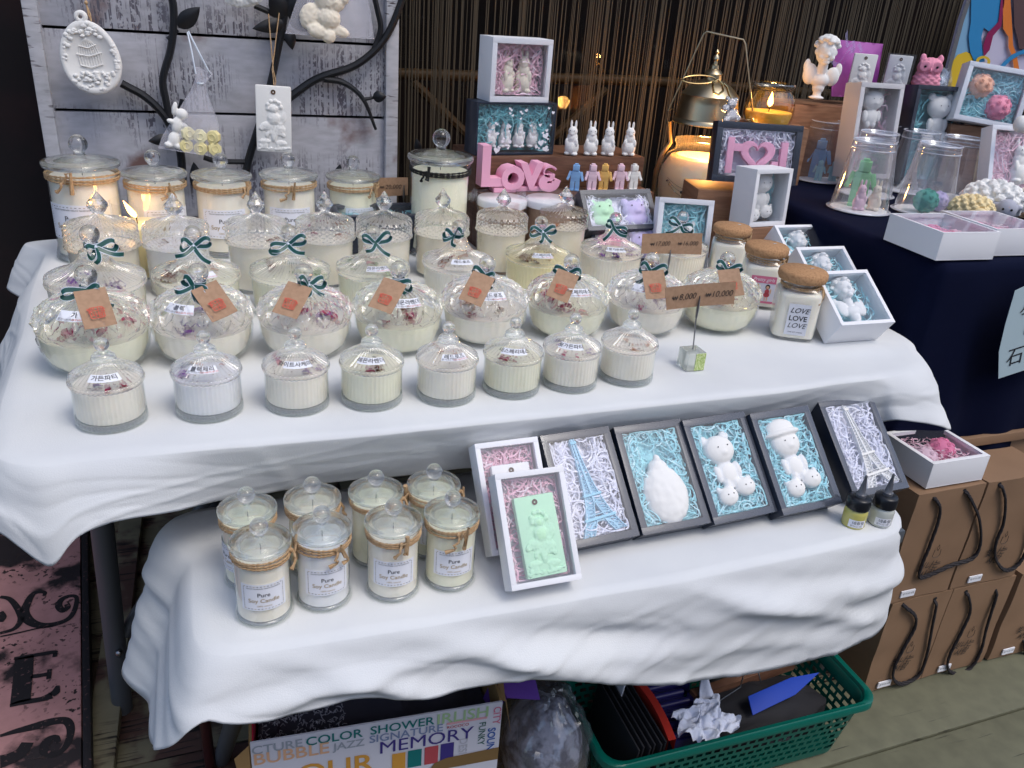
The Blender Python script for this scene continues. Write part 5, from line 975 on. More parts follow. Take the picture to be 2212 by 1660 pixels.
# cork jars
def cork_jar(label, u, v, s, a, lab):
    def sq(a_, i, r, z):
        if i > 7: return (r, z)
        n = 5; return (r/((abs(cos(a_))**n+abs(sin(a_))**n)**(1/n)), z)
    gb = once('ck_g', lambda: MB().lathe([(.001, .001), (.028, .0005), (.0335, .003), (.0345, .010), (.0345, .040), (.0345, .072), (.0335, .079), (.0300, .085), (.0290, .0885), (.0290, .0900), (.0315, .0915), (.0315, .0960), (.029, .0965)], 96, 'glass', rf=sq).mesh('jar', ang=60))
    wx = once('ck_w', lambda: MB().lathe([(.001, .006), (.0325, .006), (.0332, .010), (.0332, .040), (.0332, .072), (.0325, .077), (.029, .079), (.001, .0792)], 96, 'wax_ivory', rf=lambda a_, i, r, z: sq(a_, i if i < 7 else 9, r, z)).mesh('wax', ang=60))
    ck = once('ck_c', lambda: MB().lathe([(.001, .0925), (.029, .0930), (.0370, .0955), (.0390, .1010), (.0385, .1075), (.0355, .1110), (.001, .1118)], 56, 'cork').mesh('cork_lid', ang=80))
    stp = MB().tube([(.010, .006, .1123), (.016, .009, .1123)], .0007, 'steel', 5).mesh('staple')
    parts = [('jar', gb), ('wax', wx), ('cork_lid', ck, [('staple', stp)]), ('twine', once(f'ck_t{a}', lambda: twine_parts(.0292, .0875, int(s*100), tr_=.0014, loops=3, tail_a=1.2)))]
    fl = lambda x, y, o=0: Vector((x, -.0350-o, .038+y))
    lm = MB(); lt_ = MB()
    if lab == 'LOVE':
        patch(lm, .034, .052, fl, 'frost_label', .0003, 1, 1)
        for k, (y, sh) in enumerate(((.015, .35), (.002, 0), (-.010, .3))): write(lt_, 'LOVE', .0118, 'ink', at=(0, y), z=.0008, surf=fl, shear=sh, bold=(.006, .012, -.004)[k])
        write(lt_, 'PURE SOY CANDLE', .0026, 'ink', at=(0, -.021), z=.0008, surf=fl)
    elif lab:
        patch(lm, .044, .050, fl, 'print_white', .0003, 1, 1)
        lm.add([fl(x, y, .0006) for x, y in ((-.022, .012), (.022, .012), (.022, .025), (-.022, .025))], [(0, 1, 2, 3)], 'print_pink', None, False).add([fl(x, y, .0006) for x, y in ((-.022, -.025), (.022, -.025), (.022, -.021), (-.022, -.021))], [(0, 1, 2, 3)], 'print_pink', None, False)
        write(lt_, 'Pretty girls', .0085, 'label', at=(0, .0185), z=.0010, surf=fl, shear=.3)
        for cx, c1, c2, c3 in ((-.010, 'print_orange', 'print_slate', 'print_blue'), (.009, 'ink', 'print_red', 'print_pink')):
            for (x, y, rx, ry), m_ in (((cx, .006, .0042, .0045), c1), ((cx, .005, .0026, .0030), 'print_peach'), ((cx, -.003, .0040, .0050), c2), ((cx, -.009, .0055, .0045), c2), ((cx-.002, -.0165, .0010, .0040), 'print_peach'), ((cx+.002, -.0165, .0010, .0040), 'print_peach'), ((cx+.006, -.002, .0012, .005), 'print_peach')):
                o_ = .0009+.0001*(m_ == 'print_peach'); lt_.add([fl(x+rx*cos(t*pi/6), y+ry*sin(t*pi/6), o_) for t in range(12)], [tuple(range(12))], m_, None, False)
    if lab: parts.append(('label', lm.mesh('label'), [('print', lt_.mesh('print'))]))
    p = P(u, v, .75); return thing('cork_jar_candle', label, 'candle', pose(p, -math.atan2(p.x, p.y)+rad(a), s), parts, 'square candle jars with cork lids')
mat('frost_label', (.66, .67, .72), .5)
cork_jar('nearest cork lid candle jar with three LOVE words on its label', 1705, 722, 1.06, 12, 'LOVE')
cork_jar('middle cork lid candle jar with a pink printed label of two girls', 1632, 655, 1.04, 10, 'girls')
cork_jar('rearmost cork lid candle jar half behind a ribbon bow', 1562, 600, 1.0, 6, '')
# price cards
def price(label, base, rod0, top, card, texts, hole=None, cube=True, y=None):
    O = P(*base, .75); yy = O.y if y is None else y
    parts = []
    if cube:
        s_ = .030; cm = MB().box((0, 0, s_/2), (s_, s_, s_), 'acrylic').mesh('acrylic_block', .001)
        gm = MB().box((s_/2+.0006, 0, s_/2), (.001, s_*.95, s_*.95), 'glitter').box((0, 0, .0006), (s_*.9, s_*.9, .001), 'label').mesh('glitter_face'); 
        gm = MB().box((.006, -s_/2-.0007, s_/2), (.017, .001, s_*.92), 'glitter').mesh('glitter_face'); parts.append(('acrylic_block', cm, [('glitter_face', gm)]))
        z0 = s_
    else: z0 = 0; parts.append(('foot', MB().box((0, 0, .003), (.03, .03, .006), 'acrylic').mesh('foot')))
    T_ = PY(*top, yy)-O; mid = T_*.55+Vector((0, 0, z0*.45))
    parts.append(('clip_rod', MB().tube([(0, 0, z0), tuple(T_-Vector((0, 0, .032)))], .0011, 'steel', 6).mesh('clip_rod'), [('clip', MB().tube([tuple(T_-Vector((0, 0, .034))), tuple(T_-Vector((0, 0, .020))), tuple(T_)], [.0016, .0024, .0010], 'steel', 6).mesh('clip'))]))
    e = thing('card_stand', 'clip stand '+label, 'card holder', pose(O), parts, None)
    c = [PY(u, v, yy+.003) for u, v in card]; ctr = sum(c, Vector())/4; ex = (c[1]-c[0]).normalized(); ez = Vector((0, -1, 0)); ey = Vector((-ex.z, 0, ex.x))
    M = Matrix((ex, ey, -Vector((0, 1, 0)))).transposed().to_4x4(); M.translation = ctr
    Mi_ = M.inverted(); q = [Mi_ @ p_ for p_ in c]; bend = lambda x, y: .0025*abs(x)/.05
    cm = MB(); N = 8
    def fn(a, b): p0 = q[0].lerp(q[1], a); p1 = q[3].lerp(q[2], a); r_ = p1.lerp(p0, b); return Vector((r_.x, r_.y, bend(r_.x, 0)))
    cm.sheet(N, 1, fn, 'kraft_tag'); cm.sheet(N, 1, lambda a, b: fn(1-a, b)+Vector((0, 0, -.0006)), 'kraft_tag')
    tm = MB()
    for tx, cx, sz in texts:
        v, f = text_raw(tx, sz, shear=.15, bold=-.006); tm.add([(a.x+cx, a.y, bend(a.x+cx, 0)+.0008) for a in v], f, 'ink', None, False)
        x0 = min(a.x for a in v)+cx-.0075; s_ = sz*.30
        for a_, b_ in (((-1, .8), (-.5, -.8)), ((-.5, -.8), (0, .6)), ((0, .6), (.5, -.8)), ((.5, -.8), (1, .8)), ((-1.3, .2), (1.3, .2)), ((-1.3, -.15), (1.3, -.15))):
            tm.tube([(x0+a_[0]*s_, a_[1]*s_, bend(x0, 0)+.0008), (x0+b_[0]*s_, b_[1]*s_, bend(x0, 0)+.0008)], .00035, 'ink', 4)
    thing('price_card', 'kraft price card '+label, 'price card', M, [('card', cm.mesh('card')), ('lettering', tm.mesh('lettering'))])
price('showing 8,000 and 10,000 won over the front rows', (1490, 793), None, (1512, 640), [(1434, 620), (1588, 607), (1583, 655), (1438, 668)], [('8,000', -.022, .0135), ('10,000', .037, .0135)])
price('showing 17,000 and 16,000 won before the teal lined box', (1437, 640), None, (1449, 540), [(1386, 504), (1516, 503), (1513, 549), (1383, 547)], [('17,000', -.020, .0122), ('16,000', .039, .0122)], cube=False)
price('showing 20,000 won beside the black corded jar', (880, 520), None, (873, 400), [(811, 384), (881, 383), (881, 421), (811, 426)], [('20,000', .003, .0125)], cube=False)
# burning tumbler candle at the back left
def flame(O, h, tilt=(0, 0)):
    f = MB(); f.lathe([(.0008, 0), (h*.16, h*.14), (h*.20, h*.30), (h*.15, h*.55), (h*.07, h*.8), (.0003, h)], 14, 'flame', Matrix.Translation(O), rf=lambda a, i, r, z: (r, z)); vs = [(x+tilt[0]*max(0, z-O[2]), y+tilt[1]*max(0, z-O[2]), z) for x, y, z in f.v]; f.v = vs; return f.mesh('flame')
def glow(p, w, col=(1, .55, .2), r=.01):
    l = bpy.data.lights.new('flame_light', 'POINT'); l.energy = w; l.color = col; l.shadow_soft_size = r; o = bpy.data.objects.new('flame_light', l); COL.objects.link(o); o.location = p; return o
p = P(318, 588, .75)
thing('burning_candle', 'clear tumbler candle with yellow wax and a leaning flame at the back left', 'candle', pose(p), [
    ('tumbler', MB().lathe([(.001, .001), (.040, 0), (.0445, .003), (.0475, .13), (.0465, .13)], 64, 'glass').mesh('tumbler', ang=60)),
    ('wax', MB().lathe([(.001, .004), (.0435, .004), (.0455, .088), (.044, .0895), (.001, .089)], 64, 'wax_yellow').mesh('wax', ang=60), [('wick', MB().tube([(-.006, 0, .089), (-.007, 0, .100), (-.009, 0, .104)], .0012, 'wick', 6).mesh('wick'))]),
    ('flame', flame((-.008, 0, .100), .030, (-.55, 0)))])
glow(p+Vector((-.016, -.004, .118)), .09)
# flat black gift box between the tall candles and twine jars
gift_box('black gift box with a clear lid behind the tall cut glass candles', face_pose(.365, 1.60, .835, 2, 12), .230, .060, .080, 'black_card', .010, 'teal', 60, 51, sinset=.012)
# ---------------------------------------------------------------- walnut step riser with its figures
thing('display_step', 'brown walnut two step riser holding LOVE letters and figures', 'display stand', pose((.762, 1.690, .75), rad(2.5)), [
    ('upper_block', MB().box((0, .075, .0933), (.412, .150, .1866), 'walnut').mesh('upper_block', .001)), ('lower_block', MB().box((0, -.0305, .060), (.412, .060, .120), 'walnut').mesh('lower_block', .001))])
ZS, ZU = .8705, .9370
lv = MB()
v, f = text_raw('L', .112, .016, .035); lv.add(v, f, 'p_pink', Matrix.Translation((-.072, .006, 0)), False)
for ch, x, y, s_ in (('O', -.024, -.017, .062), ('V', .019, -.0135, .070), ('ε', .062, -.010, .092)):
    v, f = text_raw(ch, s_, .018, .06); lv.add(v, f, 'p_pink', Matrix.Translation((x, y, 0)), False)
zmin = min(q[1] for q in lv.v); lv.v = [(a, b-zmin, c) for a, b, c in lv.v]; lv.box((-.040, .005, 0), (.050, .010, .032), 'p_pink').box((.020, .006, 0), (.10, .010, .028), 'p_pink')
single('love_letters', 'pink wooden LOVE lettering standing on the walnut step', 'lettering', Matrix.Translation((.652, 1.662, ZS)) @ Matrix.Rotation(rad(3), 4, 'Z') @ Matrix.Rotation(pi/2, 4, 'X'), lv.mesh('love_letters', .0012))
for i, (u, v_, m, nm, a) in enumerate(((1241, 403, 'p_blue', 'light blue', 0), (1277, 403, 'p_pale_pink', 'pale pink, leftmost of two,', .3), (1303, 403, 'p_orange', 'orange', -.05), (1337, 401, 'p_pale_pink', 'pink, between orange and white,', .25), (1366, 400, 'plaster', 'white', .5))):
    pt = PY(u, v_, 1.662); M = Matrix.Translation((pt.x, 1.662, ZS)) @ Matrix.Rotation(-.5+a, 4, 'Z') @ Matrix.Rotation(pi/2, 4, 'X') @ Matrix.Scale(.98, 4)
    thing('block_figure', f'small {nm} blocky toy figure on the walnut step', 'figure', M, f_robot(m), 'small blocky figures on the walnut step')
for i, (u, a, lb) in enumerate(((1236, -.1, 'leftmost'), (1277, .25, 'second'), (1315, -.1, 'third'), (1359, .25, 'rightmost'))):
    pt = PY(u, 333, 1.705); M = Matrix.Translation((pt.x, 1.712, ZU)) @ Matrix.Rotation(-.5+a, 4, 'Z') @ Matrix.Rotation(pi/2, 4, 'X') @ Matrix.Scale(1.10, 4)
    thing('rabbit_figure', f'{lb} white plaster rabbit figure standing on the top walnut step', 'figure', M, f_rabbit('plaster'), 'white rabbit figures on the walnut step')
HBm = face_pose(.652, 1.704, ZU+.0005, 7, 90)
gift_box('black gift box printed with white hearts over aqua shreds', HBm, .190, .108, .055, 'black_card', .004, 'teal', 200, 61, hole=(0, .03, .06, .03), sinset=.010, hearts=True)
for k in range(4): thing('rabbit_figure', f'{["leftmost", "second", "third", "rightmost"][k]} cream figure inside the heart printed box', 'figure', HBm @ Matrix.Translation(((k-1.5)*.034, .012, -.022)) @ Matrix.Scale(.95, 4), f_rabbit('plaster'), 'cream figures in the heart printed box')
PBm = face_pose(.655, 1.706, ZU+.109, 8.5, 90)
gift_box('white gift box of pink shreds on top of the heart box', PBm, .142, .125, .060, 'paper', .011, 'pink', 170, 62, hole=(0, .05, .03, .035), sinset=.016)
for k in range(2): thing('rabbit_figure', f'{["left", "right"][k]} cream rabbit figure in the pink lined top box', 'figure', PBm @ Matrix.Translation(((k-.5)*.042, .016, -.030)) @ Matrix.Rotation((k-.5)*-.9, 4, 'Y') @ Matrix.Scale(1.3, 4), f_rabbit('plaster_rabbit'), 'cream rabbits in the top pink lined box')
# ================================================================ BACK OF THE UPPER TABLE
for i, (u, lb) in enumerate(((1080, 'left'), (1180, 'right'))):
    p = P(u-3, 548, .75)
    wr = MB(); wr.lathe([(.0535, .128), (.0545, .110), (.0500, .090), (.0500, .02), (.048, 0)], 40, 'film', rf=lambda a, i_, r, z: (r*(1+.02*sin(9*a+z*80)), z+.002*sin(7*a)))
    for k in range(3): wr.sheet(4, 3, lambda a, b, k=k: Vector((-.052-a*.018, -.01+.008*sin(a*6+k), .118+b*.014+.006*sin(a*5+k*2)-a*.006*k)), 'film')
    thing('lidded_tin_candle', f'{lb} of two cellophane wrapped candles with white marbled lids before the LOVE letters', 'candle', pose(p, rad(-20), 1.0), [
        ('cup', MB().lathe([(.001, 0), (.042, 0), (.0455, .004), (.0465, .104)], 48, 'kraft_tag').mesh('cup', ang=60)),
        ('lid', MB().lathe([(.0465, .104), (.0515, .1045), (.0520, .117), (.0500, .1200), (.001, .1203)], 56, 'marble').mesh('lid', ang=60)), ('wrapping', wr.mesh('wrapping'))], 'cellophane wrapped candles with marbled lids')
G1 = face_pose(.838, 1.512, .822, 3, 50); G2 = face_pose(.848, 1.488, .758, -4, 58)
gift_box('upper black gift box of green and lilac bears on white shreds', G1, .172, .092, .036, 'grey_card', .010, 'white', 170, 71, hole=(0, .04, .05, .025), sinset=.004)
gift_box('lower black gift box of pink and lilac bears below the green one', G2, .165, .078, .034, 'black_card', .008, 'white', 90, 72, hole=(0, .04, .05, .025), sinset=.006)
def f_head(m): return [('figure', lumps([(0, .030, 0, .028, .024, .016), (-.020, .050, 0, .009, .009, .007), (.020, .050, 0, .009, .009, .007), (0, .010, 0, .030, .016, .012), (0, .024, .013, .010, .007, .006)], m, .0018, 5).mesh('figure', ang=180)), ('eyes', eyes_mesh([(-.012, .036, .0155), (.012, .036, .0155)], .0016))]
for M_, x, m, lb in ((G1, -.038, 'p_mint', 'mint green bear soap in the upper black box'), (G1, .040, 'p_lilac', 'pale lilac bear soap in the upper black box'), (G2, -.040, 'p_rose', 'rose pink bear soap in the lower black box'), (G2, .036, 'p_lilac', 'lilac bear soap in the lower black box under the bow')):
    thing('bear_soap', lb, 'soap', M_ @ Matrix.Translation((x, .016, -.010)), f_head(m), 'bear soaps in the two black boxes')
# kraft box and the black box with pink letters
single('kraft_box', 'plain brown kraft box under the black box of pink letters', 'box', pose((1.125, 1.56, .7505), rad(-14)), MB().box((0, 0, .075), (.20, .11, .150), 'wood_box').mesh('kraft_box', .001))
Mb = pose(PY(1628, 396, 1.50), rad(-16), 1, rad(80)); 
gift_box('black gift box with pink heart lettering and white shreds', Mb, .188, .124, .036, 'black_card', .013, 'white', 190, 81, f_heart_letters('p_pink'), 'pink cutout letters around a heart hole in the black box', 'lettering', hole=(0, .03, .06, .045), cpos=(-.004, .014), cz=-.013, cs=1.12, sinset=.005)
# lantern
O = P(1492, 490, .75)
def bail():
    c = [(-.085, 0, .268), (-.095, 0, .262), (-.088, 0, .285), (-.042, 0, .432), (-.036, 0, .438), (.046, 0, .428), (.052, 0, .420), (.096, 0, .275), (.100, 0, .262), (.085, 0, .262)]
    return MB().tube(c, .0018, 'brass', 8).mesh('bail_handle')
glassp = [(.001, .002), (.065, .001), (.078, .008), (.088, .03), (.096, .07), (.099, .11), (.095, .145), (.080, .172), (.066, .184), (.066, .194), (.0695, .200), (.0690, .206)]
bd = MB(); rr = random.Random(5); sf = cyl(.1000, .135)
for k in range(3):
    pts = [sf(-.07+.14*i/16, (.020+.006*k)*((i-8)/8)**2-.030-.010*k, .001)*1 for i in range(17)]; bd.tube(pts, .0004, 'iron', 4)
    for i, q in enumerate(pts):
        if rr.random() < .62: bd.ball(tuple(q), rr.choice((.0016, .0022, .0034)), rr.choice(('iron', 'gold', 'rhinestone')), n=8, k=6)
thing('lantern', 'brass domed glass lantern with a glowing candle and wire handle', 'lantern', pose(O, rad(-38), 1.04), [
    ('glass', MB().lathe(glassp, 96, 'lantern_glass', rf=lambda a, i, r, z: (r*(1+.012*abs(cos(18*a))*(1 if 1 < i < 8 else 0)), z)).mesh('glass', ang=60)),
    ('candle', MB().lathe([(.001, .006), (.070, .008), (.084, .03), (.092, .08), (.0950, .112), (.090, .140), (.074, .167), (.060, .1705), (.036, .158), (.001, .155)], 64, 'wax_lit').mesh('candle'), [('wick', MB().tube([(.02, 0, .156), (.021, 0, .168)], .0012, 'wick', 6).mesh('wick'))]),
    ('flame', flame((.021, 0, .166), .028)),
    ('dome_lid', MB().lathe([(.0900, .232), (.0920, .234), (.0900, .240), (.0860, .243), (.0800, .275), (.0765, .290), (.0780, .293), (.0740, .297), (.0560, .312), (.0360, .322), (.0240, .326), (.0230, .336), (.0250, .338), (.0180, .345), (.0120, .348), (.0110, .355), (.0060, .358), (.0050, .364), (.0085, .368), (.0075, .374), (.0030, .378), (.0055, .383), (.001, .388)], 72, 'brass', Matrix.Translation((-.006, 0, .004)) @ Matrix.Diagonal((.84, .84, 1.03, 1))).lathe([(.0900, .232), (.080, .236), (.06, .30), (.001, .318)], 48, 'brass', Matrix.Translation((-.006, 0, .004)) @ Matrix.Diagonal((.84, .84, 1.03, 1))).mesh('dome_lid', ang=35)),
    ('bail_handle', bail()), ('side_band', MB().tube([(-.090, 0, .238), (-.086, 0, .215), (-.080, 0, .192), (-.094, 0, .165), (-.1045, 0, .12), (-.103, 0, .07), (-.090, 0, .01)], .0055, 'brass', 8).mesh('side_band')), ('side_band', MB().tube([(.090, 0, .238), (.086, 0, .215), (.080, 0, .192), (.094, 0, .165), (.1045, 0, .12), (.103, 0, .07), (.090, 0, .01)], .0055, 'brass', 8).mesh('side_band')), ('bead_string', bd.mesh('bead_string'))])
glow(O+Matrix.Rotation(rad(-38), 3, 'Z') @ Vector((.005, -.012, .190)), 2.4, (1, .46, .12), .02)
# crystal charm hanging from the lantern finial
Y0 = 1.66; c0 = PY(1548, 168, Y0)
cm = MB(); ring = [PY(1510+36*cos(a*pi/10), 172+9*sin(a*pi/10), Y0) for a in range(20)]
thing('crystal_charm', 'gold clasp chain with a rhinestone teddy charm on the lantern', 'charm', pose((0, 0, 0)), [
    ('ring', MB().tube(ring, .0017, 'gold', 6, closed=True).mesh('ring')), ('clasp', MB().tube([PY(u, v, Y0-.01) for u, v in ((1540, 178), (1550, 172), (1560, 182), (1562, 196), (1552, 205), (1542, 200), (1540, 186))], .0028, 'gold', 8, closed=True).mesh('clasp')),
    ('chain', MB().tube([PY(u, v, Y0-.01) for u, v in ((1562, 180), (1570, 188), (1574, 202), (1578, 212))], .0024, 'gold', 6).mesh('chain')),
    ('teddy', MB().ball(tuple(PY(1581, 223, Y0-.01)), .0125, 'rhinestone').ball(tuple(PY(1580, 250, Y0-.01)), (.0165, .014, .0175), 'rhinestone').ball(tuple(PY(1572, 213, Y0-.01)), .0055, 'rhinestone').ball(tuple(PY(1590, 216, Y0-.01)), .0055, 'rhinestone').ball(tuple(PY(1567, 234, Y0-.012)), .009, 'rhinestone').ball(tuple(PY(1569, 258, Y0-.014)), .009, 'rhinestone').ball(tuple(PY(1592, 256, Y0-.014)), .009, 'rhinestone').mesh('teddy'))])
# jar with a tall flame, on a wooden block
O = PY(1655, 268, 1.72)
single('wooden_stand', 'wooden block stand behind the black box of pink letters', 'stand', pose(O+Vector((.02, .03, -.13)), rad(-20)), MB().box((0, 0, 0), (.18, .12, .258), 'wood_box').mesh('wooden_stand', .001))
thing('flame_jar', 'round ribbed glass jar candle with yellow wax and lit flame beside the lantern', 'candle', pose(O, rad(-30), 1.0), [
    ('jar', MB().lathe([(.001, .001), (.045, 0), (.055, .006), (.0585, .025), (.0570, .048), (.050, .068), (.0440, .076), (.0430, .080), (.0500, .086), (.0505, .091), (.0480, .094)], 96, 'amber_glass', rf=lambda a, i, r, z: (r*(1+.02*abs(cos(14*a))*(1 if 1 < i < 6 else 0)), z)).mesh('jar', ang=60)),
    ('wire', MB().lathe([(.0435, .0775), (.0455, .0785), (.0435, .0795)], 48, 'iron').mesh('wire')),
    ('wax', MB().lathe([(.001, .004), (.050, .006), (.0545, .024), (.054, .030), (.001, .029)], 48, 'wax_honey').mesh('wax')), ('wick', MB().tube([(0, 0, .029), (.001, 0, .042)], .0012, 'wick', 6).mesh('wick')), ('flame', flame((0, 0, .040), .034))])
glow(O+Vector((0, 0, .072)), .35, (1, .55, .2), .008)
# ================================================================ HUNG ON THE IRON TREE
def hang(u, v, y=1.855, rz=0, roll=0, s=1): return Matrix.Translation(PY(u, v, y)) @ Matrix.Rotation(rad(-6)+rz, 4, 'Z') @ Matrix.Rotation(pi/2, 4, 'X') @ Matrix.Rotation(roll, 4, 'Z') @ Matrix.Scale(s, 4)
def cordm(pts, r=.0012, m='twine', y=1.85): return MB().tube([PY(u, v, yy) for u, v, yy in pts], r, m, 6)
e = thing('oval_plaque', 'white oval plaster plaque with birdcage relief hanging by twine', 'plaque', hang(197, 124, 1.852, 0, rad(6), 1.0), f_oval('plaster', .0525, .066))
cm_ = cordm([(183, -30, 1.86), (186, 8, 1.858), (195, 30, 1.852), (197, 46, 1.842)]).tube([PY(186, 8, 1.858), PY(192, 34, 1.848), PY(197, 44, 1.846)], .0012, 'twine', 6).ball(tuple(PY(186, 6, 1.857)), .0035, 'twine', n=8, k=6)
o = put('twine', cm_.mesh('twine'), e, e.matrix_world.inverted() if False else Matrix.Identity(4)); o.matrix_local = hang(197, 124, 1.852, 0, rad(6), 1.0).inverted()
HM = hang(593, 326, 1.850, 0, rad(-1.5), 1.18)
e = thing('rectangular_plaque', 'white rectangular plaster tag with a fairy relief hanging by twine', 'plaque', HM, f_soap('plaster'))
o = put('twine', cordm([(603, 28, 1.875), (588, 150, 1.86), (591, 172, 1.850), (592, 194, 1.838), (596, 176, 1.846), (590, 150, 1.85), (580, 30, 1.87)]).mesh('twine'), e); o.matrix_local = HM.inverted()
# organza bags
def org_bag(label, pts, yb, neckk, content, tie=True):
    mb = MB(); N = 26; rows = []
    def fn(a, b):
        u0, v0, u1, v1 = pts(b); u = u0+(u1-u0)*a; v = v0+(v1-v0)*a+2.0*sin(a*20+b*3)*(1-b)
        return PY(u, v, yb-.016*sin(pi*a)*min(1, b*1.6)+.0012*sin(a*31)*(1-b*.7))
    mb.sheet(30, 24, fn, 'organza'); mb.sheet(14, 12, lambda a, b: fn(1-a, b)+Vector((0, .016*sin(pi*a)*min(1, b*1.6)*1.6, 0)), 'organza')
    mb.tube([fn(0, b/24) for b in range(25)], .0008, 'organza', 5).tube([fn(1, b/24) for b in range(25)], .0008, 'organza', 5).tube([fn(a/20, 1) for a in range(21)], .0010, 'organza', 5)
    parts = [('pouch', mb.mesh('pouch', ang=80))]
    if tie: parts.append(('drawstring', MB().tube([PY(405, 70, 1.87), PY(414, 110, yb), PY(423, 160, yb-.006)], .0016, 'ribbon_edge', 6).tube([PY(407, 68, 1.87), PY(428, 110, yb), PY(450, 152, yb-.006), PY(455, 160, yb)], .0018, 'ribbon_edge', 6).lathe([(.006, -.002), (.007, 0), (.006, .002)], 16, 'ribbon_edge', Matrix.Translation(PY(433, 180, yb-.004))).mesh('drawstring')))
    return thing('organza_bag', label, 'bag', pose((0, 0, 0)), parts)
def shp(b):      # left u,v, right u,v of the pouch at height b (0 top, 1 bottom)
    k = [(0, 423, 142, 460, 158), (.15, 422, 172, 443, 178), (.3, 412, 195, 447, 200), (.6, 378, 250, 470, 262), (.85, 352, 292, 478, 315), (1, 342, 320, 483, 341)]
    for p_, q in zip(k[:-1], k[1:]):
        if b <= q[0]+1e-6: t = (b-p_[0])/(q[0]-p_[0]); return [p_[i]+(q[i]-p_[i])*t for i in (1, 2, 3, 4)]
org_bag('sheer organza pouch of yellow wax tablets hanging on the iron tree', shp, 1.845, 0, None)
for i, (u, v, m, rz) in enumerate(((402, 318, 'plaster_yellow', .2), (434, 324, 'plaster_yellow', -.1), (463, 325, 'plaster_yellow', .3), (405, 292, 'plaster_lemon', .5), (432, 298, 'plaster_lemon', .1), (461, 300, 'plaster_yellow', -.3))):
    pg = [(.0135*cos(t*pi/4+pi/8), .0135*sin(t*pi/4+pi/8)) for t in range(8)]; mb = MB(); mb.prism(pg, -.008, .008, m).lathe([(.001, .0082), (.006, .0082), (.0065, .0095), (.0075, .0082)], 20, m)
    single('wax_tablet', f'pale yellow wax tablet in the organza pouch, {["lower left", "bottom middle", "lower right", "upper left", "upper middle", "upper right"][i]} one', 'wax tablet', hang(u, v-4, 1.838, rz), mb.mesh('wax_tablet', .002), 'yellow wax tablets in the organza pouch')
thing('angel_figure', 'white plaster winged figure inside the pouch of yellow tablets', 'figure', hang(372, 320, 1.838, .2, rad(-16), .86), [('figure', lumps([(0, .020, 0, .014, .020, .010), (0, .055, 0, .012, .020, .009), (.006, .082, .0, .014, .013, .010), (-.012, .090, 0, .006, .016, .006), (-.014, .060, .002, .010, .006, .006), (.014, .058, .002, .010, .006, .006), (-.010, .006, .004, .010, .007, .008), (.012, .008, .004, .010, .007, .008), (.016, .040, .002, .006, .012, .006)], 'plaster', .0018, 4).mesh('figure', ang=180))])
def shp2(b): return (650-35*b, -30+102*b, 778+14*b, -30+92*b+28*b*0) if False else (655-38*b, -40+112*b, 790+18*b, -40+124*b)
org_bag('sheer organza pouch with an angel plaster piece cut off at the top', shp2, 1.845, 0, None, False)
thing('angel_plaster', 'creamy angel plaster piece in the top organza pouch', 'figure', hang(694, 84, 1.836, .1, rad(-14), 1.22), [('figure', lumps([(0, .062, 0, .026, .020, .014), (.004, .035, .002, .020, .018, .012), (-.024, .028, 0, .018, .022, .007), (.024, .020, 0, .020, .010, .007), (-.010, .010, .004, .016, .012, .009), (.010, .008, .004, .012, .012, .009), (.020, .072, .002, .010, .012, .010), (-.012, .074, .006, .010, .008, .008)], 'plaster_rabbit', .0018, 3, lambda v: .0012*noise.noise(v*220)).mesh('figure', ang=180))])
thing('shell_plaster', 'small white plaster piece cut off by the top edge near the leaves', 'plaque', hang(528, -8, 1.850, 0, rad(10), 1.0), [('plaque', lumps([(0, 0, 0, .040, .020, .008), (-.02, .004, .002, .012, .016, .008), (.016, -.004, .004, .014, .012, .008)], 'plaster', .0016, 3, lambda v: .0018*noise.noise(v*200)).mesh('plaque', ang=180))])
# ================================================================ RIGHT TABLE
ZT = .881
bk = single('display_riser', 'long wooden riser block at the back of the navy table', 'display stand', pose((1.70, 1.80, ZT), rad(-3)), MB().box((0, 0, .088), (.62, .15, .176), 'wood_box').mesh('display_riser', .001))
bz = lambda u, v, y: PY(u, v, y)
thing('cherub_bust', 'white plaster bust of a curly haired cherub on the wooden riser', 'bust', stand(1762, 214, 0, .25, 1.22, y=1.74), f_bust('plaster'))
ck = [PY(1802, 85, 1.80), PY(1908, 95, 1.80), PY(1888, 212, 1.79), PY(1796, 208, 1.79)]
pm = MB(); pm.sheet(10, 10, lambda a, b: ck[0].lerp(ck[1], a).lerp(ck[3].lerp(ck[2], a), b)+Vector((0, -.012*sin(pi*a)*sin(pi*b)+.002*sin(a*25+b*9), 0)), 'purple_bag').sheet(10, 10, lambda a, b: ck[0].lerp(ck[1], 1-a).lerp(ck[3].lerp(ck[2], 1-a), b)+Vector((0, .012*sin(pi*a)*sin(pi*b), 0)), 'purple_bag')
rb_ = MB(); c0 = PY(1843, 110, 1.77)
for a_, l_ in ((2.4, .05), (.5, .04), (3.6, .07), (4.1, .09)): rb_.sheet(8, 1, lambda a, b, a_=a_, l_=l_: c0+Vector((l_*a*cos(a_), -.004, l_*a*sin(a_)+.012*sin(a*7)))+Vector((.004*(b-.5), 0, .009*(b-.5))), 'film_ribbon')
thing('purple_gift_bag', 'magenta purple gift bag with sheer ribbon behind a plaster plaque', 'bag', pose((0, 0, 0)), [('bag', pm.mesh('bag')), ('ribbon', rb_.mesh('ribbon'))])
thing('fairy_plaque', 'white fairy plaster plaque standing before the purple bag', 'plaque', stand(1848, 212, 0, .2, .93, y=1.75), f_soap('plaster'))
thing('flower_plaque', 'white flower plaster plaque in clear wrapping left of the pink owl', 'plaque', stand(1924, 213, 0, .1, .93, y=1.76), f_soap('plaster')+[('wrapping', MB().box((0, .055, .006), (.072, .122, .020), 'film').mesh('wrapping'))])
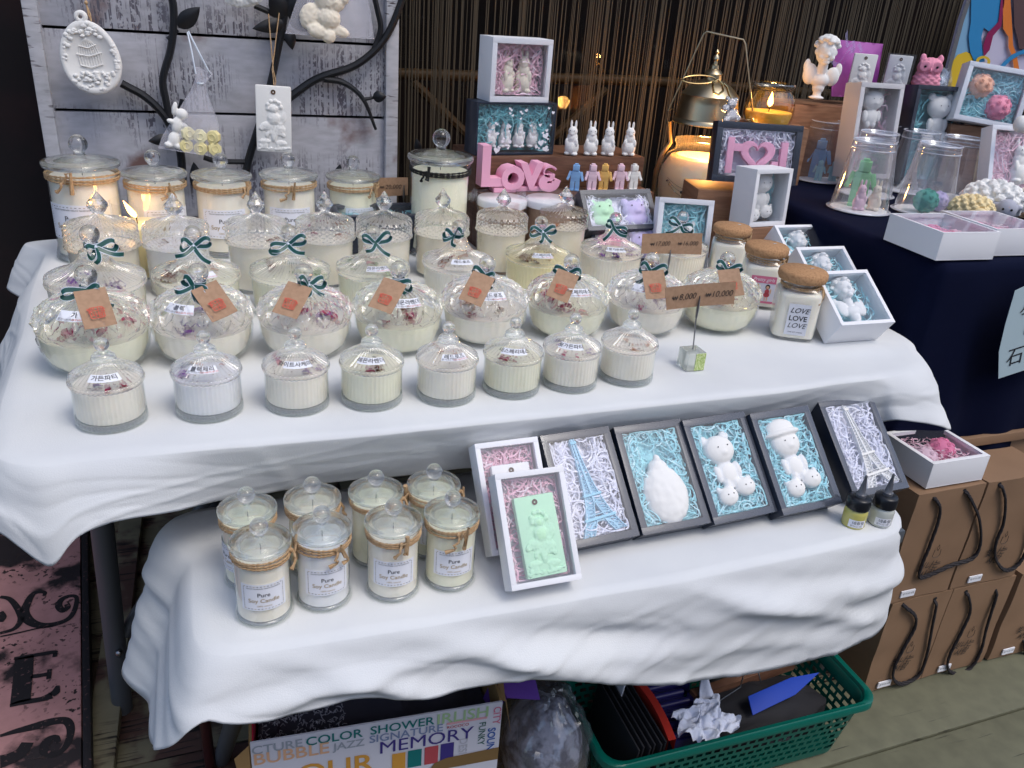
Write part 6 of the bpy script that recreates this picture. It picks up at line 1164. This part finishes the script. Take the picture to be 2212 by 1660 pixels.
thing('owl_figure', 'pink plaster owl figure with feathered chest on the riser', 'figure', stand(1990, 212, 0, .15, 1.28, y=1.74), f_owl('p_pinkowl'))
cw = MB(); rr = random.Random(3)
for k in range(10): a0 = rr.uniform(0, 6); cw.sheet(5, 5, lambda a, b: PY(2018+a*34+6*sin(b*5+a0), 150+b*58+5*cos(a*6+a0), 1.76-.012*k/10+.01*sin(a*9+b*7+a0)), 'film')
thing('cellophane_pack', 'crumpled clear cellophane pack right of the pink owl', 'wrapping', pose((0, 0, 0)), [('film', cw.mesh('film')), ('ornament', MB().ball(tuple(PY(2034, 176, 1.77)), (.012, .008, .010), 'plaster').ball(tuple(PY(2034, 165, 1.77)), .005, 'gold').mesh('ornament'))])
gift_box('tall pale gift box of white plaster behind the display cups', pose(PY(1876, 385, 1.58), rad(-6), 1, rad(82)), .118, .215, .060, 'paper_warm', .011, 'pink', 60, 91, f_bear('plaster', 0, False), 'white plaster figure in the tall pale box', 'plaster figure', sinset=.03, cpos=(0, .09), cz=-.03, hole=(0, .1, .03, .07))
gift_box('tall black gift box of white bears behind the display cups', pose(PY(1998, 400, 1.60), rad(-8), 1, rad(84)), .150, .235, .060, 'black_card', .010, 'teal', 120, 92, f_bear('plaster', 0, True), 'white plaster bear in the tall black box', 'plaster figure', sinset=.02, cpos=(.01, .085), cz=-.02, hole=(0, .1, .04, .08), cs=1.15)
FBm = pose(PY(2128, 268, 1.55), rad(-28), 1, rad(78)) @ Matrix.Rotation(rad(-5), 4, 'Z')
single('wooden_pedestal', 'wooden pedestal under the framed box of rose balls', 'stand', pose(PY(2128, 268, 1.55)+Vector((.02, .05, -.09)), rad(-28)), MB().box((0, 0, 0), (.12, .06, .16), 'wood_box').mesh('wooden_pedestal', .001))
gift_box('white framed gift box of peach and pink rose balls', FBm, .152, .134, .050, 'paper', .011, 'aqua', 170, 93, f_roses('p_peach', .0295), 'peach rose ball in the white framed box', 'rose ball', sinset=.014, cpos=(-.030, .086), cz=-.020)
thing('rose_ball', 'bright pink rose ball in the white framed box', 'rose ball', FBm @ Matrix.Translation((.022, .044, -.018)), f_roses('p_pinkowl', .031))
PWm = pose(PY(2190, 415, 1.36), rad(-16), 1, rad(70))
gift_box('white gift box of pink shreds cut off at the right edge', PWm, .130, .145, .040, 'paper', .010, 'pink', 220, 94, f_rabbit('plaster'), 'white plaster figure in the pink lined box at the right edge', 'figure', sinset=.008, cpos=(.015, .02), cz=-.012, cs=1.5, hole=(.01, .05, .03, .05))
thing('wax_pebble', 'white rounded plaster piece on top of the right edge box', 'figure', pose(PY(2205, 268, 1.37)), [('figure', lumps([(0, 0, 0, .016, .014, .018), (.02, .004, -.006, .018, .014, .014)], 'plaster', .0016).mesh('figure', ang=180))])
# display cups
cupm = lambda: MB().lathe([(.0600, .001), (.0605, .003), (.0555, .0045), (.0545, .010), (.0400, .112), (.0395, .116), (.0405, .118), (.0400, .121), (.0390, .130), (.0400, .132), (.0385, .1335), (.0360, .1300), (.001, .1295)], 72, 'cup_plastic').lathe([(.0402, .1165), (.0410, .118), (.0402, .1195)], 72, 'cup_rim').lathe([(.0385, .1318), (.0403, .1325), (.0385, .1340), (.0375, .1325)], 72, 'cup_rim').lathe([(.0575, .0015), (.0612, .0025), (.0580, .0045)], 72, 'cup_rim').mesh('cup', ang=40)
doil = lambda: MB().lathe([(.001, .0035), (.050, .0035), (.0545, .0028), (.0545, .0020), (.001, .0012)], 72, 'doily', rf=lambda a, i, r, z: (r*(1+.035*cos(24*a)*(1 if i in (2, 3) else 0)), z)).mesh('doily', ang=60)
CUPS = [(1763, 388, 'a blue blocky figure and two teal ones', 1.0), (1853, 453, 'a green blocky figure and two rabbits', 1.02), (1868, 420, 'nothing but its doily, behind the green figure', 1.0), (1880, 392, 'a pale figure, rearmost of the middle file', 1.0), (1782, 352, 'a swirl of cream plaster at the back', 1.0),
        (1958, 412, 'a white tower ornament', 1.0), (1992, 458, 'green and lilac rose balls at the front', 1.02), (2092, 408, 'a yellow bottle figure', 1.0), (1972, 362, 'a doily, before the tall black box', 1.0), (2045, 428, 'its doily only, behind the front rose balls', 1.0), (2140, 372, 'its doily only, before the right edge box', 1.0)]
for u, v, d, s in CUPS:
    p = P(u, v, ZT); thing('display_cup', f'clear upturned plastic cup over {d}', 'display cup', pose(p, 0, s*1.08), [('cup', once('cup', cupm)), ('doily', once('doil', doil))], 'upturned clear cups on the navy table')
def incup(i, dx, dy, s, rz=0):
    p = P(CUPS[i][0], CUPS[i][1], ZT)+Vector((dx, dy, .004)); return Matrix.Translation(p) @ Matrix.Rotation(-math.atan2(p.x, p.y)+rz, 4, 'Z') @ Matrix.Rotation(pi/2, 4, 'X') @ Matrix.Scale(s, 4)
thing('block_figure', 'large blue blocky toy figure inside the left cup', 'figure', incup(0, .004, .012, 1.62), f_robot('p_blue'))
for k, dx in enumerate((-.016, .022)): thing('block_figure', f'small teal blocky figure in the left cup, {["left", "right"][k]} one', 'figure', incup(0, dx, -.026-dx*.2, .82, .3*k), f_robot('p_aqua'), 'small teal blocky figures in the left cup')
thing('block_figure', 'large green blocky toy figure inside the front cup', 'figure', incup(1, .010, .020, 1.72), f_robot('p_green'))
thing('rabbit_figure', 'pale pink rabbit figure in the front cup', 'figure', incup(1, -.017, -.016, .95, .3), f_rabbit('p_pale_pink'))
thing('rabbit_figure', 'cream rabbit figure in the front cup beside the pink one', 'figure', incup(1, .020, -.022, .95, -.3), f_rabbit('plaster_rabbit'))
thing('swirl_figure', 'cream swirl plaster cone in the rear left cup', 'figure', incup(4, 0, 0, 1), [('figure', MB().lathe([(.020-.018*t+.003*sin(t*28), .10*t*.95) for t in [i/30 for i in range(31)]], 24, 'plaster_rabbit', Matrix.Rotation(-pi/2, 4, 'X')).mesh('figure'))])
thing('bear_figure', 'pale plaster bear figure in the rear middle cup', 'figure', incup(3, 0, 0, .9), f_bear('plaster', 0, False))
thing('tower_ornament', 'white lattice tower ornament standing in a cup', 'tower ornament', incup(5, 0, 0, .74, .4), f_eiffel('plaster'))
thing('rose_ball', 'green teal rose ball in the front right cup', 'rose ball', incup(6, -.020, -.020, 1) @ Matrix.Translation((0, .026, 0)), f_roses('p_teal', .026))
thing('rose_ball', 'lilac rose ball in the front right cup, partly hidden', 'rose ball', incup(6, .028, -.008, 1) @ Matrix.Translation((0, .022, 0)), f_roses('p_lilac', .022))
thing('bottle_figure', 'yellow bottle shaped plaster figure with star shaped top', 'figure', incup(7, .0, -.01, 1), [('figure', MB().lathe([(.001, 0), (.019, .001), (.022, .006), (.021, .030), (.016, .052), (.010, .062), (.0085, .072), (.0100, .078), (.001, .079)], 32, 'p_orangepale', Matrix.Rotation(-pi/2, 4, 'X'), rf=lambda a, i, r, z: (r*(1+.05*abs(cos(4*a))), z)).prism([((.016 if k % 2 == 0 else .008)*cos(k*pi/5+pi/2), .084+(.016 if k % 2 == 0 else .008)*sin(k*pi/5+pi/2)) for k in range(10)], -.005, .005, 'p_orangepale').mesh('figure', .001))])
thing('sheep_figure', 'white woolly plaster sheep with grey face behind the flat boxes', 'figure', stand(2132, 474, ZT, .10, 1.62), f_sheep('plaster', 'grey_face'))
thing('lamb_figure', 'cream yellow plaster lamb before the white sheep', 'figure', stand(2090, 480, ZT, .0, 1.12), f_sheep('p_cream', 'p_cream'))
thing('sheep_figure', 'second plaster sheep cut off at the right edge', 'figure', stand(2228, 474, ZT, -.6, 1.4), f_sheep('plaster_rabbit', 'plaster_rabbit'))
gift_box('flat white gift box of pink soap at the front of the navy table', face_pose(1.268, 1.048, ZT+.052, -3, 0), .128, .135, .050, 'paper', .005, 'pink', 60, 95, f_oval('p_rose', .030, .038), 'pink oval soap in the left flat white box', 'soap', sinset=.018, cpos=(.008, .066), cz=-.030)
gift_box('flat white gift box of pink soap at the right edge of the navy table', face_pose(1.408, 1.060, ZT+.052, -3, 0), .128, .135, .050, 'paper', .005, 'pink', 60, 96, f_oval('p_rose', .030, .038), 'pink oval soap in the right flat white box', 'soap', sinset=.018, cpos=(-.008, .066), cz=-.030)
# ================================================================ UNDER THE TABLES
A = PY(540, 1606, .862); Bq = PY(1086, 1516, .835); ex = (Bq-A); ex.z = 0; Wd = ex.length; yaw = math.atan2(ex.y, ex.x)
CM = Matrix.Translation((A.x, A.y, 0)) @ Matrix.Rotation(yaw, 4, 'Z'); Hc = (A.z+Bq.z)/2; dp = .27
def prt(mb, tx, x0, x1, v, m, rot=0, bold=.012, x1r=None):
    k = Wd/2005; vv, ff = text_raw(tx, 1, bold=bold); w0 = max(q.x for q in vv)-min(q.x for q in vv); sz = (x1-x0)*k/w0; M = Matrix.Translation((((x0+x1)/2-105)*k if not rot else (x1r-105)*k, -.0012, Hc-v*k*1.10)) @ Matrix.Rotation(pi/2, 4, 'X') @ Matrix.Rotation(rot, 4, 'Z')
    mb.add([q*sz for q in vv], ff, m, M, False)
pm = MB()
for a in (('CTURE', 112, 490, 75, 'print_grey'), ('COLOR', 515, 955, 75, 'print_teal'), ('SHOWER', 1015, 1535, 72, 'print_teal'), ('IRLISH', 1560, 1990, 72, 'print_green'), ('BUBBLE', 120, 690, 168, 'print_peach'), ('JAZZ', 722, 975, 172, 'print_grey'), ('SIGNATURE', 1010, 1610, 158, 'print_slate'), ('ROCOCO', 1645, 1830, 168, 'print_red'), ('MEMORY', 1090, 1870, 265, 'print_indigo', 0, .0), ('OUR', 430, 1045, 400, 'print_orange')): prt(pm, *a)
prt(pm, 'CITY', 0, 200, 125, 'print_pink', -pi/2, x1r=2065); prt(pm, 'SOUND', 0, 330, 400, 'print_blue', -pi/2, .02, x1r=2030); prt(pm, 'FUNKY', 0, 265, 290, 'print_dgreen', -pi/2, x1r=1945); prt(pm, 'DESIGN', 0, 330, 460, 'print_pale', -pi/2, x1r=1790)
k_ = Wd/2005
for x0, x1, v0, v1, m in ((1640, 1985, 118, 140, 'print_salmon'), (1195, 1305, 345, 520, 'print_orange'), (1325, 1440, 340, 520, 'print_teal'), (1465, 1580, 335, 520, 'print_red'), (1600, 1712, 330, 520, 'print_indigo')):
    pm.add([((x-105)*k_, -.0012, Hc-v*k_*1.1) for x, v in ((x0, v1), (x1, v1), (x1, v0), (x0, v0))], [(0, 1, 2, 3)], m, None, False)
pm.add([((x-105)*k_, -.0016, Hc-v*k_*1.1) for x, v in ((1500, 600), (2109, 600), (2109, 470), (1650, 485), (1550, 520))], [(0, 1, 2, 3, 4)], 'card_tape', None, False)
thing('printed_carton', 'open cardboard carton printed with coloured words COLOR SHOWER and MEMORY', 'carton', CM, [
    ('front_panel', MB().box((Wd/2, .0015, Hc/2), (Wd, .003, Hc), 'print_white').box((Wd/2, .0040, Hc/2-.001), (Wd-.002, .0018, Hc-.002), 'card_red').mesh('front_panel'), [('print', pm.mesh('print'))]),
    ('side_panel', MB().box((.0, dp/2+.004, Hc/2), (.004, dp, Hc-.003), 'card_brown').box((.0032, dp/2+.004, Hc/2), (.002, dp, Hc-.004), 'card_red').mesh('side_panel')),
    ('side_panel', MB().box((Wd-.002, dp/2+.004, Hc/2-.0), (.004, dp, Hc+.006), 'card_brown').mesh('side_panel')),
    ('back_panel', MB().box((Wd/2, dp, Hc/2), (Wd, .004, Hc), 'card_brown').mesh('back_panel')),
    ('flap', MB().add([(Wd, 0, Hc+.002), (Wd+.004, .0, Hc), (Wd+.03, .03, Hc-.11), (Wd+.026, .10, Hc-.02), (Wd, .10, Hc+.01)], [(0, 1, 2, 3, 4)], 'card_brown', None, False).mesh('flap')), ('flap', MB().add([(-.002, 0, Hc-.004), (-.022, -.004, Hc-.02), (-.012, -.002, Hc-.12), (-.002, 0, Hc-.12)], [(0, 1, 2, 3)], 'card_brown', None, False).mesh('flap'))])
pf = MB(); pf.sheet(26, 16, lambda a, b: Vector((.008+(Wd-.016)*a, .008+(dp-.014)*b, Hc-.060+.018*noise.noise(Vector((a*6, b*4, 1)))+.008*noise.noise(Vector((a*22, b*14, 5))))), 'card_in')
fz = MB(); rr = random.Random(6)
for k in range(420):
    x, y = rr.uniform(.012, .135), rr.uniform(.01, .16); a = rr.uniform(0, 6.28); z = Hc-.040+.008*noise.noise(Vector((x*40, y*40, 0))); l = .007
    fz.tube([(x, y, z), (x+l*.5*cos(a), y+l*.5*sin(a), z+.004), (x+l*cos(a+.7), y+l*sin(a+.7), z+.001)], .0007, 'fur_white', 3)
thing('plastic_wrap', 'dark plastic wrapped goods filling the printed carton', 'wrapping', CM, [('film', pf.mesh('film')), ('fluff', fz.mesh('fluff'), None, 'stuff')])
q1, q2, q3, q4 = PY(1068, 1455, .90), PY(1150, 1440, .90), PY(1167, 1512, .86), PY(1096, 1508, .86)
pq = MB(); pq.add([tuple(q) for q in (q1, q2, q3, q4)]+[tuple(q+Vector((0, .002, .001))) for q in (q1, q2, q3, q4)]+[tuple(q1+Vector((-.02, 0, -.06))), tuple(q4+Vector((-.012, .0, -.02)))], [(0, 3, 2, 1), (4, 5, 6, 7), (3, 7, 6, 2), (0, 1, 5, 4), (0, 8, 9, 3)], 'purple_paper', None, False)
single('purple_paper', 'folded purple card sheet between the carton and the green basket', 'paper', pose((0, 0, 0)), pq.mesh('purple_paper'))
def wrapbag():
    c = P(1190, 1650, .11)+Vector((.0, .04, 0)); inner = MB().ball((0, 0, 0), (.066, .075, .095), 'fur', n=40, k=28, f=lambda v: 1+.10*noise.noise(v*2.5)); 
    film = MB().ball((0, 0, .004), (.076, .088, .114), 'film_bag', n=56, k=40, f=lambda v: 1+.10*noise.noise(v*2.5)+.13*abs(noise.noise(Vector((v.x*5+v.z*2, v.y*5, v.z*1.6))))+.05*abs(noise.noise(v*11)))
    return thing('wrapped_cushion', 'grey patterned furry cushion in a clear plastic bag beside the basket', 'cushion', pose(c), [('cushion', inner.mesh('cushion')), ('plastic_bag', film.mesh('plastic_bag', ang=25))])
wrapbag()
# green basket
ZR = .142
cs = [P(1318, 1652, ZR), P(1852, 1528, ZR), P(1800, 1400, ZR), P(1205, 1468, ZR)]
BA = (cs[0]+cs[3])/2; bx0, bx1 = .552, 1.075; by0, by1 = .800, 1.005
def rrect(x0, x1, y0, y1, r, n=6):
    o = []
    for cx, cy, a0 in ((x1-r, y0+r, -pi/2), (x1-r, y1-r, 0), (x0+r, y1-r, pi/2), (x0+r, y0+r, pi)):
        for k in range(n+1): a = a0+pi/2*k/n; o.append((cx+r*cos(a), cy+r*sin(a)))
    return o
def dens(pts, st=.006):
    o = []
    for i, p_ in enumerate(pts):
        q = pts[(i+1) % len(pts)]; d = math.hypot(q[0]-p_[0], q[1]-p_[1]); k = max(1, int(d/st)); o += [(p_[0]+(q[0]-p_[0])*j/k, p_[1]+(q[1]-p_[1])*j/k) for j in range(k)]
    return o
loop = dens(rrect(-.262, .262, -.1025, .1025, .034)); nL = len(loop)
BM = Matrix.Translation(((bx0+bx1)/2, (by0+by1)/2, 0)) @ Matrix.Rotation(rad(-1), 4, 'Z')
rim = MB(); sec = [(-.004, -.030), (.0, -.030), (.001, -.006), (.004, 0), (.012, .0015), (.015, -.001), (.0155, -.013), (.0135, -.013), (.013, -.002), (.004, -.003), (-.001, -.008)]
vs = []
for sx, sz in sec: vs += [(x*(1+sx/.262), y*(1+sx/.1025*.9), ZR+sz) for x, y in loop]
rim.add(vs, [(j*nL+i, j*nL+(i+1) % nL, ((j+1) % len(sec))*nL+(i+1) % nL, ((j+1) % len(sec))*nL+i) for j in range(len(sec)) for i in range(nL)], 'basket_green')
wall = MB(); rows = 14; vs = []
for j in range(rows+1):
    t = j/rows; k = 1-.10*t; vs += [(x*k, y*k, ZR-.028-(ZR-.034)*t) for x, y in loop]
fs = [(j*nL+i, j*nL+(i+1) % nL, (j+1)*nL+(i+1) % nL, (j+1)*nL+i) for j in range(rows) for i in range(nL) if not (j in (1, 3, 5, 7, 9, 11) and (i+j//2) % 3)]
wall.add(vs, fs, 'basket_green'); wall.add([(x*.90, y*.90, .006) for x, y in loop], [tuple(range(nL))], 'basket_green')
thing('green_basket', 'green plastic basket with slotted sides under the low table', 'basket', BM, [('rim', rim.mesh('rim', ang=50)), ('wall', wall.mesh('wall', ang=60), None, 'stuff')])
def inb(name, label, cat, mesh, p, rz=0, tilt=0, roll=0): return single(name, label, cat, BM @ pose(p, rz, 1, tilt, roll), mesh)
fo = bpy.data.objects.new('folder_stack', None); COL.objects.link(fo); fo.matrix_world = BM @ pose((-.215, -.01, .02)); tag(fo, 'row of dark folders standing in the left end of the basket', 'folders')
for k in range(6): o_ = put('folder', once('fold', lambda: MB().box((0, 0, .055), (.0035, .16, .125), 'dark_cloth').mesh('folder', .001)), fo, Matrix.Translation((k*.0105, .004*(k % 2), 0)) @ Matrix.Rotation(rad(6), 4, 'Y'))
inb('price_slip', 'small pale paper slip between the dark folders', 'paper', MB().box((0, 0, 0), (.002, .05, .05), 'label').mesh('price_slip'), (-.175, .055, .145), 0, 0, rad(8))
rd = MB(); rd.sheet(10, 12, lambda a, b: Vector((.010*sin(pi*b)+.002, (b-.5)*.165, (a-.5)*.03)), 'red_plastic').sheet(10, 12, lambda a, b: Vector((.010*sin(pi*b)-.012, (.5-b)*.165, (a-.5)*.03)), 'red_plastic').sheet(4, 12, lambda a, b: Vector((.010*sin(pi*b)+.002-.014*a, (b-.5)*.165, .015)), 'red_plastic')
inb('red_strip', 'red curved plastic holder strip beside the navy rack', 'holder', rd.mesh('red_strip'), (-.135, -.005, .125))
nv = bpy.data.objects.new('navy_rack', None); COL.objects.link(nv); nv.matrix_world = BM @ pose((-.085, .005, .085)); tag(nv, 'navy blue ridged plastic rack in the basket', 'rack')
put('rack_body', MB().box((0, 0, 0), (.07, .15, .05), 'navy_plastic').mesh('rack_body', .003), nv)
for k in range(7): put('ridge', once('ridg', lambda: MB().tube([(-.034, 0, 0), (.034, 0, 0)], .0065, 'navy_plastic', 10).mesh('ridge')), nv, Matrix.Translation((0, -.065+k*.0215, .028)))
for k in range(3): put('grip', once('grp', lambda: MB().lathe([(.001, 0), (.014, 0), (.016, .006), (.014, .03), (.001, .031)], 20, 'navy_plastic', rf=ribs(8, .06)).mesh('grip', ang=50)), nv, Matrix.Translation((.047, -.045+k*.045, .004)))
tsu = MB(); tsu.sheet(60, 44, lambda a, b: Vector(((a-.5)*.105+.01*sin(b*9), (b-.5)*.070+.006*sin(a*13), .016*abs(noise.noise(Vector((a*4, b*4, 0))))*2+.010*abs(noise.noise(Vector((a*9, b*8, 3))))+.004*abs(noise.noise(Vector((a*22, b*18, 6)))))), 'tissue')
inb('tissue', 'crumpled white tissue at the front of the basket', 'tissue', tsu.mesh('tissue', ang=180), (-.060, -.062, .128), rad(14), rad(8))
tq = MB(); tq.sheet(8, 8, lambda a, b: Vector(((a-.5)*.035*(1-.7*b), .006*sin(a*5+b*4), b*.075)), 'tissue').sheet(8, 8, lambda a, b: Vector(((.5-a)*.035*(1-.7*b), .002+.006*sin((1-a)*5+b*4), b*.075)), 'tissue')
inb('paper_scrap', 'pointed white paper scrap rising behind the tissue', 'paper', tq.mesh('paper_scrap'), (-.030, -.030, .120), rad(10), rad(-50), rad(22))
inb('wooden_bar', 'brown wooden bar lying across the basket', 'bar', MB().box((0, 0, 0), (.24, .016, .022), 'walnut').mesh('wooden_bar', .001), (.075, .018, .118), rad(6))
inb('dark_bag', 'black crumpled bag filling the middle of the basket', 'bag', MB().ball((0, 0, 0), (.16, .075, .045), 'dark_cloth', n=40, k=24, f=lambda v: 1+.16*noise.noise(v*3)).mesh('dark_bag'), (.07, -.02, .075))
inb('blue_folder', 'bright blue plastic sheet lying in the right of the basket', 'folder', MB().prism([(-.085, -.018), (.02, -.010), (.095, .012), (.03, .020), (-.075, .014)], 0, .003, 'blue_plastic').mesh('blue_folder', .001), (.115, -.045, .136), rad(6), rad(25))
rp_ = MB().box((0, 0, 0), (.085, .004, .050), 'card_red').add([(-.022+.012*cos(t*pi/6), -.0026, .004+.010*sin(t*pi/6)) for t in range(12)], [tuple(range(12))[::-1]], 'print_orange', None, False).add([(.012+.014*cos(t*pi/6), -.0026, -.006+.011*sin(t*pi/6)) for t in range(12)], [tuple(range(12))[::-1]], 'print_indigo', None, False)
inb('red_packet', 'red printed packet standing in the right rear of the basket', 'packet', rp_.mesh('red_packet'), (.165, .045, .148), rad(14), rad(-24))
inb('white_cable', 'white curved cable end over the basket corner', 'cable', MB().tube([(-.06, .0, .0), (-.02, -.008, .004), (.015, .004, .012), (.035, .03, .016)], .0028, 'label', 8).mesh('white_cable'), (.185, .062, .165))
wr_ = MB().tube([(-.05, -.02, 0), (-.01, -.008, .004), (.03, .004, .006)], .0009, 'steel', 5).tube([(.03, .004, .006), (.045, .02, .02), (.06, .03, .03), (.075, .028, .028), (.08, .01, .0)], .0012, 'steel', 5)
inb('bent_wire', 'bent thin metal wire lying in the basket', 'wire', wr_.mesh('bent_wire'), (.01, -.02, .135))
inb('plastic_scrap', 'clear plastic film scrap over the wooden bar', 'film', MB().sheet(10, 6, lambda a, b: Vector(((a-.5)*.12, (b-.5)*.03+.006*sin(a*8), .006*sin(a*9+b*5))), 'film_bag').mesh('plastic_scrap'), (.055, .040, .150), rad(10), rad(30))
